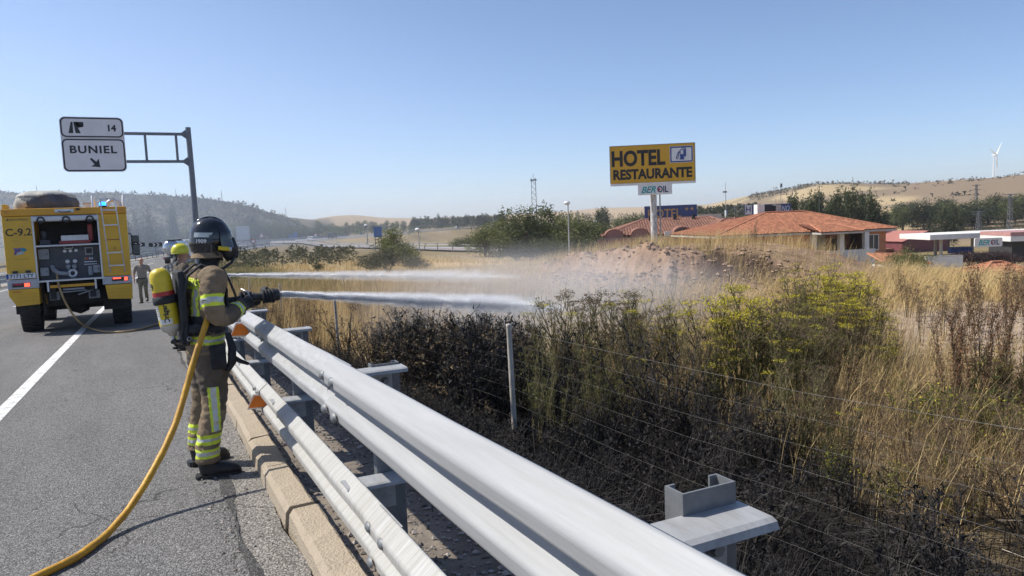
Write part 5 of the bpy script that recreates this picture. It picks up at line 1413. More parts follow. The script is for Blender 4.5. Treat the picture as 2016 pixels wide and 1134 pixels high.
mb = MB(); mb.bb((-7.4, 2, -1.5), (-3.9, 8, 1.2)); mb.build('annex', m_maroon, rs); MB().bb((-7.6, 1.8, 1.2), (-3.85, 8.2, 1.45)).build('annex_roof', m_tile_old, rs)
MB().bb((-3.9, -.12, -1.5), (4.5, -.02, -.5)).build('plinth', m_concrete, rs)
cp = empty('filling_station_canopy', site(1935, 122, -7.6), AX + R(2), 'white flat canopy of the filling station with its name board', 'canopy')
ZC = zat(470, 1900, 122) + 7.6
MB().bb((-8.6, 0, ZC), (14, 9, ZC + .85)).build('fascia', m_whitew, cp, bevel=.03)
for x, y in ((-5.8, 1.5), (-3.0, 7.5), (3.6, 7.5), (8, 1.5)): MB().bb((x - .18, y - .18, -1), (x + .18, y + .18, ZC)).build('column', m_concrete, cp)
c2 = empty('station_kiosk', site(2016, 108, -7.2), AX + R(-4), 'station building with a pink roof band over a white fascia at the right edge', 'kiosk')
zk = zat(475, 2016, 108) + 7.2
MB().bb((-1.6, 0, zk), (8, 8, zk + .75)).build('fascia', m_whitew, c2, bevel=.02); MB().bb((-1.6, .05, zk + .78), (8, 8, zk + 1.35)).build('roof_band', M('pink_band', (0.45, 0.24, 0.22), rough=0.7), c2)
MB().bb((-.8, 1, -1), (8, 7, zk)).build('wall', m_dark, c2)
nb = empty('station_sign', site(1950, 104, 0), AX, 'white name board with teal and navy letters hanging on the canopy edge', 'sign'); nb.location.z = zat(486, 1950, 104); nb.scale = (.87, .87, .87)
MB().prism(rrect(4.5, 1.42, .2), .2, facing((0, 0.2, .71), (0, -1, 0))).build('board', m_whitew, nb)
m_teal = M('letter_teal', (0.02, 0.36, 0.38), rough=0.4, var=0.08); m_navy2 = M('letter_navy', (0.025, 0.035, 0.12), rough=0.4, var=0.08); m_redl = M('letter_red', (0.55, 0.03, 0.05), rough=0.4, var=0.08)
def beroil(parent, w_, h, yo, zc):
    text('lettering', 'BER', m_teal, parent, facing((-w_ * .19, yo, zc), (0, -1, 0)), size=h * 1.25, bold=h * .03, shear=.35, width=w_ * .48)
    text('lettering', 'OIL', m_navy2, parent, facing((w_ * .27, yo, zc), (0, -1, 0)), size=h * 1.2, bold=h * .03, width=w_ * .36)
    mb = MB(); mb.prism([(-.055 * w_, .0), (.0, -.012 * w_), (.055 * w_, .01 * w_), (.0, .022 * w_)], .004, facing((-w_ * .17, yo - .004, zc + .03 * h), (0, -1, 0))); mb.build('emblem', m_redl, parent)
    mb = MB(); mb.lathe([(.0, .0), (h * .16, .0)], 10, axis=(0, -1, 0), org=(w_ * .155, yo - .003, zc - .03 * h)); mb.build('emblem', m_redl, parent)
beroil(nb, 3.9, .95, -.012, .71)
m_bluep = M('blue_plastic', (0.03, 0.08, 0.33), rough=0.5)
for i, u in enumerate((1874, 1885, 1896, 1907)):
    e = empty('recycling_container', site(u, 126, zat(499, u, 126)), AX, ('blue container at the left end of the row by the canopy column', 'second blue container from the canopy column', 'third blue container from the canopy column', 'blue container at the right end of the row by the dark hedge')[i], 'container', 'blue containers at the filling station')
    MB().prism([(-.42, 0), (.42, 0), (.42, .85), (.3, 1.1), (-.3, 1.1), (-.42, .85)], .9, facing((0, 0, 0), (0, -1, 0))).build('body', m_bluep, e, bevel=.02)
    MB().bb((-.2, -.915, .7), (.2, -.9, .85)).build('slot', m_dark, e)
wl = empty('yard_wall', site(1862, 84, -5.6), AX, 'pale low yard wall between the green bush and the dark hedge', 'wall'); MB().bb((-2.0, 0, -.5), (2.2, .3, 1.05)).build('wall_body', m_whitew, wl); MB().bb((-2.0, -.05, 1.05), (2.2, .35, 1.13)).build('coping', m_concrete, wl)
hu = empty('low_hut', site(1992, 58, -5.2), AX + R(5), 'low hut with an orange roof and greenish grey wall at the right edge', 'hut')
tiled('roof_tiles', hip_planes(-2.6, 3.2, 0, 4.2, .75, 1.75, .2, 1.0), m_tile, hu); MB().bb((-2.4, .15, -1), (3.0, 4.0, .74)).build('wall', M('greenish_render', (0.36, 0.38, 0.34), rough=0.9), hu)

# ------------------------------------------------------------------ big yellow hotel sign on its post
m_yel = M('sign_yellow', (0.66, 0.37, 0.02), rough=0.45, var=0.06, scale=1.5, dirt=(0.45, 0.27, 0.05), dscale=1.5, damt=0.35)
m_black = M('sign_black', (0.02, 0.02, 0.022), rough=0.5, var=0.1)
m_blue = M('sign_blue', (0.03, 0.07, 0.28), rough=0.4, var=0.08)
m_sgw = M('sign_white', (0.76, 0.77, 0.78), rough=0.45, var=0.05, scale=2)
m_flake = M('flaking_post', (0.66, 0.66, 0.66), col2=(0.30, 0.27, 0.25), rough=0.7, scale=3.0, detail=9, stretch=(3, 3, 1))
Dg = 52.0
bs = empty('hotel_sign', site(1291, Dg), AX + R(-5), 'big yellow roadside sign for the hotel and restaurant on one flaking white post', 'sign')
k_ = Dg / F_PX
zt_, zb_ = zat(288, 1291, Dg) - bs.location.z, zat(360, 1291, Dg) - bs.location.z
wS = 162 * k_; hS = zt_ - zb_
MB().bb((-wS / 2, 0, zb_), (wS / 2, .28, zt_)).build('panel', m_yel, bs, bevel=.015)
mb = MB(); mb.bb((-wS / 2 - .05, -.06, zb_ - .16), (wS / 2 + .05, .32, zb_ - .01)); mb.build('bottom_rail', m_sgw, bs)
mb = MB(); mb.bb((-wS / 2 - .05, -.015, zb_), (-wS / 2 - .003, .29, zt_ + .03)); mb.bb((wS / 2 + .003, -.015, zb_), (wS / 2 + .05, .29, zt_ + .03)); mb.bb((-wS / 2, -.015, zt_ + .003), (wS / 2, .29, zt_ + .04)); mb.build('frame', m_galv, bs)
text('lettering', 'HOTEL', m_black, bs, facing((-wS * .165, -.006, zb_ + hS * .665), (0, -1, 0)), size=hS * .56, bold=.055, width=wS * .64)
text('lettering', 'RESTAURANTE', m_black, bs, facing((0, -.006, zb_ + hS * .235), (0, -1, 0)), size=hS * .36, bold=.042, width=wS * .94)
MB().prism(rrect(wS * .275, hS * .44, .08), .03, facing((wS * .345, .0, zb_ + hS * .715), (0, -1, 0))).build('pump_symbol_plate', m_sgw, bs)
mb = MB(); T = facing((wS * .345, -.034, zb_ + hS * .715), (0, -1, 0)); ring_plate(mb, rrect(wS * .265, hS * .42, .07), rrect(wS * .235, hS * .35, .04), T, .004); mb.build('pump_symbol_border', m_blue, bs)
mb = MB()
u_ = hS * .3
for lo, hi in (((-.12, -.48), (.34, -.40)), ((-.06, -.40), (.28, .0)), ((-.06, .36), (.28, .42)), ((-.06, .0), (-.01, .36)), ((.23, .0), (.28, .36)), ((.10, .5), (.46, .56)), ((.42, -.2), (.47, .5)), ((.30, -.24), (.42, .44)), ((.05, .50), (.1, .56))):
    mb.bb(T @ Vector((lo[0] * u_ - .05, lo[1] * u_, .001)), T @ Vector((hi[0] * u_ - .05, hi[1] * u_, .012)))
pp = [T @ Vector((a * u_ - .05, b * u_, .006)) for a, b in ((-.06, .2), (-.16, .1), (-.2, -.15), (-.28, -.38), (-.36, -.42), (-.4, -.3), (-.26, .1), (-.1, .32))]
mb.tube(pp, .022 * u_ + .012, 5); mb.build('pump_symbol', m_blue, bs)
zq = zat(374, 1293, Dg) - bs.location.z
MB().bb((-1.12 + .1, -.02, zq - .36), (1.22 + .1, .2, zq + .36)).build('name_plate', m_sgw, bs, bevel=.01)
nbq = empty('name_lettering', (.1, -.03, zq)); nbq.parent = bs
beroil(nbq, 2.1, .5, -.002, 0)
mb = MB(); mb.tube([(0.05, .34, -.4), (.05, .34, 1.2), (.05, .34, 2.6), (.05, .34, zt_ - .3)], .23, 14); mb.build('post', m_flake, bs)
MB().cyl((.5, .3, 1.0), (.5, .3, zb_), .05, n=8).build('cable_pipe', m_galv, bs)

# ------------------------------------------------------------------ exit sign over the shoulder
m_sgface = M('sign_face_grey_white', (0.70, 0.71, 0.76), rough=0.4, var=0.04, scale=1.5)
m_sgblk = M('sign_ink', (0.018, 0.022, 0.035), rough=0.45, var=0.1)
m_gantry = M('gantry_steel', (0.16, 0.185, 0.225), rough=0.55, metal=0.2, var=0.1, scale=3)
YS = 42.0
es = empty('exit_sign', (2.32, YS, gz(2.32, YS)), 0, 'white exit sign for BUNIEL hung from a grey cantilever post beside the motorway', 'sign')
gz0 = es.location.z; hb = SL * YS - gz0
def ly(x, z): return x - 2.32, z + hb
TOPZ, BOTZ = 8.80 + hb, 6.15 + hb; MIDZ = BOTZ + (TOPZ - BOTZ) * .615
xc = -2.02 - 2.32; wd2 = 2.74
for (z0, z1) in ((MIDZ + .012, TOPZ), (BOTZ, MIDZ - .012)):
    p = MB().prism(rrect(wd2, z1 - z0, .24), .06, facing((xc, 0, (z0 + z1) / 2), (0, -1, 0))).build('panel', m_sgface, es)
    mb = MB(); ring_plate(mb, rrect(wd2 - .06, z1 - z0 - .06, .22), rrect(wd2 - .19, z1 - z0 - .19, .17), facing((xc, -.061, (z0 + z1) / 2), (0, -1, 0)), .003); mb.build('border', m_sgblk, p)
MB().bb((xc - wd2 / 2, .002, MIDZ - .26), (xc + wd2 / 2, .05, MIDZ + .26)).build('joint_strip', m_sgface, es)
text('lettering', '14', m_sgblk, es, facing((xc + .82, -.066, (MIDZ + TOPZ) / 2 - .03), (0, -1, 0)), size=.42, bold=.018)
text('lettering', 'BUNIEL', m_sgblk, es, facing((xc - .02, -.066, MIDZ - .55), (0, -1, 0)), size=.50, bold=.016, width=2.02, spacing=1.15)
zc_ = (MIDZ + TOPZ) / 2; mb = MB(); T = facing((xc - .72, -.064, zc_), (0, -1, 0))
mb.prism([(-.30, -.28), (-.10, -.28), (-.09, .26), (-.17, .26)], .006, T); mb.prism([(-.0, -.28), (.22, -.28), (.11, .0), (.26, .16), (.16, .16), (.14, .26), (.36, .26), (.36, .04), (.31, .12), (.14, -.02), (.05, .12), (.0, .26), (-.06, .26)], .006, T); mb.build('exit_symbol', m_sgblk, es)
mb = MB(); T = facing((xc + .02, -.064, BOTZ + .42), (0, -1, 0)); mb.prism([(-.24, .20), (-.17, .26), (.03, .06), (.14, .22), (.18, -.20), (-.22, -.16), (-.06, -.06)], .006, T); mb.build('arrow', m_sgblk, es)
MB().tube([(0, .12, -.5), (0, .12, 3), (0, .12, 6), (-.02, .12, 8.40 + hb)], [.17, .16, .14, .13], 12).build('post', m_gantry, es)
for z in (8.05, 6.66): MB().bb((xc - .9, .06, z + hb - .07), (.0, .2, z + hb + .07)).build('beam', m_gantry, es, bevel=.01)
for x in (-2.05, -.62): MB().bb((x - .06, .07, 6.735 + hb), (x + .06, .19, 7.975 + hb)).build('strut', m_gantry, es)
for z in (8.05, 6.66): MB().prism([(-.36, -.07), (-.1, -.26), (-.1, .26), (-.36, .07)], .1, facing((0, .18, z + hb), (0, -1, 0))).build('gusset', m_gantry, es)

# ------------------------------------------------------------------ masts, lamps, turbine
def lattice(name, u, D, vt, vb, wb, wt, label, n=14, head=None, cat='mast'):
    x, y = gp(u, D); zb = zat(vb, u, D); H = zat(vt, u, D) - zb
    e = empty(name, (x, y, zb), AX, label, cat)
    mb = MB()
    for sx, sy in ((-1, -1), (1, -1), (1, 1), (-1, 1)): mb.cyl((sx * wb, sy * wb, 0), (sx * wt, sy * wt, H), .05 + D * .00012, n=4)
    for i in range(n):
        a, b = i / n, (i + 1) / n; wa, wb_ = wb + (wt - wb) * a, wb + (wt - wb) * b
        s = 1 if i % 2 else -1
        for yy_ in (-1, 1):
            mb.cyl((-s * wa, yy_ * wa, H * a), (s * wb_, yy_ * wb_, H * b), .03 + D * .00008, n=3)
            mb.cyl((yy_ * wa, -s * wa, H * a), (yy_ * wb_, s * wb_, H * b), .03 + D * .00008, n=3)
    mb.build('frame', m_galv_dark, e)
    return e, H
e, H = lattice('lattice_mast', 1058, 260, 352, 440, .85, .7, 'grey lattice mast rising out of the tree clump by the slip road', 16); MB().bb((-1.1, -1.1, H - .9), (1.1, 1.1, H - .5)).build('platform', m_galv_dark, e); MB().cyl((0, 0, H), (0, 0, H + 1.5), .08, n=5).build('rod', m_galv_dark, e)
for u, D, vt, vb, lab in ((1924, 260, 364, 440, 'thin power pylon left of the wooded field edge'), (1930, 190, 416, 455, 'short double pylon in front of the tan field'), (1991, 190, 382, 456, 'slim lattice pylon at the right edge of the tan field')):
    e, H = lattice('power_pylon', u, D, vt, vb, .55, .22, lab, 12, cat='pylon')
    for q in (.98, .86): MB().bb((-1.7, -.08, H * q - .08), (1.7, .08, H * q + .08)).build('crossarm', m_galv_dark, e)
e = empty('radio_mast', site(1433, 150, zat(432, 1433, 150)), 0, 'thin radio mast between the blue hotel sign and the tiled roof', 'mast'); H = 72 * 150 / F_PX
MB().cyl((0, 0, 0), (0, 0, H), .09, .03, n=5).build('pole', m_galv_dark, e); MB().bb((-.7, -.05, H * .72), (.3, .05, H * .76)).build('aerial', m_galv_dark, e); MB().cyl((0, 0, .4), (0, 0, 1.8), .22, n=6).build('base_box', m_sgw, e)
def lamp(u, D, vt, vb, label, group=None, s=1.0):
    x, y = gp(u, D); zb = zat(vb, u, D); H = zat(vt, u, D) - zb
    e = empty('street_lamp', (x, y, zb), AX, label, 'street lamp', group)
    MB().tube([(0, 0, -.3), (0, 0, H * .5), (0, 0, H - .15)], [.10 * s, .085 * s, .06 * s], 8).build('pole', m_galv, e)
    mb = MB(); mb.lathe([(0, .38), (.22, .36), (.36, .24), (.40, .12), (.34, .02), (.12, -.05), (0, -.06)], 12, org=(-.12, 0, H - .15)); hd = mb.build('lamp_head', m_sgw, e)
    MB().lathe([(0, 0), (.3, .01), (.3, .05), (0, .06)], 12, org=(-.12, 0, H - .22)).build('diffuser', m_glass, hd)
    return e
lamp(1124, 92, 400, 508, 'tall pale street lamp in front of the tree clump', s=1.1)
lamp(829, 110, 452, 497, 'thin street lamp right of the lone pale tree'); lamp(728, 150, 444, 478, 'thin street lamp left of the blue direction sign', s=1.2); lamp(1178, 150, 436, 470, 'small white street lamp among the trees left of the hotel', s=1.1)
tb = empty('wind_turbine', site(1957, 1650, zat(356, 1957, 1650)), AX + R(38), 'white wind turbine on the tan ridge', 'wind turbine')
Ht = 48 * 1650 / F_PX
m_turb = M('turbine_white', (0.78, 0.79, 0.80), rough=0.5, var=0.03)
MB().tube([(0, 0, -12), (0, 0, Ht * .5), (0, 0, Ht)], [1.8, 1.4, 1.0], 12).build('tower', m_turb, tb); MB().box((0, .5, Ht + 1), (3, 8, 3)).build('nacelle', m_turb, tb, bevel=.4)
MB().lathe([(0, -1.5), (1.0, -1), (1.6, .5), (1.6, 1.5)], 12, axis=(0, 1, 0), org=(0, -4.8, Ht + 1)).build('hub', m_turb, tb)
for a in (47, 167, 287):
    c, s = math.sin(R(a)), math.cos(R(a)); o = Vector((0, -5, Ht + 1)); d = Vector((c, 0, s)); q = Vector((s, 0, -c))
    mb = MB(); pts = [o + d * L for L in (1, 6, 15, 28, 44)]; mb.tube(pts, [(1.0, .9), (1.9, .5), (1.5, .35), (1.0, .25), (.3, .1)], 8); mb.build('blade', m_turb, tb)
for u, D, vt, vb, lab in ((360, 540, 374, 394, 'hair thin mast on the crest of the scrub hill by the sign post'), (449, 540, 377, 400, 'hair thin mast on the crest of the scrub hill above the helmet'), (572, 600, 410, 430, 'hair thin mast low on the right shoulder of the scrub hill'), (90, 560, 366, 386, 'hair thin mast on the hill above the fire engine')):
    e = empty('hilltop_mast', site(u, D, zat(vb, u, D)), 0, lab, 'mast'); H = (vb - vt) * D / F_PX; MB().cyl((0, 0, -6), (0, 0, H), .28, .2, n=5).build('pole', m_galv_dark, e)

# ------------------------------------------------------------------ small signs and traffic on the motorway
def on_road(u, t):
    best = min(range(70, 460, 2), key=lambda D: abs(float(road_st(*[np.array([q]) for q in gp(u, D)])[1][0]) - t))
    return best
def panel_sign(u, D, vc, w_, h, mat, label, shape='rect', name='road_sign', inner=None, legs=1):
    x, y = gp(u, D); g = gz(x, y); zc = zat(vc, u, D)
    e = empty(name, (x, y, g), -math.atan2(x, y) + R(4), label, 'sign')
    zc -= g
    if shape == 'rect': pts = rrect(w_, h, .12)
    elif shape == 'tri': pts = [(-w_ / 2, -h / 2), (w_ / 2, -h / 2), (0, h / 2)]
    else: pts = [(w_ / 2 * math.cos(R(a)), h / 2 * math.sin(R(a))) for a in range(0, 360, 20)]
    MB().prism(pts, .08, facing((0, 0, zc), (0, -1, 0))).build('panel', mat, e)
    if inner: MB().prism([(p[0] * .72, p[1] * .72 - (.05 * h if shape == 'tri' else 0)) for p in pts], .02, facing((0, -.09, zc), (0, -1, 0))).build('face', inner, e)
    for i in range(legs): 
        lx = 0 if legs == 1 else (-w_ * .35, w_ * .35)[i]
        MB().bb((lx - .07, .02, -.3), (lx + .07, .14, zc + h * .3)).build('post', m_galv_dark, e)
    return e
m_sback = M('sign_back_grey', (0.38, 0.41, 0.45), rough=0.5, metal=0.3, var=0.08); m_redb = M('sign_red', (0.5, 0.04, 0.04), rough=0.5); m_sblue = M('sign_blue_road', (0.04, 0.13, 0.36), rough=0.4)
panel_sign(485, on_road(485, -28), 459, 4.4, 4.8, m_sback, 'grey back of a large sign board across the motorway', legs=2)
panel_sign(521, on_road(521, -27.5), 463, 1.9, 1.7, m_redb, 'triangular warning sign just right of the grey sign back', 'tri', inner=m_sgw)
panel_sign(627, on_road(627, -27.5), 462, 1.9, 1.7, m_redb, 'triangular warning sign above the far dark van', 'tri', inner=m_sgw)
panel_sign(504, on_road(504, 3.2), 475, 1.1, 1.1, m_redb, 'round speed sign on the verge right of the helmet', 'round', inner=m_sgw)
panel_sign(588, on_road(588, -27.5), 463, 1.5, 2.6, m_sblue, 'small upright blue sign between the two warning triangles')
panel_sign(579, on_road(579, -27.5), 467, 2.0, 1.6, m_sblue, 'low blue sign left of the small upright blue one')
panel_sign(717, on_road(717, -27), 461, 1.6, 1.6, m_sblue, 'round blue sign left of the thin lamp', 'round')
panel_sign(749, 175, 457, 1.9, 2.5, m_sblue, 'upright blue direction sign half behind the lone pale tree', legs=2)
for u, lab in ((278, 'black chevron board left on the central barrier'), (312, 'black chevron board right on the central barrier')):
    D = 92; x, y = gp(u, D); e = empty('chevron_board', (x, y, zat(486, u, D)), -math.atan2(x, y), lab, 'sign')
    MB().bb((-.75, 0, 0), (.75, .05, .5)).build('panel', m_black, e)
    for q in (-.35, .12):
        mb = MB(); mb.prism([(0, .06), (.14, .06), (.34, .25), (.14, .44), (0, .44), (.2, .25)], .004, facing((q, -.001, 0), (0, -1, 0))); mb.build('chevron', m_sgw, e)
    MB().bb((-.04, .05, -1.4), (.04, .1, .4)).build('post', m_galv_dark, e)
m_tyre = M('tyre_rubber', (0.028, 0.028, 0.03), rough=0.85, var=0.2, scale=12)
def small_car(u, t, paint, label, L=4.3, Wd=1.8, H=1.45, name='car', cat='car', flip=False):
    D = on_road(u, t); x, y = gp(u, D); s, tt2 = road_st(np.array([x]), np.array([y])); z = float(road_z(s)[0]); a = max(0, (float(s[0]) - S0) / RAD)
    e = empty(name, (x, y, z), -a + (math.pi if flip else 0), label, cat)
    side = [(-L / 2, .3), (-L / 2, .75), (-L / 2 + .12, .92), (-L * .36, H * .98), (L * .06, H), (L * .24, .95), (L / 2 - .1, .82), (L / 2, .6), (L / 2, .3)]
    if H > 1.8: side = [(-L / 2, .35), (-L / 2, H * .95), (-L / 2 + .15, H), (L * .22, H), (L * .36, 1.15), (L / 2 - .05, .95), (L / 2, .7), (L / 2, .35)]
    T = Matrix(((0, 0, 1, -Wd / 2), (1, 0, 0, 0), (0, 1, 0, 0), (0, 0, 0, 1)))
    MB().prism(side, Wd, T).build('body', paint, e, bevel=.08)
    MB().bb((-Wd / 2 + .15, -L / 2 - .02 if H > 1.8 else -L * .46, H * .62), (Wd / 2 - .15, -L * .38, H * .9)).build('rear_window', m_glass, e)
    MB().bb((-Wd / 2 - .01, -L * .3, H * .66), (Wd / 2 + .01, L * .14, H * .92)).build('side_window', m_glass, e)
    for sx in (-1, 1):
        for yy_ in (-L * .31, L * .31): MB().cyl((sx * (Wd / 2 - .2), yy_, .32), (sx * (Wd / 2 + .01), yy_, .32), .32, n=14).build('wheel', m_tyre, e)
        MB().bb((sx * (Wd / 2 - .35) - .14, -L / 2 - .02, .68), (sx * (Wd / 2 - .35) + .14, -L / 2 + .03, .82)).build('tail_light', m_redb, e)
m_pwhite = M('car_paint_white', (0.75, 0.75, 0.75), rough=0.25, var=0.03); m_pdark = M('car_paint_dark', (0.05, 0.06, 0.07), rough=0.25, var=0.05); m_pgrey = M('car_paint_silver', (0.5, 0.52, 0.54), rough=0.3, metal=0.4, var=0.03)
small_car(660, -7.0, m_pdark, 'dark van on the motorway bend under the warning triangle', 5.2, 2.0, 2.2, 'van', 'van')
small_car(619, -3.4, m_pwhite, 'white car on the motorway left of the dark van')
small_car(905, -16.5, m_pwhite, 'white car on the far bend below the pine wood', flip=True)
small_car(818, -16.5, m_pgrey, 'silver car on the far bend right of the lone pale tree', flip=True)
# stainless tanker lorry driving away on the shoulder lane
x, y = road_pt(np.array([122.0]), np.array([-1.8])); z = float(road_z(np.array([122.0]))[0])
tk = empty('tanker_lorry', (float(x[0]), float(y[0]), z), -(122 - S0) / RAD, 'stainless steel tanker lorry on the motorway behind the yellow helmet', 'lorry')
m_inox = M('stainless', (0.55, 0.57, 0.60), rough=0.22, metal=0.85, var=0.05)
mb = MB(); mb.lathe([(0, 0), (.6, -.28), (1.0, -.18), (1.22, .1), (1.24, .3), (1.24, 10.6), (1.0, 11.0), (0, 11.1)][0:1] + [(.6, .06), (1.0, .2), (1.2, .45), (1.24, .7), (1.24, 10.4), (1.0, 10.8), (0, 11)], 28, axis=(0, 1, 0), org=(0, 0, 2.35)); mb.build('tank', m_inox, tk)
for q in (2.5, 5, 7.5): MB().lathe([(1.25, -.06), (1.29, -.04), (1.29, .04), (1.25, .06)], 28, axis=(0, 1, 0), org=(0, q, 2.35)).build('tank_band', m_inox, tk)
MB().bb((-.55, -.02, 2.2), (.55, .03, 2.75)).build('placard', m_pgrey, tk)
MB().bb((-1.2, .1, .75), (1.2, .3, 1.0)).build('rear_bumper', m_pdark, tk); MB().bb((-.5, 0.3, .8), (.5, 13, 1.1)).build('chassis', m_pdark, tk)
MB().bb((-1.22, 11.3, .6), (1.22, 13.6, 3.4)).build('cab', m_pwhite, tk, bevel=.12)
MB().bb((-.7, .2, 3.58), (.7, 10.4, 3.64)).build('walkway', m_galv_dark, tk)
mb = MB(); mb.tube([(.75, .2, 3.6), (.75, .2, 4.0), (.75, 10, 4.0), (.75, 10, 3.6)], .03, 5); mb.build('handrail', m_galv, tk)
for sx in (-1, 1):
    for yy_ in (1.8, 3.1, 4.4, 10.6, 12.8): MB().cyl((sx * .82, yy_, .5), (sx * 1.2, yy_, .5), .5, n=16).build('wheel', m_tyre, tk)
    MB().bb((sx * .95 - .2, .05, .8), (sx * .95 + .2, .1, .95)).build('tail_light', m_redb, tk)
# ------------------------------------------------------------------ fire engine
m_fy = M('engine_yellow', (0.68, 0.40, 0.025), rough=0.35, var=0.05, scale=1.2, dirt=(0.40, 0.26, 0.07), dscale=1.6, damt=0.4)
m_fy2 = M('engine_orange_yellow', (0.62, 0.31, 0.02), rough=0.35, var=0.06, scale=1.5)
m_alu = M('aluminium', (0.55, 0.56, 0.58), rough=0.4, metal=0.5, var=0.08, scale=4)
m_band = M('lamp_panel_grey', (0.42, 0.43, 0.46), rough=0.5, var=0.06, scale=3)
m_in = M('locker_dark', (0.035, 0.04, 0.055), rough=0.6, var=0.2, scale=3)
m_panelg = M('pump_panel', (0.06, 0.068, 0.085), rough=0.5, var=0.15, scale=4)
m_boxg = M('locker_box_grey', (0.26, 0.28, 0.31), rough=0.5, var=0.1, scale=5)
m_redc = M('equipment_red', (0.28, 0.035, 0.035), rough=0.45, var=0.1)
m_und = M('underbody', (0.03, 0.031, 0.034), rough=0.8, var=0.3, scale=6)
m_tarp = M('tarpaulin_lit', (0.42, 0.40, 0.36), col2=(0.32, 0.31, 0.28), rough=0.7, scale=2.5, bump=0.6, bscale=5)
m_tarpd = M('tarpaulin_shaded', (0.075, 0.08, 0.095), rough=0.65, var=0.2, scale=4, bump=0.5, bscale=6)
m_redl2 = M('tail_light_lit', (0.6, 0.03, 0.02), rough=0.3, emit=((1.0, 0.08, 0.04), 2.2), var=0.02)
m_amb = M('marker_amber', (0.6, 0.22, 0.02), rough=0.3, var=0.05)
m_beac = M('beacon_blue', (0.02, 0.12, 0.7), rough=0.2, emit=((0.02, 0.25, 1.0), 3.0), var=0.02)
m_plate = M('number_plate', (0.66, 0.69, 0.74), rough=0.5, var=0.05)
m_ink = M('ink_black', (0.02, 0.02, 0.022), rough=0.5, var=0.1)
m_hosetan = M('old_hose', (0.36, 0.24, 0.11), rough=0.7, var=0.15, scale=8)
TX, TY = -1.73, 20.8
fe = empty('fire_engine', (TX, TY, SL * TY), 0, 'yellow fire engine seen from behind with its rear pump locker open', 'fire engine')
fe.rotation_euler = (pitch, 0, R(1.8))
Bk = lambda x, z, y=0.0: facing((x, y, z), (0, -1, 0))
LB = 7.3
# main body shells
mb = MB(); mb.bb((-1.30, .0, 1.36), (-.68, LB * .62, 2.84)); mb.build('side_body', m_fy, fe, bevel=.02)
mb = MB(); mb.bb((.65, .0, 1.30), (1.30, LB * .62, 2.84)); mb.build('side_body', m_fy, fe, bevel=.02)
MB().bb((-1.31, -.01, 2.845), (1.31, LB * .63, 3.02)).build('roof_band', m_fy2, fe, bevel=.025)
MB().bb((-.675, 1.3, 1.30), (.645, LB * .62, 2.84)).build('locker_back', m_in, fe)
MB().bb((-1.30, LB * .62 + .05, 1.0), (1.30, LB, 2.95)).build('cab', m_fy, fe, bevel=.1)
for sx in (-1, 1): MB().bb((sx * 1.305 - .01, LB * .72, 1.95), (sx * 1.305 + .01, LB * .92, 2.7)).build('cab_window', m_glass, fe)
# grey lamp bands, skirts
for (a, b, z0, z1) in ((-1.31, -.68, 1.13, 1.355), (.65, 1.31, 1.10, 1.295)): MB().bb((a, -.03, z0), (b, .3, z1)).build('lamp_panel', m_band, fe, bevel=.015)
T = Matrix(((1, 0, 0, 0), (0, 0, 1, -.02), (0, 1, 0, 0), (0, 0, 0, 1)))
MB().prism([(-1.30, 1.125), (-.69, 1.125), (-.69, .74), (-1.16, .72), (-1.30, .98)], .75, T).build('skirt', m_fy, fe, bevel=.015)
MB().prism([(.70, 1.09), (1.30, 1.09), (1.28, .70), (.74, .74)], .75, T).build('skirt', m_fy, fe, bevel=.015)
for z in (.83, .92, 1.0): MB().bb((-1.1, -.032, z), (-.72, -.022, z + .012)).build('vent_line', m_fy2, fe); MB().bb((.78, -.032, z - .03), (1.22, -.022, z - .018)).build('vent_line', m_fy2, fe)
MB().bb((-1.22, -.03, 1.045), (-1.05, -.021, 1.085)).build('marker_light', m_amb, fe)
# locker: frame, rolled shutter, shelf, floor
MB().bb((-.71, -.03, 1.30), (-.675, .05, 2.84)).build('locker_frame', m_alu, fe); MB().bb((.645, -.03, 1.27), (.68, .05, 2.84)).build('locker_frame', m_alu, fe)
sh = MB().bb((-.72, -.05, 2.70), (.69, .18, 2.835)).build('rolled_shutter', m_alu, fe, bevel=.03)
for x in (-.52, 0, .50):
    mb = MB(); mb.lathe([(.05, 0), (.085, .0), (.085, .03), (.05, .03)], 14, axis=(0, -1, 0), org=(x, -.052, 2.735)); mb.bb((x - .10, -.08, 2.69), (x + .10, -.052, 2.715)); mb.build('clip', m_ink, sh)
MB().bb((-.70, -.06, 1.255), (.70, .5, 1.295)).build('locker_sill', m_alu, fe)
MB().bb((-.672, .0, 2.10), (.642, 1.2, 2.135)).build('shelf', m_alu, fe)
MB().bb((-.672, .32, 1.30), (.642, .40, 2.095)).build('pump_panel', m_panelg, fe)
mb = MB(); mb.bb((-.2, .1, 2.145), (.47, .6, 2.23)); rb = mb.build('equipment_crate', m_redc, fe, bevel=.01)
mb = MB(); ring_plate(mb, rrect(.58, .13, .01), rrect(.50, .075, .01), Bk(.14, 2.29, .12), .0); mb.bb((-.12, .14, 2.25), (.40, .4, 2.34)); mb.build('crate_handle', m_alu, rb)
MB().bb((.42, .2, 2.2), (.53, .5, 2.62)).build('extinguisher', m_redc, fe, bevel=.03)
mb = MB(); mb.box((-.5, .5, 2.2), (.22, .4, .14)); mb.lathe([(0, 0), (.07, 0), (.07, .2), (.03, .24), (0, .24)], 12, org=(-.52, .4, 2.27)); mb.bb((-.62, .3, 2.14), (-.2, .6, 2.17)); mb.build('couplings', m_panelg, fe)
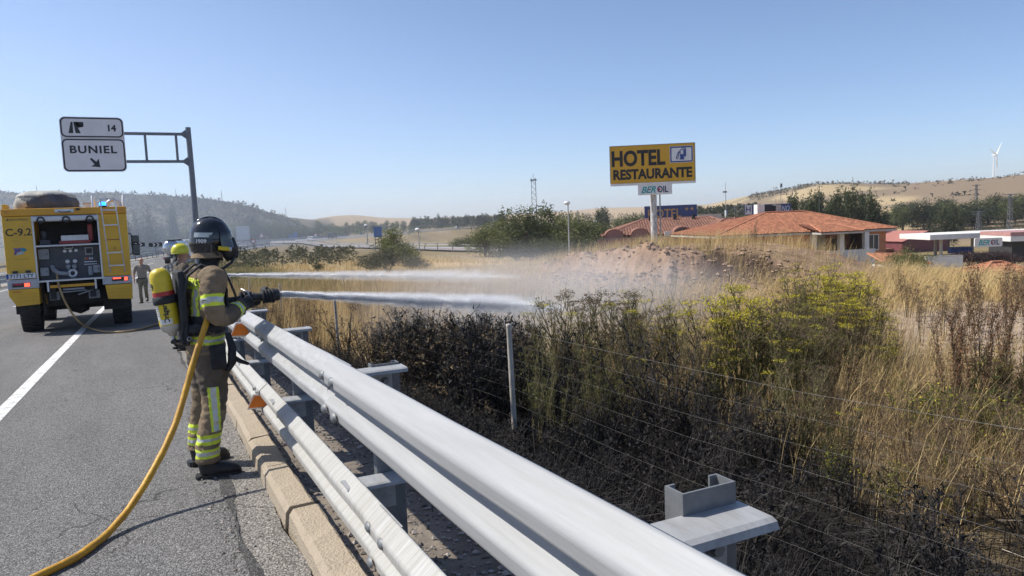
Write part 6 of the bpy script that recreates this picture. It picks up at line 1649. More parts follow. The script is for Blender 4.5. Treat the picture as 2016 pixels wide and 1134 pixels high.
for lo, hi in (((-.66, .22, 1.80), (-.44, .34, 2.05)), ((-.64, .12, 1.40), (-.47, .34, 1.60)), ((.47, .12, 1.41), (.63, .34, 1.60))):
    b = MB().bb(lo, hi).build('control_box', m_boxg, fe, bevel=.01); MB().bb((hi[0] - .05, lo[1] - .012, (lo[2] + hi[2]) / 2 - .02), (hi[0] - .03, lo[1], (lo[2] + hi[2]) / 2 + .02)).build('latch', m_ink, b)
for x, z, r_ in ((-.11, 1.98, .042), (.01, 1.98, .042), (.13, 1.985, .042), (-.07, 1.72, .05), (.09, 1.72, .05)):
    mb = MB(); mb.lathe([(r_, -.0), (r_, .04), (r_ * .8, .045), (0, .045)], 16, axis=(0, -1, 0), org=(x, .32, z)); g = mb.build('gauge', m_alu, fe); mb = MB(); mb.lathe([(r_ * .74, .0), (0, .001)], 14, axis=(0, -1, 0), org=(x, .273, z)); mb.build('dial', m_plate, g)
MB().tube([(-.11, .3, 2.08), (-.11, .22, 2.08), (-.11, .22, 2.04), (.07, .22, 2.04), (.07, .22, 2.08), (.07, .3, 2.08)], .012, 6).build('grab_handle', m_alu, fe)
for x in (-.06, .07):
    mb = MB(); mb.lathe([(.03, 0), (.03, .1), (.055, .1), (.055, .13), (.02, .16), (0, .16)], 12, axis=(0, -1, 0), org=(x, .32, 1.60)); mb.cyl((x, .2, 1.60), (x, .2, 1.52), .022, n=8); mb.build('valve', m_boxg, fe)
mb = MB(); mb.lathe([(.10, 0), (.11, .06), (.11, .12), (.085, .13), (.05, .13), (.05, .10), (0, .10)], 22, axis=(0, -1, 0), org=(.02, .32, 1.43)); o1 = mb.build('main_outlet', m_alu, fe)
mb = MB(); mb.lathe([(.048, .0), (.02, .02), (0, .02)], 16, axis=(0, -1, 0), org=(.02, .215, 1.43)); mb.build('outlet_cap', m_ink, o1)
MB().tube([(-.40, .3, 1.62), (-.36, .2, 1.52), (-.26, .18, 1.45), (-.12, .2, 1.43), (-.05, .25, 1.43)], .055, 10).build('suction_pipe', m_boxg, fe)
MB().bb((.32, .25, 1.86), (.50, .33, 2.05)).build('display_box', m_boxg, fe); MB().bb((.35, .235, 1.90), (.47, .248, 2.02)).build('display', m_ink, fe)
for x, m in ((.30, m_amb), (.35, m_redl), (.40, m_plate), (.45, m_plate)): MB().bb((x, .30, 1.75), (x + .03, .318, 1.79)).build('switch', m, fe)
for z in (1.68, 1.62): MB().bb((.28, .305, z), (.56, .318, z + .02)).build('label_strip', m_plate, fe)
MB().bb((.36, .2, 1.36), (.45, .32, 1.58)).build('small_box', m_boxg, fe)
# lettering and plates on the back
text('lettering', 'C-9.2', m_ink, fe, Bk(-.99, 2.47, -.004), size=.24, width=.52, bold=.004)
text('lettering', 'INCIPRESA', m_ink, fe, Bk(-.96, 2.765, -.004), size=.075, width=.36)
MB().prism([(-.03, 0), (.03, 0), (0, .055)], .003, Bk(-1.185, 2.745, -.001)).build('maker_mark', m_ink, fe)
m_em1 = M('emblem_teal', (0.03, 0.22, 0.32), rough=0.5); m_em2 = M('emblem_violet', (0.13, 0.09, 0.25), rough=0.5); m_em3 = M('emblem_pale', (0.35, 0.45, 0.5), rough=0.5)
MB().prism([(-.14, .08), (-.05, .07), (.0, .085), (.02, .0), (-.06, -.02), (-.1, -.09), (-.13, -.07), (-.11, .02)], .003, Bk(-.99, 2.02, -.001)).build('emblem', m_em2, fe)
MB().prism([(.005, .085), (.09, .075), (.14, .02), (.08, -.01), (.03, .0)], .003, Bk(-.99, 2.02, -.001)).build('emblem', m_em1, fe)
MB().prism([(-.05, -.025), (.03, -.005), (.08, -.015), (.06, -.06), (-.02, -.08), (-.09, -.09)], .003, Bk(-.99, 2.02, -.001)).build('emblem', m_em3, fe)
MB().bb((-1.12, -.003, 1.83), (-.82, -.0005, 1.835)).build('emblem_caption', m_ink, fe)
pl = MB().bb((-1.31, -.055, 1.375), (-.73, -.035, 1.495)).build('number_plate', m_plate, fe); MB().bb((-1.31, -.057, 1.377), (-1.265, -.0555, 1.493)).build('country_band', m_bluep, pl)
text('lettering', '7171 LTY', m_ink, pl, Bk(-1.0, 1.435, -.057), size=.12, width=.48, bold=.003)
for x in (-1.18, -.92): MB().bb((x, -.06, 1.50), (x + .1, -.0, 1.56)).build('plate_lamp', m_ink, fe)
for x0, s in ((-1.21, 1), (.86, -1)):
    tl = MB().bb((x0, -.05, 1.175), (x0 + .36, -.028, 1.265)).build('tail_light', m_ink, fe)
    MB().bb((x0 + (.24 if s > 0 else .27), -.06, 1.18), (x0 + (.35 if s > 0 else .345), -.052, 1.26)).build('lens', m_redl2, tl)
    MB().bb((x0 + .02, -.058, 1.225), (x0 + .2, -.052, 1.258)).build('lens', m_redl if s > 0 else m_redl2, tl)
MB().bb((-.22, -.05, 2.90), (.18, -.012, 2.985)).build('step_plate', m_alu, fe, bevel=.01); MB().tube([(-.15, -.05, 2.93), (-.1, -.07, 2.915), (.06, -.07, 2.915), (.11, -.05, 2.93)], .012, 6).build('grab_handle', m_ink, fe)
MB().bb((.22, -.04, 2.95), (.30, -.012, 3.0)).build('camera_box', m_ink, fe)
for x in (-1.22, 1.17): MB().bb((x, -.03, 2.925), (x + .06, -.012, 2.955)).build('marker_light', m_amb, fe)
# ladder
ld = MB(); ld.tube([(.76, -.10, 3.22), (.77, -.12, 2.9), (.84, -.12, 1.42), (.84, -.03, 1.40)], .017, 7); ld.tube([(1.08, -.10, 3.22), (1.09, -.12, 2.9), (1.16, -.12, 1.42), (1.16, -.03, 1.40)], .017, 7)
ld = ld.build('ladder', m_alu, fe)
for i, z in enumerate((2.93, 2.56, 1.88, 1.56, 3.2)): MB().bb((.77 + (2.9 - z) * .047 - .02, -.14, z - .016), (1.10 + (2.9 - z) * .047, -.10, z + .016)).build('rung', m_alu, ld)
MB().bb((.80, -.015, 2.195), (1.14, -.004, 2.21)).build('red_stripe', m_redc, fe)
mb = MB(); mb.prism([(-.06, -.05), (.06, -.05), (0, .06)], .002, Bk(.98, 1.99, -.002)); mb.build('warning_mark', m_fy2, fe)
text('lettering', '!', m_ink, fe, Bk(.98, 1.985, -.006), size=.08)
# roof load
def tarp_roll():
    mb = MB(); n, k = 48, 28; vs = []
    for i in range(k + 1):
        v = i / k
        for j in range(n):
            a = 2 * math.pi * j / n
            if v < .45: r_, z = .70 + .05 * math.sin(v * 7), v / .45 * .27
            else:
                q = (v - .45) / .55; r_, z = .71 * math.cos(q * 1.5) ** .75 if q < 1 else 0.0, .27 + .13 * math.sin(q * 1.57)
            w_ = noise.noise(Vector((math.cos(a) * 2.2, math.sin(a) * 2.2, v * 2.5))) * .05 + .02 * math.sin(a * 9 + v * 5)
            vs.append(((r_ + w_ * (1 if v < .95 else 0)) * math.cos(a), (r_ + w_) * math.sin(a), z + .02 * math.sin(a * 5) * (v > .4) * (1 - v)))
    fs = [(i * n + j, i * n + (j + 1) % n, (i + 1) * n + (j + 1) % n, (i + 1) * n + j) for i in range(k) for j in range(n)]
    b = len(mb.v)
    for f in fs:
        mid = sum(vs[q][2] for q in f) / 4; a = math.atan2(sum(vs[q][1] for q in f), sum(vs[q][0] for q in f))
        light = mid > .275 + .025 * math.sin(a * 4) or (abs(a - math.pi) < .75 + .3 * math.sin(mid * 14) or abs(a + math.pi) < .75 + .3 * math.sin(mid * 14)) and mid > .03  # sunlit top and shaded side painted as two tarp colours
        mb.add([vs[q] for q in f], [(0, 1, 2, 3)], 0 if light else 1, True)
    return mb
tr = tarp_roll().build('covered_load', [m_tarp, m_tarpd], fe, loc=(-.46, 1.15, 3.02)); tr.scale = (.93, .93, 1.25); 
MB().bb((.30, -.02, 3.02), (.32, .02, 3.10)).build('roof_rail_post', m_alu, fe)
for x in (.58, 1.26): MB().tube([(x, .25, 3.02), (x, .25, 3.30), (x, 2.6, 3.30), (x, 2.6, 3.02)], .025, 7).build('roof_rail', m_sgw, fe)
bc = MB().lathe([(0, 0), (.085, 0), (.085, .03)], 14, org=(.80, .05, 3.02)).build('beacon', m_ink, fe); MB().lathe([(.075, 0), (.075, .06), (.06, .09), (0, .10)], 14, org=(.80, .05, 3.05)).build('beacon_dome', m_beac, bc)
MB().bb((-1.31, .3, 3.02), (-1.20, .8, 3.15)).build('corner_box', m_fy, fe, bevel=.01); MB().bb((.40, .5, 3.02), (.52, .8, 3.15)).build('roof_box', m_sgw, fe, bevel=.01); MB().bb((.36, .4, 3.15), (.56, .9, 3.18)).build('roof_box_lid', m_alu, fe)
MB().tube([(.88, .9, 3.05), (.90, .9, 3.18), (.98, .9, 3.24), (1.08, .9, 3.24), (1.16, .9, 3.2), (1.2, .9, 3.05)], .045, 8).build('roof_hose', m_alu, fe)
# mirrors, wheels, underbody
for z, h in ((2.36, .24), (2.02, .36)):
    mi = MB().box((1.56, 6.1, z), (.22, .10, h)).build('mirror', m_ink, fe, bevel=.03); MB().bb((1.47, 6.035, z - h / 2 + .03), (1.65, 6.045, z + h / 2 - .03)).build('mirror_glass', m_glass, mi)
MB().tube([(1.3, 6.2, 2.55), (1.42, 6.15, 2.56), (1.46, 6.12, 2.5), (1.46, 6.12, 1.9), (1.3, 6.2, 1.82)], .018, 6).build('mirror_arm', m_ink, fe)
def wheel(x, y, s):
    mb = MB(); r_ = .57
    mb.lathe([(.30, -.20), (.40, -.23), (.52, -.22), (r_, -.18), (r_, .18), (.52, .22), (.40, .23), (.30, .20)], 36, axis=(1, 0, 0), org=(0, 0, 0))
    for k in range(30):
        a = 2 * math.pi * k / 30
        for sd in (-1, 1):
            a2 = a + (.05 if sd > 0 else -.05)
            mb.box((sd * .11, math.cos(a2) * (r_ + .008), math.sin(a2) * (r_ + .008)), (.20, .05, .03), 0, Matrix.Rotation(a2 - math.pi / 2, 3, 'X'))
    o = mb.build('wheel', m_tyre, fe, loc=(x, y, r_ + .01))
    mb = MB(); mb.lathe([(.30, .17 * s), (.27, .10 * s), (.12, .06 * s), (.10, .14 * s), (0, .15 * s)], 24, axis=(1, 0, 0)); mb.build('rim', m_boxg, o)
for y in (1.62, 5.9):
    for sx in (-1, 1): wheel(sx * 1.02, y, sx)
mb = MB(); mb.tube([(-1.0, 1.62, .58), (1.0, 1.62, .58)], .09, 8); mb.lathe([(0, -.26), (.2, -.18), (.26, 0), (.2, .18), (0, .26)], 14, org=(.05, 1.62, .6)); mb.build('axle', m_und, fe); MB().tube([(-1.0, 5.9, .58), (1.0, 5.9, .58)], .09, 8).build('axle', m_und, fe)
for x in (-.42, .42): MB().bb((x - .06, .1, .82), (x + .06, LB - .2, 1.1)).build('chassis_rail', m_und, fe)
MB().bb((-.62, .9, .62), (.7, 2.9, 1.25)).build('tank_underside', m_und, fe, bevel=.05); MB().bb((-.7, 3.0, .6), (.75, 5.2, 1.25)).build('gearbox', m_und, fe, bevel=.08)
MB().bb((-1.25, .75, .95), (-.66, 4.2, 1.36)).build('wheel_arch', m_und, fe); MB().bb((.66, .75, .95), (1.25, 4.2, 1.30)).build('wheel_arch', m_und, fe)
MB().bb((-1.2, 2.5, .55), (-.66, 4.4, 1.0)).build('side_locker', m_fy, fe, bevel=.02); MB().bb((.66, 2.5, .55), (1.2, 4.4, 1.0)).build('side_locker', m_fy, fe, bevel=.02)
MB().bb((-.46, -.02, 1.10), (.50, .05, 1.17)).build('tow_beam', m_fy2, fe, bevel=.01)
for x in (-.5, .5): MB().bb((x - .02, -.03, 1.02), (x + .02, .03, 1.26)).build('tow_bracket', m_alu, fe)
mb = MB(); mb.bb((-.2, .0, 1.03), (.25, .08, 1.07)); mb.cyl((-.25, .05, .98), (.3, .05, 1.0), .018, n=6); mb.cyl((.1, .1, .9), (.45, .12, 1.0), .02, n=6); mb.bb((-.5, .2, .8), (-.3, .5, 1.0)); mb.bb((.32, .2, .78), (.56, .5, .98)); mb.build('tow_gear', m_boxg, fe)
MB().bb((-.68, .6, .45), (-.62, .62, 1.2)).build('mud_flap', m_und, fe); MB().bb((.62, .6, .45), (1.25, .62, 1.0)).build('mud_flap', m_und, fe); MB().bb((-1.25, .6, .5), (-.75, .62, 1.0)).build('mud_flap', m_und, fe)
# thin hose from the pump down to the road and away towards the second firefighter
def road_h(y): return SL * y
hp = [(TX - .32, TY + .2, SL * TY + 1.42), (TX - .30, TY - .12, SL * TY + 1.30), (TX - .24, TY - .25, SL * TY + .95), (TX - .08, TY - .3, SL * TY + .5), (TX + .15, TY - .5, SL * TY + .18)]
for u, v in ((180, 647), (205, 654), (250, 654), (285, 646), (312, 637), (335, 640), (345, 655), (352, 675)):
    d = FW + RT * ((u - CX) / F_PX) - UP * ((v - CY) / F_PX); k = (.03 - EYE.z) / (d.z - SL * d.y); p = EYE + d * k; hp.append(tuple(p))
sp = spline(hp, 60)
tag(MB().tube([tuple(q) for q in sp], .024, 8).build('pump_hose', m_hosetan), 'thin tan hose hanging from the fire engine pump and lying across the tarmac', 'hose')
# ------------------------------------------------------------------ people
m_khaki = M('turnout_khaki', (0.27, 0.205, 0.135), col2=(0.20, 0.15, 0.10), rough=0.9, scale=9, bump=0.5, bscale=120, dirt=(0.09, 0.075, 0.06), dscale=4, damt=0.55, spec=0.15)
m_khakid = M('turnout_dark', (0.135, 0.11, 0.085), col2=(0.09, 0.075, 0.06), rough=0.85, scale=7, bump=0.4, bscale=100, spec=0.2)
m_hiviz = M('hiviz_yellow', (0.62, 0.74, 0.05), rough=0.6, var=0.08, scale=20)
m_silver = M('reflective_silver', (0.50, 0.52, 0.50), rough=0.35, metal=0.3, var=0.08, scale=20)
m_blk = M('black_fabric', (0.028, 0.030, 0.035), rough=0.8, var=0.25, scale=18, bump=0.4, bscale=150)
m_rubber = M('black_rubber', (0.022, 0.023, 0.026), rough=0.5, var=0.2, scale=20)
m_helm = M('helmet_black', (0.018, 0.020, 0.026), rough=0.12, var=0.15, scale=6, spec=0.6)
m_skin = M('skin', (0.46, 0.27, 0.19), rough=0.6, var=0.08, scale=14)
m_helmy = M('helmet_yellow', (0.62, 0.58, 0.03), rough=0.3, var=0.05)
m_tank = M('cylinder_yellow', (0.66, 0.50, 0.02), rough=0.4, var=0.06, scale=5, dirt=(0.35, 0.28, 0.08), dscale=6, damt=0.45)
m_tankred = M('cylinder_red', (0.42, 0.03, 0.03), rough=0.45, var=0.08)
m_tanktip = M('cylinder_pale', (0.55, 0.53, 0.48), rough=0.5, var=0.1, scale=9, dirt=(0.12, 0.10, 0.08), dscale=8, damt=0.8)
m_label = M('cylinder_label', (0.68, 0.68, 0.66), rough=0.5, var=0.08, scale=12)
m_shirtg = M('shirt_grey_tan', (0.25, 0.23, 0.20), rough=0.9, var=0.12, scale=9, bump=0.3, bscale=50)
m_camo = M('trousers_drab', (0.24, 0.225, 0.165), col2=(0.11, 0.11, 0.085), rough=0.9, scale=9)
m_boot = M('boot_black', (0.020, 0.020, 0.022), rough=0.55, var=0.3, scale=25)
m_hairg = M('hair_grey', (0.20, 0.18, 0.16), rough=0.8, var=0.2, scale=40)

def body_mesh(name, tubes, mats, classify, vox=0.013, wrinkle=0.008, wscale=14.0, smooth=3):
    """joins tapered limbs into one continuous skin, folds the cloth a little and gives each patch its material"""
    mb = MB()
    for pts, rad, n in tubes:
        # resample for smooth bends
        P = np.array([tuple(p) for p in pts], float); Rr = np.array([r if hasattr(r, '__len__') else (r, r) for r in rad], float)
        k = (len(P) - 1) * 4 + 1; t = np.linspace(0, len(P) - 1, k); i0 = np.minimum(t.astype(int), len(P) - 2); f = (t - i0)[:, None]
        def cr(A):
            Aa = np.vstack([2 * A[0] - A[1], A, 2 * A[-1] - A[-2]]); a, b, c, d = Aa[i0], Aa[i0 + 1], Aa[i0 + 2], Aa[i0 + 3]
            return .5 * (2 * b + (c - a) * f + (2 * a - 5 * b + 4 * c - d) * f * f + (3 * b - a - 3 * c + d) * f ** 3)
        PP, RRr = cr(P), np.maximum(cr(Rr), .004)
        mb.tube([tuple(p) for p in PP], [tuple(r) for r in RRr], n)
    me = bpy.data.meshes.new(name); me.from_pydata(mb.v, [], mb.f); me.update()
    o = bpy.data.objects.new(name, me); COL.objects.link(o)
    r_ = o.modifiers.new('skin', 'REMESH'); r_.mode = 'VOXEL'; r_.voxel_size = vox
    s_ = o.modifiers.new('soft', 'SMOOTH'); s_.iterations = smooth; s_.factor = .5
    dg = bpy.context.evaluated_depsgraph_get()
    m2 = bpy.data.meshes.new_from_object(o.evaluated_get(dg))
    COL.objects.unlink(o); bpy.data.objects.remove(o)
    n = len(m2.vertices); co = np.empty(n * 3); no = np.empty(n * 3)
    m2.vertices.foreach_get('co', co); m2.vertices.foreach_get('normal', no); co = co.reshape(-1, 3); no = no.reshape(-1, 3)
    if wrinkle:
        d = np.array([noise.noise(Vector((c[0] * wscale, c[1] * wscale, c[2] * wscale * 1.7))) + .9 * (.35 - abs(noise.noise(Vector((c[0] * 7, c[1] * 7, c[2] * 13 + c[0] * 9))))) + .5 * noise.noise(Vector((c[0] * 31, c[1] * 31, c[2] * 44))) for c in co])
        co = co + no * (d * wrinkle)[:, None]
        m2.vertices.foreach_set('co', co.astype(np.float32).ravel())
    for m in mats: m2.materials.append(m)
    k = len(m2.polygons); ce = np.empty(k * 3); m2.polygons.foreach_get('center', ce); pn = np.empty(k * 3); m2.polygons.foreach_get('normal', pn)
    m2.polygons.foreach_set('material_index', classify(ce.reshape(-1, 3), pn.reshape(-1, 3)).astype(np.int32))
    m2.polygons.foreach_set('use_smooth', np.ones(k, bool)); m2.update()
    return m2
def along(c, a, b):
    a, b = np.array(a, float), np.array(b, float); d = b - a; L2 = d @ d
    t = np.clip(((c - a) @ d) / L2, -.2, 1.2); q = a + t[:, None] * d
    return t, np.linalg.norm(c - q, axis=1)
def bvh_of(me):
    return BVHTree.FromPolygons([v.co for v in me.vertices], [p.vertices for p in me.polygons])
def stick_text(name, txt, mat, parent, bvh, T, size, off=.004, **kw):
    """lettering laid onto the cloth it is printed on"""
    me = text_mesh(txt, size=size, **kw); me.transform(T)
    dirn = -Vector((T[0][2], T[1][2], T[2][2]))
    for v in me.vertices:
        h = bvh.ray_cast(v.co - dirn * .3, dirn, 1.0)
        if h[0] is not None: v.co = h[0] - dirn * off
    me.materials.clear(); me.materials.append(mat)
    return link(name, me, parent)
def glove(parent, T, mat, name='glove', gr=.030, s=1.0, mirror=1):
    """a gloved hand closed round a bar that runs along local x; the wrist comes in from -y"""
    mb = MB()
    mb.tube([T @ Vector(p) for p in ((.0, -.135 * s, -.005), (.0, -.085 * s, .0), (.0, -.045 * s, -.008), (.0, -.012 * s, -.022))], [(.030, .036), (.033, .042), (.030, .048), (.022, .046)], 10)
    for i, (L, w_) in enumerate(((.92, .0115), (1.05, .012), (1.0, .0115), (.8, .010))):
        x = (i - 1.5) * .024 * mirror * -1
        pts = []
        for k in range(8):
            a = R(-95 + k * 36 * L)
            pts.append(T @ Vector((x, math.cos(a) * (gr + .012) + .004, math.sin(a) * (gr + .012))))
        mb.tube(pts, [w_ * 1.05, w_ * 1.1, w_, w_ * 1.08, w_, w_, w_ * .95, w_ * .6], 7)
    th = [Vector((mirror * .042, -.075 * s, .0)), Vector((mirror * .052, -.045 * s, .022)), Vector((mirror * .045, -.012, gr + .016)), Vector((mirror * .032, .018, gr + .014))]
    mb.tube([T @ p for p in th], [.014, .0145, .013, .009], 7)
    return mb.build(name, mat, parent)
def boot(parent, x, y, ang, mat, s=1.0, name='boot', sole_m=None):
    T = Matrix.Translation((x, y, 0)) @ Matrix.Rotation(ang, 4, 'Z')
    mb = MB()
    mb.tube([T @ Vector(p) for p in ((0, -.01, .25 * s), (0, -.015, .16 * s), (0, -.01, .09 * s), (0, .05, .065 * s), (0, .13, .055 * s), (0, .19, .045 * s), (0, .215, .035 * s))], [(.075, .07), (.068, .062), (.07, .058), (.062, .055), (.05, .056), (.036, .050), (.016, .028)], 14)
    o = mb.build(name, mat, parent)
    mb = MB(); out_ = [(-.046, -.085), (-.03, -.098), (.03, -.098), (.046, -.085), (.046, .0), (.056, .10), (.05, .18), (.028, .222), (-.02, .222), (-.044, .18), (-.05, .10), (-.042, .0)]
    mb.prism(out_, .035, T); 
    for k in range(7): mb.prism([(-.05, -.085 + k * .044), (.055, -.085 + k * .044), (.055, -.065 + k * .044), (-.05, -.065 + k * .044)], .03, T @ Matrix.Translation((0, 0, .004)))
    mb.build('sole', sole_m or m_rubber, o)
    return o

# ---- firefighter with the near hose. Local frame: y ahead of him, x to his right, z up
PX, PY = 0.34, 6.02
ff = empty('firefighter', (PX, PY, SL * PY), -R(83), 'firefighter in khaki gear and black helmet with yellow air cylinder aiming the near jet', 'person')
HZL = ((.0, .0), )
kneeR, ankR, hipR = (.165, -.01, .53), (.20, -.085, .12), (.10, -.02, .93)
kneeL, ankL, hipL = (-.165, -.02, .53), (-.21, -.07, .12), (-.10, -.02, .93)
shR, elR, wrR = (.205, .05, 1.47), (.265, .05, 1.19), (.12, .27, 1.265)
shL, elL, wrL = (-.205, .06, 1.47), (-.25, .20, 1.20), (-.03, .41, 1.28)
TUB = [
    ([(0, -.02, .86), (0, -.01, .96), (0, .0, 1.08), (0, .01, 1.22), (0, .025, 1.36), (0, .04, 1.47), (0, .05, 1.545), (0, .07, 1.60)], [(.12, .155), (.135, .18), (.13, .175), (.135, .185), (.138, .205), (.115, .19), (.08, .105), (.065, .072)], 28),
    ([(0, .06, 1.56), (0, .08, 1.64), (0, .09, 1.70), (0, .085, 1.78), (0, .075, 1.83)], [(.06, .06), (.072, .064), (.095, .078), (.09, .075), (.05, .045)], 18),
    ([hipR, (.135, .0, .74), kneeR, (.185, -.055, .36), (.198, -.085, .22), (.20, -.085, .125)], [(.115, .105), (.108, .10), (.088, .088), (.083, .085), (.084, .082), (.088, .084)], 20),
    ([hipL, (-.135, -.005, .74), kneeL, (-.187, -.05, .36), (-.205, -.07, .22), (-.21, -.07, .125)], [(.115, .105), (.108, .10), (.088, .088), (.083, .085), (.084, .082), (.088, .084)], 20),
    ([(.12, .0, 1.45), shR, (.262, .01, 1.33), elR, (.22, .16, 1.215), wrR], [(.09, .09), (.095, .092), (.08, .078), (.07, .07), (.062, .062), (.050, .050)], 18),
    ([(-.12, .0, 1.45), shL, (-.25, .11, 1.34), elL, (-.16, .31, 1.24), wrL], [(.09, .09), (.095, .092), (.08, .078), (.07, .07), (.062, .062), (.050, .050)], 18)]
def cls(c, n):
    m = np.zeros(len(c), int)      # 0 khaki 1 dark khaki 2 hiviz 3 silver 4 black 5 skin
    x, y, z = c.T
    leg = z < .92
    m[leg] = 0
    m[(z > .62) & (z < .92)] = 1  # upper trousers: shade and wet both put into the darker khaki
    m[(z > .5) & (z < .62) & (y > .02)] = 1
    for lo, hi in ((.165, .235), (.265, .335)):
        m[leg & (z > lo) & (z < hi)] = 2
        m[leg & (z > lo + .022) & (z < hi - .022)] = 3
    a = np.arctan2(x - .18, -(y - .01))          # round the right leg, 0 = calf
    st = (z > .36) & (z < .68) & (x > .1) & (np.abs(y + .025) < .036) & (n[:, 0] > .2)
    m[st] = 2; m[st & (np.abs(y + .025) < .018)] = 3
    tor = (z > .95) & (np.abs(x) < .25)
    tR, dR = along(c, shR, elR); tR2, dR2 = along(c, elR, wrR); tL, dL = along(c, shL, elL); tL2, dL2 = along(c, elL, wrL)
    arm = (np.minimum(np.minimum(dR, dR2), np.minimum(dL, dL2)) < .13) & (np.abs(x) > .17) & (z > 1.0) | (y > .2) & (z > 1.0) & (z < 1.5)
    bd = tor & ~arm
    m[(z > .94) & (z < .985) & bd] = 0
    for lo, hi, msk in ((.985, 1.045, bd), (1.40, 1.465, bd)):
        k = msk & (z + .05 * y > lo) & (z + .05 * y < hi); m[k] = 2; k2 = msk & (z + .05 * y > lo + .02) & (z + .05 * y < hi - .02); m[k2] = 3
    v = bd & (z > 1.08) & (z < 1.40) & (np.abs(x - .145 - .02 * np.sin(z * 9)) < .030) & (n[:, 1] < .3); m[v] = 2; m[v & (np.abs(x - .145 - .02 * np.sin(z * 9)) < .013)] = 3
    for t, d in ((tR, dR), (tL, dL)):
        k = arm & (d < .13) & (t > .42) & (t < .72) & (z > 1.1); m[k] = 2; m[k & (t > .50) & (t < .64)] = 3
    for t, d in ((tR2, dR2), (tL2, dL2)):
        k = arm & (d < .1) & (t > .08); m[k] = 1
        k = arm & (d < .1) & (t > .50) & (t < .72); m[k] = 2; m[k & (t > .57) & (t < .66)] = 3
        k = arm & (d < .1) & (t > .86); m[k] = 4
    m[bd & (z > 1.06) & (z < 1.20)] = 4  # belt zone, with the jacket's shade painted black along with it
    m[(z > 1.545) & (np.abs(x) < .13)] = 4
    return m
bm = body_mesh('body', TUB, [m_khaki, m_khakid, m_hiviz, m_silver, m_blk, m_skin], cls, .0095, .0095)
ffb = link('body', bm, ff)
bv = bvh_of(bm)
boot(ff, .205, -.085, R(-12), m_boot, .92); boot(ff, -.215, -.07, R(10), m_boot, .92)
stick_text('lettering', 'BOMBEROS', m_hiviz, ff, bv, facing((.02, -.3, 1.505), (0, -1, .25)), .075, bold=.002)
# jacket collar flap under the helmet, waist belt, shoulder straps
mb = MB(); mb.lathe([(.08, 0), (.095, -.02), (.122, -.065), (.127, -.07), (.09, -.03), (.075, -.01)], 26, org=(0, .055, 1.69)); mb.build('neck_flap', m_khaki, ff)
mb = MB()
for k in range(28):
    pass
pts = [(.19 * math.sin(2 * math.pi * k / 28) * 1.05, -.022 + .155 * -math.cos(2 * math.pi * k / 28), 1.115 + .012 * math.sin(3 * k)) for k in range(29)]
mb.tube(pts, [(.012, .035)] * 29, 8); mb.build('waist_belt', m_blk, ff)
for s in (1, -1):
    MB().tube([(s * .10, -.15, 1.18), (s * .13, -.155, 1.33), (s * .125, -.12, 1.50), (s * .115, -.02, 1.575), (s * .12, .10, 1.52), (s * .13, .145, 1.38), (s * .15, .13, 1.22)], [(.012, .028)] * 7, 8).build('shoulder_strap', m_blk, ff)
MB().tube([(.16, .12, 1.55), (.19, .16, 1.45), (.17, .2, 1.33), (.12, .2, 1.22)], .009, 6).build('air_line', m_rubber, ff)
# breathing set
bs_ = MB().prism([(-.14, -.28), (.14, -.28), (.16, .0), (.12, .27), (-.12, .27), (-.16, 0)], .05, facing((0, -.135, 1.27), (0, -1, 0))).build('back_plate', m_blk, ff, bevel=.015)
cyl = empty('air_cylinder', (.02, -.235, 1.09)); cyl.parent = ff; cyl.rotation_euler = (R(7), 0, R(-16)); cyl.scale = (.86, .86, .80)
rr = .085
MB().lathe([(.0, .60), (.035, .597), (.062, .58), (.080, .55), (rr, .51), (rr, .385)], 26).build('shell_top', m_tank, cyl)
MB().lathe([(rr + .002, .385), (rr + .003, .345)], 26).build('red_band', m_tankred, cyl)
MB().lathe([(rr + .002, .345), (rr + .012, .34), (rr + .012, .275), (rr + .002, .27)], 26).build('clamp_strap', m_blk, cyl)
MB().lathe([(rr, .275), (rr, .075)], 26).build('shell_lower', m_tank, cyl)
MB().lathe([(rr, .076), (.082, .05), (.068, .018), (.04, .0), (.03, -.03), (.0, -.032)], 26).build('shell_foot', m_tanktip, cyl)
MB().cyl((0, 0, -.03), (0, 0, -.075), .017, n=10).build('valve', m_alu, cyl); mb = MB(); mb.cyl((-.03, 0, -.085), (.05, 0, -.085), .022, n=10); mb.cyl((0, .0, -.09), (0, .08, -.10), .016, n=8); mb.build('valve_wheel', m_rubber, cyl)
def wrap_label(a0, a1, z0, z1, mat, name, dr=.0012):
    vs = []; n = 10
    for i in range(n + 1):
        a = a0 + (a1 - a0) * i / n
        for z in (z0, z1): vs.append((math.cos(a) * (rr + dr), math.sin(a) * (rr + dr), z))
    MB().add(vs, [(2 * i, 2 * i + 2, 2 * i + 3, 2 * i + 1) for i in range(n)], 0, True).build(name, mat, cyl)
def wrap_text(txt, ac, zc, size, mat, vertical=False, bold=.002):
    me = text_mesh(txt, size=size, bold=bold)
    for v in me.vertices:
        px, pz = (v.co.x, v.co.y) if not vertical else (-v.co.y, v.co.x)
        a = ac + px / rr
        v.co = Vector((math.cos(a) * (rr + .0018), math.sin(a) * (rr + .0018), zc + pz))
    me.materials.clear(); me.materials.append(mat); link('lettering', me, cyl)
# the side of the cylinder towards the road shoulder and the camera: about local +x, a little back
AV = R(-8)
wrap_label(AV - 1.05, AV - .55, .13, .265, m_label, 'label')
wrap_label(AV - .75, AV + .55, .085, .135, m_label, 'label')
wrap_text('Dräger', AV + .10, .185, .058, m_ink, True)
wrap_text('9', AV - .86, .435, .085, m_ink)
wrap_text('1', AV - 1.35, .435, .085, m_ink)
for z in (.17, .19, .21, .23): wrap_label(AV - 1.0, AV - .62, z, z + .006, m_ink, 'small_print', .0016)
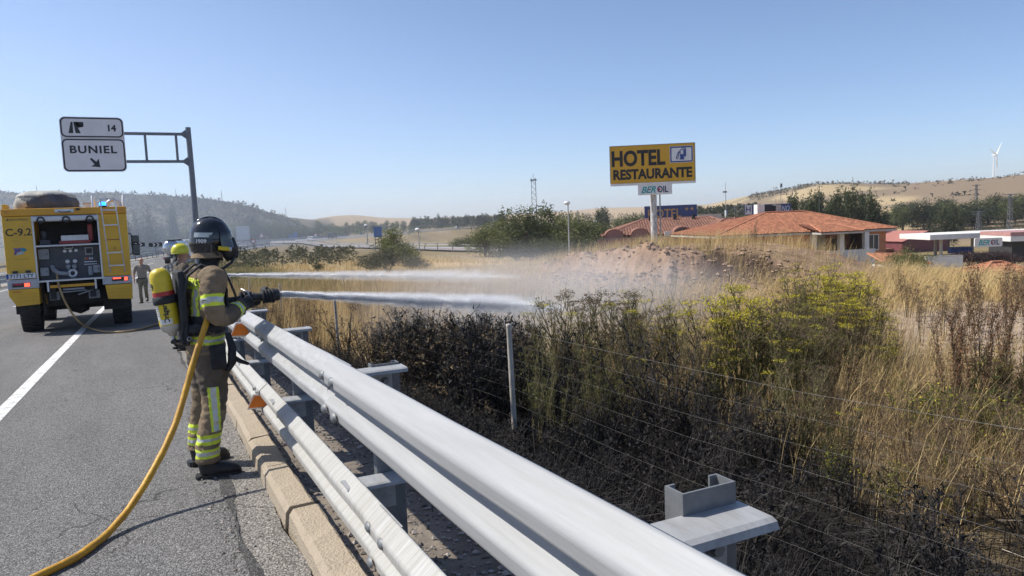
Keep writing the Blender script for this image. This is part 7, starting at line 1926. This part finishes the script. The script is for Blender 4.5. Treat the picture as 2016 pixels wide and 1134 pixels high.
# hanging kit at the hip
MB().bb((.17, -.02, .80), (.235, .09, .98)).build('hip_pouch', m_blk, ff, bevel=.015)
MB().tube([(.18, .12, 1.06), (.2, .14, .95), (.205, .13, .84), (.19, .1, .78)], [.02, .03, .032, .02], 8).build('spare_glove', m_blk, ff)
MB().tube([(.17, .14, .88), (.2, .19, .84), (.2, .25, .81)], [.02, .018, .012], 8).build('torch', m_rubber, ff)
for k, (a, b) in enumerate((((.17, -.15, 1.16), (.19, -.16, 1.02)), ((.12, -.17, 1.14), (.14, -.18, 1.0)))):
    MB().tube([a, ((a[0] + b[0]) / 2 + .02, a[1] - .02, (a[2] + b[2]) / 2), b], .007, 6).build('karabiner_strap', m_blk, ff)
MB().lathe([(.012, -.003), (.018, 0), (.012, .003)], 12, axis=(1, 0, 0), org=(.2, -.15, 1.05)).build('ring', m_alu, ff)
# helmet
hl = empty('helmet', (0, .085, 1.765)); hl.parent = ff; hl.rotation_euler = (R(-3), 0, R(-14)); hl.scale = (.87, .87, .90)
def dome(rx, ry, rz_, z0, n=30, k=12, a0=0, a1=2 * math.pi, dz=0):
    vs, fs = [], []
    for i in range(k + 1):
        p = R(90) * i / k
        for j in range(n + 1):
            a = a0 + (a1 - a0) * j / n
            vs.append((rx * math.sin(a) * math.cos(p) ** .85, ry * math.cos(a) * math.cos(p) ** .85, z0 + rz_ * math.sin(p) ** .95 + dz))
    fs = [(i * (n + 1) + j, (i + 1) * (n + 1) + j, (i + 1) * (n + 1) + j + 1, i * (n + 1) + j + 1) for i in range(k) for j in range(n)]
    return vs, fs
mb = MB(); v, f = dome(.138, .168, .175, 0); mb.add(v, f, 0, True)
vs = []
for (sx, z, q) in ((1.0, 0, 0), (1.03, -.03, 0), (1.01, -.07, .0), (.93, -.115, .0)):
    for j in range(31):
        a = 2 * math.pi * j / 30; front = max(0, math.cos(a))
        vs.append((.138 * sx * math.sin(a), .168 * sx * math.cos(a) - (.05 if z < -.05 else 0) * front, z + (.05 * front if z < -.02 else 0)))
mb.add(vs, [(i * 31 + j, i * 31 + j + 1, (i + 1) * 31 + j + 1, (i + 1) * 31 + j) for i in range(3) for j in range(30)], 0, True)
mb.build('shell', m_helm, hl)
mb = MB(); mb.tube([(0, .165 * math.cos(R(a)), .178 * math.sin(R(a)) + .004) for a in range(10, 165, 8)], [(.006, .018)] * 20, 8); mb.build('comb', m_helm, hl)
mb = MB(); v, f = dome(.150, .182, .15, -.0, 16, 8, R(-62), R(62)); mb.add(v[:17 * 5], [q for q in f if max(q) < 17 * 5], 0, True)
vs = []
for i in range(5):
    for j in range(17):
        a = R(-62 + 124 * j / 16); vs.append((.150 * math.sin(a), (.182 + .022 * i / 4) * math.cos(a), -.0 - .018 * i))
mb.add(vs, [(i * 17 + j, i * 17 + j + 1, (i + 1) * 17 + j + 1, (i + 1) * 17 + j) for i in range(4) for j in range(16)], 0, True)
mb.build('visor', M('visor_smoked', (0.022, 0.024, 0.028), rough=0.06, var=0.05, spec=0.7), hl)
def helm_patch(poly, mat, name, dr=1.018):
    vs = []
    for a, h in poly:
        p = math.asin(max(0, min(1, h / .175))) if h > 0 else 0; c = math.cos(p) ** .85
        vs.append((.138 * dr * math.sin(a) * c, .168 * dr * math.cos(a) * c, h))
    n = len(vs) // 2
    MB().add(vs, [(i, i + 1, n + i + 1, n + i) for i in range(n - 1)], 0, True).build(name, mat, hl)
for s in (1, -1):
    aa = [R(s * q) for q in (138, 128, 118, 108, 98, 88, 80)]
    helm_patch([(a, .012) for a in aa[:-1]] + [(aa[-2] + .05 * s, .014)] + [(a, .050) for a in aa], m_silver, 'reflective_patch')
me = text_mesh('1909', size=.042, bold=.001)
for v in me.vertices:
    a = R(113) - v.co.x / .155; v.co = Vector((.143 * math.sin(a) * 1.03, .173 * math.cos(a) * 1.03, -.022 + v.co.y))
me.materials.clear(); me.materials.append(m_sgw); link('number', me, hl)
mb = MB()
for s in (1, -1): mb.tube([(s * .135, .03, -.06), (s * .11, .06, -.13), (s * .06, .09, -.17), (0, .10, -.18)], [(.003, .012)] * 4, 6)
mb.build('chin_strap', m_rubber, hl)
MB().cyl((.145, .07, -.075), (.15, .16, -.085), .018, n=10).build('helmet_torch', m_tank, hl)
MB().cyl((.15, .16, -.085), (.151, .175, -.087), .019, n=10).build('torch_lens', m_alu, hl)
# full face mask
mb = MB(); mb.tube([(0, .09, -.03), (0, .135, -.05), (0, .150, -.09), (0, .14, -.14), (0, .11, -.165)], [(.03, .075), (.055, .085), (.06, .08), (.055, .065), (.03, .04)], 16); mk = mb.build('face_mask', m_rubber, hl)
MB().cyl((0, .17, -.125), (0, .225, -.135), .035, .032, n=14).build('lung_valve', m_rubber, mk)
MB().tube([(.02, .2, -.14), (.07, .17, -.2), (.11, .1, -.25), (.12, .02, -.27)], .012, 8).build('breathing_hose', m_rubber, mk)
# gloves on the branch pipe
nz = empty('hose_nozzle', (0, 0, 0), 0, 'black pistol grip hose nozzle held in both gloves over the guardrail', 'hose nozzle')
J0 = Vector((0.0, .215, 1.285)); J1 = Vector((0.03, .54, 1.30))      # line of the branch in his frame
fw_ = (J1 - J0).normalized(); sd_ = fw_.cross(Vector((0, 0, 1))).normalized(); up_ = sd_.cross(fw_)
def hand_T(c, out):
    y = (-out).normalized(); x = fw_; z = x.cross(y).normalized(); y = z.cross(x)
    return Matrix(((x.x, y.x, z.x, c.x), (x.y, y.y, z.y, c.y), (x.z, y.z, z.z, c.z), (0, 0, 0, 1)))
cR, cL = J0 + fw_ * .10, J0 + fw_ * .26
glove(ff, hand_T(cR, (Vector(elR) - cR).normalized() + sd_ * .6), m_blk, mirror=-1, gr=.034, s=1.1)
glove(ff, hand_T(cL, -sd_ * 1.0 + Vector((0, 0, .2)) - fw_ * .3), m_blk, mirror=1, gr=.036, s=1.1)
FM = Matrix.Translation(ff.location) @ Matrix.Rotation(-R(83), 4, 'Z')
W_ = lambda p: FM @ Vector(p)
nz.location = W_(J0)
q = lambda t, s=0, u=0: W_(J0 + fw_ * t + sd_ * s + up_ * u) - nz.location
MB().tube([q(-.06), q(.06), q(.14), q(.22)], [.026, .026, .032, .030], 14).build('branch_body', m_rubber, nz)
MB().tube([q(.20), q(.24), q(.30), q(.33), q(.345)], [.034, .044, .046, .050, .044], 16).build('spray_head', m_rubber, nz)
MB().tube([q(.335), q(.35)], [.030, .024], 14).build('tip', m_alu, nz)
MB().tube([q(.09, 0, -.02), q(.075, 0, -.07), q(.06, 0, -.12)], [.017, .019, .018], 10).build('pistol_grip', m_rubber, nz)
MB().tube([q(.12, .03, 0), q(.11, .032, .05), q(.07, .0, .075), q(.11, -.032, .05), q(.12, -.03, 0)], .008, 7).build('bale_handle', m_alu, nz)
MB().tube([q(-.10), q(-.05)], [.034, .034], 14).build('coupling', m_alu, nz)
# the yellow hose: from the branch back under his arm, then down to the tarmac and off along the road
m_hose = M('hose_yellow', (0.62, 0.34, 0.02), col2=(0.50, 0.25, 0.02), rough=0.55, scale=6, dirt=(0.17, 0.10, 0.03), dscale=5, damt=0.75, bump=0.2, bscale=60)
hps = [W_(J0 + fw_ * -.09), W_((.08, .12, 1.25)), W_((.17, -.02, 1.20))]
for (u, v, D) in ((410, 625, 5.42), (397, 663, 5.36), (380, 715, 5.28), (364, 775, 5.18), (347, 832, 5.06), (322, 888, 4.92), (287, 952, 4.74), (250, 1008, 4.56), (208, 1055, 4.38), (150, 1098, 4.16), (84, 1130, 3.98)):
    d = FW + RT * ((u - CX) / F_PX) - UP * ((v - CY) / F_PX); p = EYE + d * D
    k = (.024 - EYE.z) / (d.z - SL * d.y)
    hps.append(EYE + d * min(D, k))
for u, v in ((20, 1160), (-80, 1200), (-230, 1250), (-420, 1290)):
    d = FW + RT * ((u - CX) / F_PX) - UP * ((v - CY) / F_PX); hps.append(EYE + d * ((.024 - EYE.z) / (d.z - SL * d.y)))
hs_ = spline([tuple(p) for p in hps], 150)
tag(MB().tube([tuple(p) for p in hs_], [.0215 * (1 + .04 * math.sin(i * .9)) for i in range(len(hs_))], 14).build('fire_hose', m_hose), 'thick yellow fire hose running from under the near firefighter\'s arm down to the tarmac', 'hose')

# ---- second firefighter, beyond, with the yellow helmet
P2 = empty('firefighter', (0.46, 14.5, SL * 14.5), -R(80), 'firefighter in a yellow helmet standing mostly hidden behind the near one', 'person')
def cls2(c, n):
    x, y, z = c.T; m = np.zeros(len(c), int)
    m[(z > .20) & (z < .34) & (np.abs(z - .27) > .02)] = 1
    m[(z > .98) & (z < 1.05)] = 1; m[(z > 1.32) & (z < 1.40) & (np.abs(x) < .24)] = 1
    m[(z > 1.56)] = 2; m[(y > .44) & (z > 1.0)] = 3
    return m
b2 = link('body', body_mesh('body', TUB, [m_khakid, m_hiviz, m_skin, m_blk], cls2, .018, .008), P2)
boot(P2, .205, -.085, R(-12), m_boot); boot(P2, -.215, -.07, R(10), m_boot)
h2 = empty('helmet', (0, .045, 1.765)); h2.parent = P2
mb = MB(); v, f = dome(.128, .155, .15, -.01); mb.add(v, f, 0, True); mb.lathe([(.13, -.01), (.155, -.035), (.15, -.04), (.12, -.02)], 24); mb.build('shell', m_helmy, h2)
MB().tube([(0, .15 * math.cos(R(a)), .145 * math.sin(R(a))) for a in range(10, 165, 12)], [(.006, .02)] * 13, 8).build('comb', m_helmy, h2)
MB().tube([(.09, -.06, -.03), (.08, -.09, -.10), (.0, -.12, -.15), (-.08, -.09, -.10), (-.09, -.06, -.03)], [(.01, .05)] * 5, 8).build('neck_cape', m_blk, h2)
MB().tube([(0, .12, -.09), (0, .155, -.12), (0, .14, -.135)], [.016, .018, .01], 8).build('nose', m_skin, h2)
for s in (1, -1):
    MB().lathe([(0, -.01), (.011, 0), (0, .01)], 8, axis=(0, 1, 0), org=(s * .033, .13, -.075)).build('eye', m_ink, h2)
glove(P2, hand_T(cR, (Vector(elR) - cR).normalized() + sd_ * .6), m_blk, mirror=-1, gr=.034, s=1.1); glove(P2, hand_T(cL, -sd_ + Vector((0, 0, .2)) - fw_ * .3), m_blk, gr=.036, s=1.1)
FM2 = Matrix.Translation(P2.location) @ Matrix.Rotation(-R(80), 4, 'Z')
n2 = empty('hose_nozzle', FM2 @ J0, 0, 'hose nozzle in the hands of the firefighter with the yellow helmet', 'hose nozzle')
q = lambda t, s=0, u=0: FM2 @ (J0 + fw_ * t + sd_ * s + up_ * u) - n2.location
MB().tube([q(-.06), q(.14), q(.22), q(.30), q(.345)], [.026, .032, .034, .046, .044], 12).build('branch_body', m_rubber, n2)

# ---- man walking towards the camera beside the fire engine
MX, MYY = -.30, 32.4
mw = empty('person', (MX, MYY, SL * MYY), R(180) - R(4), 'bald man in a grey short sleeved shirt and drab trousers walking beside the fire engine', 'person')
kR, aR, hR = (.10, .10, .50), (.10, .02, .10), (.09, 0, .92)
kL, aL, hL = (-.09, .06, .52), (-.085, -.22, .16), (-.09, 0, .92)
TW = [([(0, .0, .86), (0, .0, .98), (0, .01, 1.12), (0, .01, 1.28), (0, .0, 1.40), (0, .0, 1.47), (0, .01, 1.53)], [(.105, .15), (.115, .165), (.12, .165), (.125, .185), (.11, .19), (.075, .12), (.055, .058)], 22),
      ([(0, .01, 1.50), (0, .02, 1.56), (0, .03, 1.62), (0, .03, 1.68), (0, .02, 1.735), (0, .02, 1.75)], [(.05, .05), (.062, .058), (.092, .073), (.095, .076), (.07, .06), (.02, .02)], 18),
      ([hR, (.10, .06, .72), kR, (.105, .05, .3), aR], [(.105, .10), (.092, .088), (.07, .068), (.066, .064), (.06, .062)], 16),
      ([hL, (-.095, .05, .72), kL, (-.09, -.08, .33), aL], [(.105, .10), (.092, .088), (.07, .068), (.066, .064), (.06, .062)], 16),
      ([(.1, 0, 1.42), (.2, 0, 1.42), (.265, -.03, 1.25), (.30, -.05, 1.13), (.30, .06, .95), (.285, .10, .88)], [(.075, .075), (.072, .07), (.058, .056), (.045, .045), (.038, .038), (.03, .032)], 14),
      ([(-.1, 0, 1.42), (-.2, 0, 1.42), (-.27, -.06, 1.25), (-.315, -.08, 1.13), (-.30, .02, .95), (-.28, .06, .88)], [(.075, .075), (.072, .07), (.058, .056), (.045, .045), (.038, .038), (.03, .032)], 14)]
def clsw(c, n):
    x, y, z = c.T; m = np.zeros(len(c), int); m[z < .94] = 1
    armz = (np.abs(x) > .235) & (z < 1.22); m[armz] = 2; m[z > 1.50] = 2
    return m
wm = link('body', body_mesh('body', TW, [m_shirtg, m_camo, m_skin], clsw, .015, .006), mw)
boot(mw, .10, .02, R(-8), m_boot, .75); b_ = boot(mw, -.085, -.20, R(6), m_boot, .75); b_.location = (0, .0, .05); b_.rotation_euler = (R(-14), 0, 0)
for s in (1, -1):
    c = Vector((s * .285, .095 if s > 0 else .055, .86)); mb = MB()
    mb.tube([c + Vector((0, 0, .03)), c + Vector((0, .01, -.03)), c + Vector((0, .015, -.06))], [(.028, .018), (.04, .018), (.036, .016)], 10)
    for i, L in enumerate((.062, .07, .066, .052)): 
        y = (i - 1.5) * .018; mb.tube([c + Vector((0, .015 + y, -.055)), c + Vector((-s * .008, .02 + y, -.055 - L * .6)), c + Vector((-s * .022, .022 + y, -.055 - L))], [.009, .0085, .006], 6)
    mb.tube([c + Vector((0, .04, -.01)), c + Vector((-s * .006, .06, -.04)), c + Vector((-s * .012, .062, -.065))], [.011, .010, .007], 6)
    mb.build('hand', m_skin, mw)
    MB().lathe([(0, -.008), (.010, 0), (0, .008)], 8, axis=(0, 1, 0), org=(s * .032, .118, 1.645)).build('eye', m_ink, mw)
    MB().tube([(s * .074, .01, 1.665), (s * .085, .0, 1.645), (s * .076, .015, 1.615)], [.008, .012, .007], 6).build('ear', m_skin, mw)
MB().tube([(0, .118, 1.655), (0, .142, 1.618), (0, .122, 1.605)], [.008, .014, .010], 8).build('nose', m_skin, mw)
MB().tube([(-.025, .112, 1.575), (0, .118, 1.574), (.025, .112, 1.575)], [.004, .006, .004], 6).build('mouth', M('lips', (0.32, 0.13, 0.11), rough=0.6), mw)
mb = MB(); vs = []
for i in range(5):
    for j in range(17):
        a = R(75 + 210 * j / 16); k = 1.03; vs.append((.078 * k * math.sin(a), .03 + .096 * k * math.cos(a), 1.63 + .018 * i))
mb.add(vs, [(i * 17 + j, i * 17 + j + 1, (i + 1) * 17 + j + 1, (i + 1) * 17 + j) for i in range(4) for j in range(16)], 0, True); mb.build('hair', m_hairg, mw)
MB().tube([(.168 * math.sin(2 * math.pi * k / 20), .118 * math.cos(2 * math.pi * k / 20), .965) for k in range(21)], [(.006, .025)] * 21, 6).build('belt', m_blk, mw)
MB().bb((.16, .0, .80), (.22, .10, .97)).build('belt_pouch', m_camo, mw, bevel=.01)

# ------------------------------------------------------------------ water jets and drifting spray
m_water = M('water_drops', (0.95, 0.96, 0.98), rough=0.25, var=0.03, spec=0.6)
leafy(m_water, 0.7)
_t = m_water.node_tree; _o = _t.nodes['Material Output']; _s = _o.inputs['Surface'].links[0].from_socket
_tp = _n(_t, 'BsdfTransparent'); _mx = _n(_t, 'MixShader'); _mx.inputs[0].default_value = .45
_t.links.new(_tp.outputs[0], _mx.inputs[1]); _t.links.new(_s, _mx.inputs[2]); _t.links.new(_mx.outputs[0], _o.inputs['Surface'])
def volume_mat(name, dens, col, noise_scale=None, aniso=0.2, stretch=(1, 1, 1), fall=None, lo=.42, hi=.75):
    m = bpy.data.materials.new(name); m.use_nodes = True; t = m.node_tree; t.nodes.remove(t.nodes['Principled BSDF'])
    v = _n(t, 'VolumePrincipled'); v.inputs['Color'].default_value = (*col, 1); v.inputs['Density'].default_value = dens; v.inputs['Anisotropy'].default_value = aniso
    t.links.new(v.outputs[0], t.nodes['Material Output'].inputs['Volume'])
    if noise_scale:
        tc = _n(t, 'TexCoord'); mp = _n(t, 'Mapping'); mp.inputs['Scale'].default_value = stretch; t.links.new(tc.outputs['Object'], mp.inputs['Vector'])
        n = _n(t, 'TexNoise'); n.inputs['Scale'].default_value = noise_scale; n.inputs['Detail'].default_value = 3; t.links.new(mp.outputs[0], n.inputs['Vector'])
        mr = _n(t, 'MapRange'); mr.inputs['From Min'].default_value = lo; mr.inputs['From Max'].default_value = hi; mr.inputs['To Max'].default_value = dens; t.links.new(n.outputs['Fac'], mr.inputs['Value'])
        last = mr.outputs[0]
        if fall is not None:       # thins out towards the edge of the cloud (object space, unit ball)
            ln = _n(t, 'VectorMath', operation='LENGTH'); t.links.new(tc.outputs['Object'], ln.inputs[0])
            m2 = _n(t, 'MapRange'); m2.interpolation_type = 'SMOOTHSTEP'; m2.inputs['From Min'].default_value = fall; m2.inputs['From Max'].default_value = 1.0; m2.inputs['To Min'].default_value = 1; m2.inputs['To Max'].default_value = 0
            t.links.new(ln.outputs['Value'], m2.inputs['Value'])
            mu_ = _n(t, 'Math', operation='MULTIPLY'); t.links.new(last, mu_.inputs[0]); t.links.new(m2.outputs[0], mu_.inputs[1]); last = mu_.outputs[0]
        t.links.new(last, v.inputs['Density'])
    return m
def spray_mat(name, dens, axis, L, r0, r1):
    """spray that thins out along the jet and towards its edge"""
    m = volume_mat(name, dens, (0.99, 0.99, 1.0), 3.0, 0.0, lo=.30, hi=.72); t = m.node_tree
    v = next(n for n in t.nodes if n.type == 'PRINCIPLED_VOLUME'); src = v.inputs['Density'].links[0].from_socket
    tc = next(n for n in t.nodes if n.type == 'TEX_COORD')
    dt = _n(t, 'VectorMath', operation='DOT_PRODUCT'); t.links.new(tc.outputs['Object'], dt.inputs[0]); dt.inputs[1].default_value = axis
    sc = _n(t, 'VectorMath', operation='SCALE'); sc.inputs[0].default_value = axis; t.links.new(dt.outputs['Value'], sc.inputs['Scale'])
    sb = _n(t, 'VectorMath', operation='SUBTRACT'); t.links.new(tc.outputs['Object'], sb.inputs[0]); t.links.new(sc.outputs[0], sb.inputs[1])
    ln = _n(t, 'VectorMath', operation='LENGTH'); t.links.new(sb.outputs[0], ln.inputs[0])
    rr_ = _n(t, 'MapRange'); rr_.inputs['From Max'].default_value = L; rr_.inputs['To Min'].default_value = r0; rr_.inputs['To Max'].default_value = r1; t.links.new(dt.outputs['Value'], rr_.inputs['Value'])
    dv = _n(t, 'Math', operation='DIVIDE'); t.links.new(ln.outputs['Value'], dv.inputs[0]); t.links.new(rr_.outputs[0], dv.inputs[1])
    e1 = _n(t, 'MapRange'); e1.interpolation_type = 'SMOOTHSTEP'; e1.inputs['From Min'].default_value = 0.0; e1.inputs['From Max'].default_value = .95; e1.inputs['To Min'].default_value = 1; e1.inputs['To Max'].default_value = 0; t.links.new(dv.outputs[0], e1.inputs['Value'])
    e2 = _n(t, 'MapRange'); e2.interpolation_type = 'SMOOTHSTEP'; e2.inputs['From Min'].default_value = L * .05; e2.inputs['From Max'].default_value = L * .95; e2.inputs['To Min'].default_value = 1; e2.inputs['To Max'].default_value = 0; t.links.new(dt.outputs['Value'], e2.inputs['Value'])
    m1 = _n(t, 'Math', operation='MULTIPLY'); t.links.new(src, m1.inputs[0]); t.links.new(e1.outputs[0], m1.inputs[1])
    m2 = _n(t, 'Math', operation='MULTIPLY'); t.links.new(m1.outputs[0], m2.inputs[0]); t.links.new(e2.outputs[0], m2.inputs[1])
    t.links.new(m2.outputs[0], v.inputs['Density'])
    return m
def jet(p0, p1, n, r0, r1, dens, label, seed):
    r = np.random.default_rng(seed); p0, p1 = np.array(p0, float), np.array(p1, float)
    d = p1 - p0; L = np.linalg.norm(d); d /= L; x = np.cross(d, [0, 0, 1]); x /= np.linalg.norm(x); y = np.cross(x, d)
    e = empty('water_jet', tuple(p0), label=label, cat='water jet')
    pos = lambda t: d * L * t[:, None]
    # ragged core: bunched strands of water, dense by the nozzle and breaking up further out
    t = np.clip(r.random(n) ** 2.4, 0, 1); bunch = .5 + .5 * np.sin(t * 140 + 6 * np.sin(t * 37)); t = t[r.random(n) < .35 + .65 * bunch]; n1 = len(t)
    R_ = (r0 * .55 + r1 * .55 * t) * np.abs(r.normal(0, .55, n1)); a = r.uniform(0, 6.28, n1)
    wob = r0 * .15 * np.sin(t * 55) + r0 * .12 * np.sin(t * 131)
    c = pos(t) + x * (np.cos(a) * R_)[:, None] + y * (np.sin(a) * R_ + wob)[:, None]
    ln = r.uniform(.05, .16, n1); sz = r.uniform(.0012, .0034, n1) * (1.15 - t)
    v1, f1 = prisms(c, c + (d + r.normal(0, .02, (n1, 3))) * ln[:, None], sz, sz * .3)
    ob = link('core', np_mesh('core', v1, f1, [m_water]), e); ob['kind'] = 'stuff'
    # loose drops thrown off around it
    n2 = n // 2; t = r.random(n2) ** .9
    R_ = (r0 + (r1 - r0) * t) * np.abs(r.normal(0, .42, n2)); a = r.uniform(0, 6.28, n2)
    c = pos(t) + x * (np.cos(a) * R_)[:, None] + y * (np.sin(a) * R_ - r1 * .25 * t * r.random(n2))[:, None]
    sz = .0012 + .0022 * r.random(n2) ** 2; ln = r.uniform(.008, .03, n2)
    v1, f1 = prisms(c, c + (d + r.normal(0, .15, (n2, 3))) * ln[:, None], sz, sz * .4)
    ob = link('droplets', np_mesh('droplets', v1, f1, [m_water]), e); ob['kind'] = 'stuff'
    q = np.linspace(0, 1, 22); mb = MB(); mb.tube([tuple(k) for k in pos(q)], [r0 * 1.6 + (r1 * 1.7 - r0 * 1.6) * k for k in q], 16)
    mb.build('spray', spray_mat('spray_mist', dens, tuple(d), L, r0 * 1.6, r1 * 1.7), e)
    return e
tip1 = FM @ (J0 + fw_ * .36)
xa, ya = gp(1075, 11.5); aim1 = Vector((xa, ya, zat(604, 1075, 11.5)))
end1 = tip1 + (aim1 - tip1) * 1.12
jet(tip1, end1, 40000, .024, .15, 60.0, 'near white water jet shooting from the gloved nozzle over the guardrail', 1)
tip2 = FM2 @ (J0 + fw_ * .36)
xa, ya = gp(1010, 26); aim2 = Vector((xa, ya, zat(544, 1010, 26)))
jet(tip2, tip2 + (aim2 - tip2) * 1.05, 26000, .026, .24, 24.0, 'far thin water jet reaching over the straw field behind the black helmet', 2)
def cloud(name, u, D, v, size, rot, mat, label):
    x, y = gp(u, D); me = bpy.data.meshes.new(name); bmh = bmesh.new(); bmesh.ops.create_icosphere(bmh, subdivisions=3, radius=1.0); bmh.to_mesh(me); bmh.free(); me.materials.append(mat)
    o = link(name, me); o.location = (x, y, zat(v, u, D)); o.scale = size; o.rotation_euler = (0, 0, rot)
    return tag(o, label, 'spray', kind='stuff')
MIST = volume_mat('drifting_mist', 0.55, (0.95, 0.96, 0.99), 1.6, 0.0, fall=.15, lo=.25, hi=.75)
cloud('water_mist', 1085, 14.0, 588, (4.6, 2.2, 1.3), R(-20), MIST, 'pale spray and steam hanging over the burnt field where the near jet lands')
MIST2 = volume_mat('drifting_mist_far', 0.12, (0.95, 0.95, 0.97), 1.6, 0.1, fall=.15, lo=.25, hi=.75)
cloud('water_mist', 960, 25, 545, (6.5, 2.5, 1.6), R(-20), MIST2, 'thin veil of spray where the far jet breaks up over the straw field')

SMOKE = volume_mat('drifting_smoke', 0.0058, (0.74, 0.84, 1.0), 0.9, 0.2, fall=.1, lo=.1, hi=.6)
cloud('smoke', 170, 190, 395, (150, 70, 62), AX, SMOKE, 'thin bluish smoke drifting across the motorway before the scrub hill')
# ------------------------------------------------------------------ air: faint summer haze
hz = MB().bb((-5600, -5600, -40), (5600, 5600, 150)).build('haze', volume_mat('haze_air', 0.00016, (0.80, 0.88, 1.0), aniso=0.3))
hz['kind'] = 'stuff'

# ------------------------------------------------------------------ labels: tell the members of small groups apart by their place along the row
ORD = 'leftmost second third fourth fifth sixth seventh eighth ninth tenth eleventh twelfth thirteenth fourteenth fifteenth sixteenth seventeenth eighteenth nineteenth twentieth twenty-first twenty-second twenty-third twenty-fourth twenty-fifth twenty-sixth twenty-seventh twenty-eighth twenty-ninth thirtieth thirty-first thirty-second thirty-third thirty-fourth thirty-fifth thirty-sixth'.split()
byg = {}
for o in COL.objects:
    if o.parent is None and o.get('group') and o.get('label'): byg.setdefault((o['group'], o['label']), []).append(o)
for (g, lab), os_ in byg.items():
    if not 2 <= len(os_) <= len(ORD): continue
    def col_u(o):
        d = o.location - EYE; return CX + F_PX * d.dot(RT) / max(d.dot(FW), .1)
    os_.sort(key=col_u)
    for i, o in enumerate(os_):
        tail = 'leftmost of its group' if i == 0 else 'rightmost of its group' if i == len(os_) - 1 else ORD[i] + ' from the left'
        w_ = lab.split()
        base = lab if len(w_) + len(tail.split()) <= 16 else ' '.join(w_[:16 - len(tail.split())])
        o['label'] = base + ', ' + tail
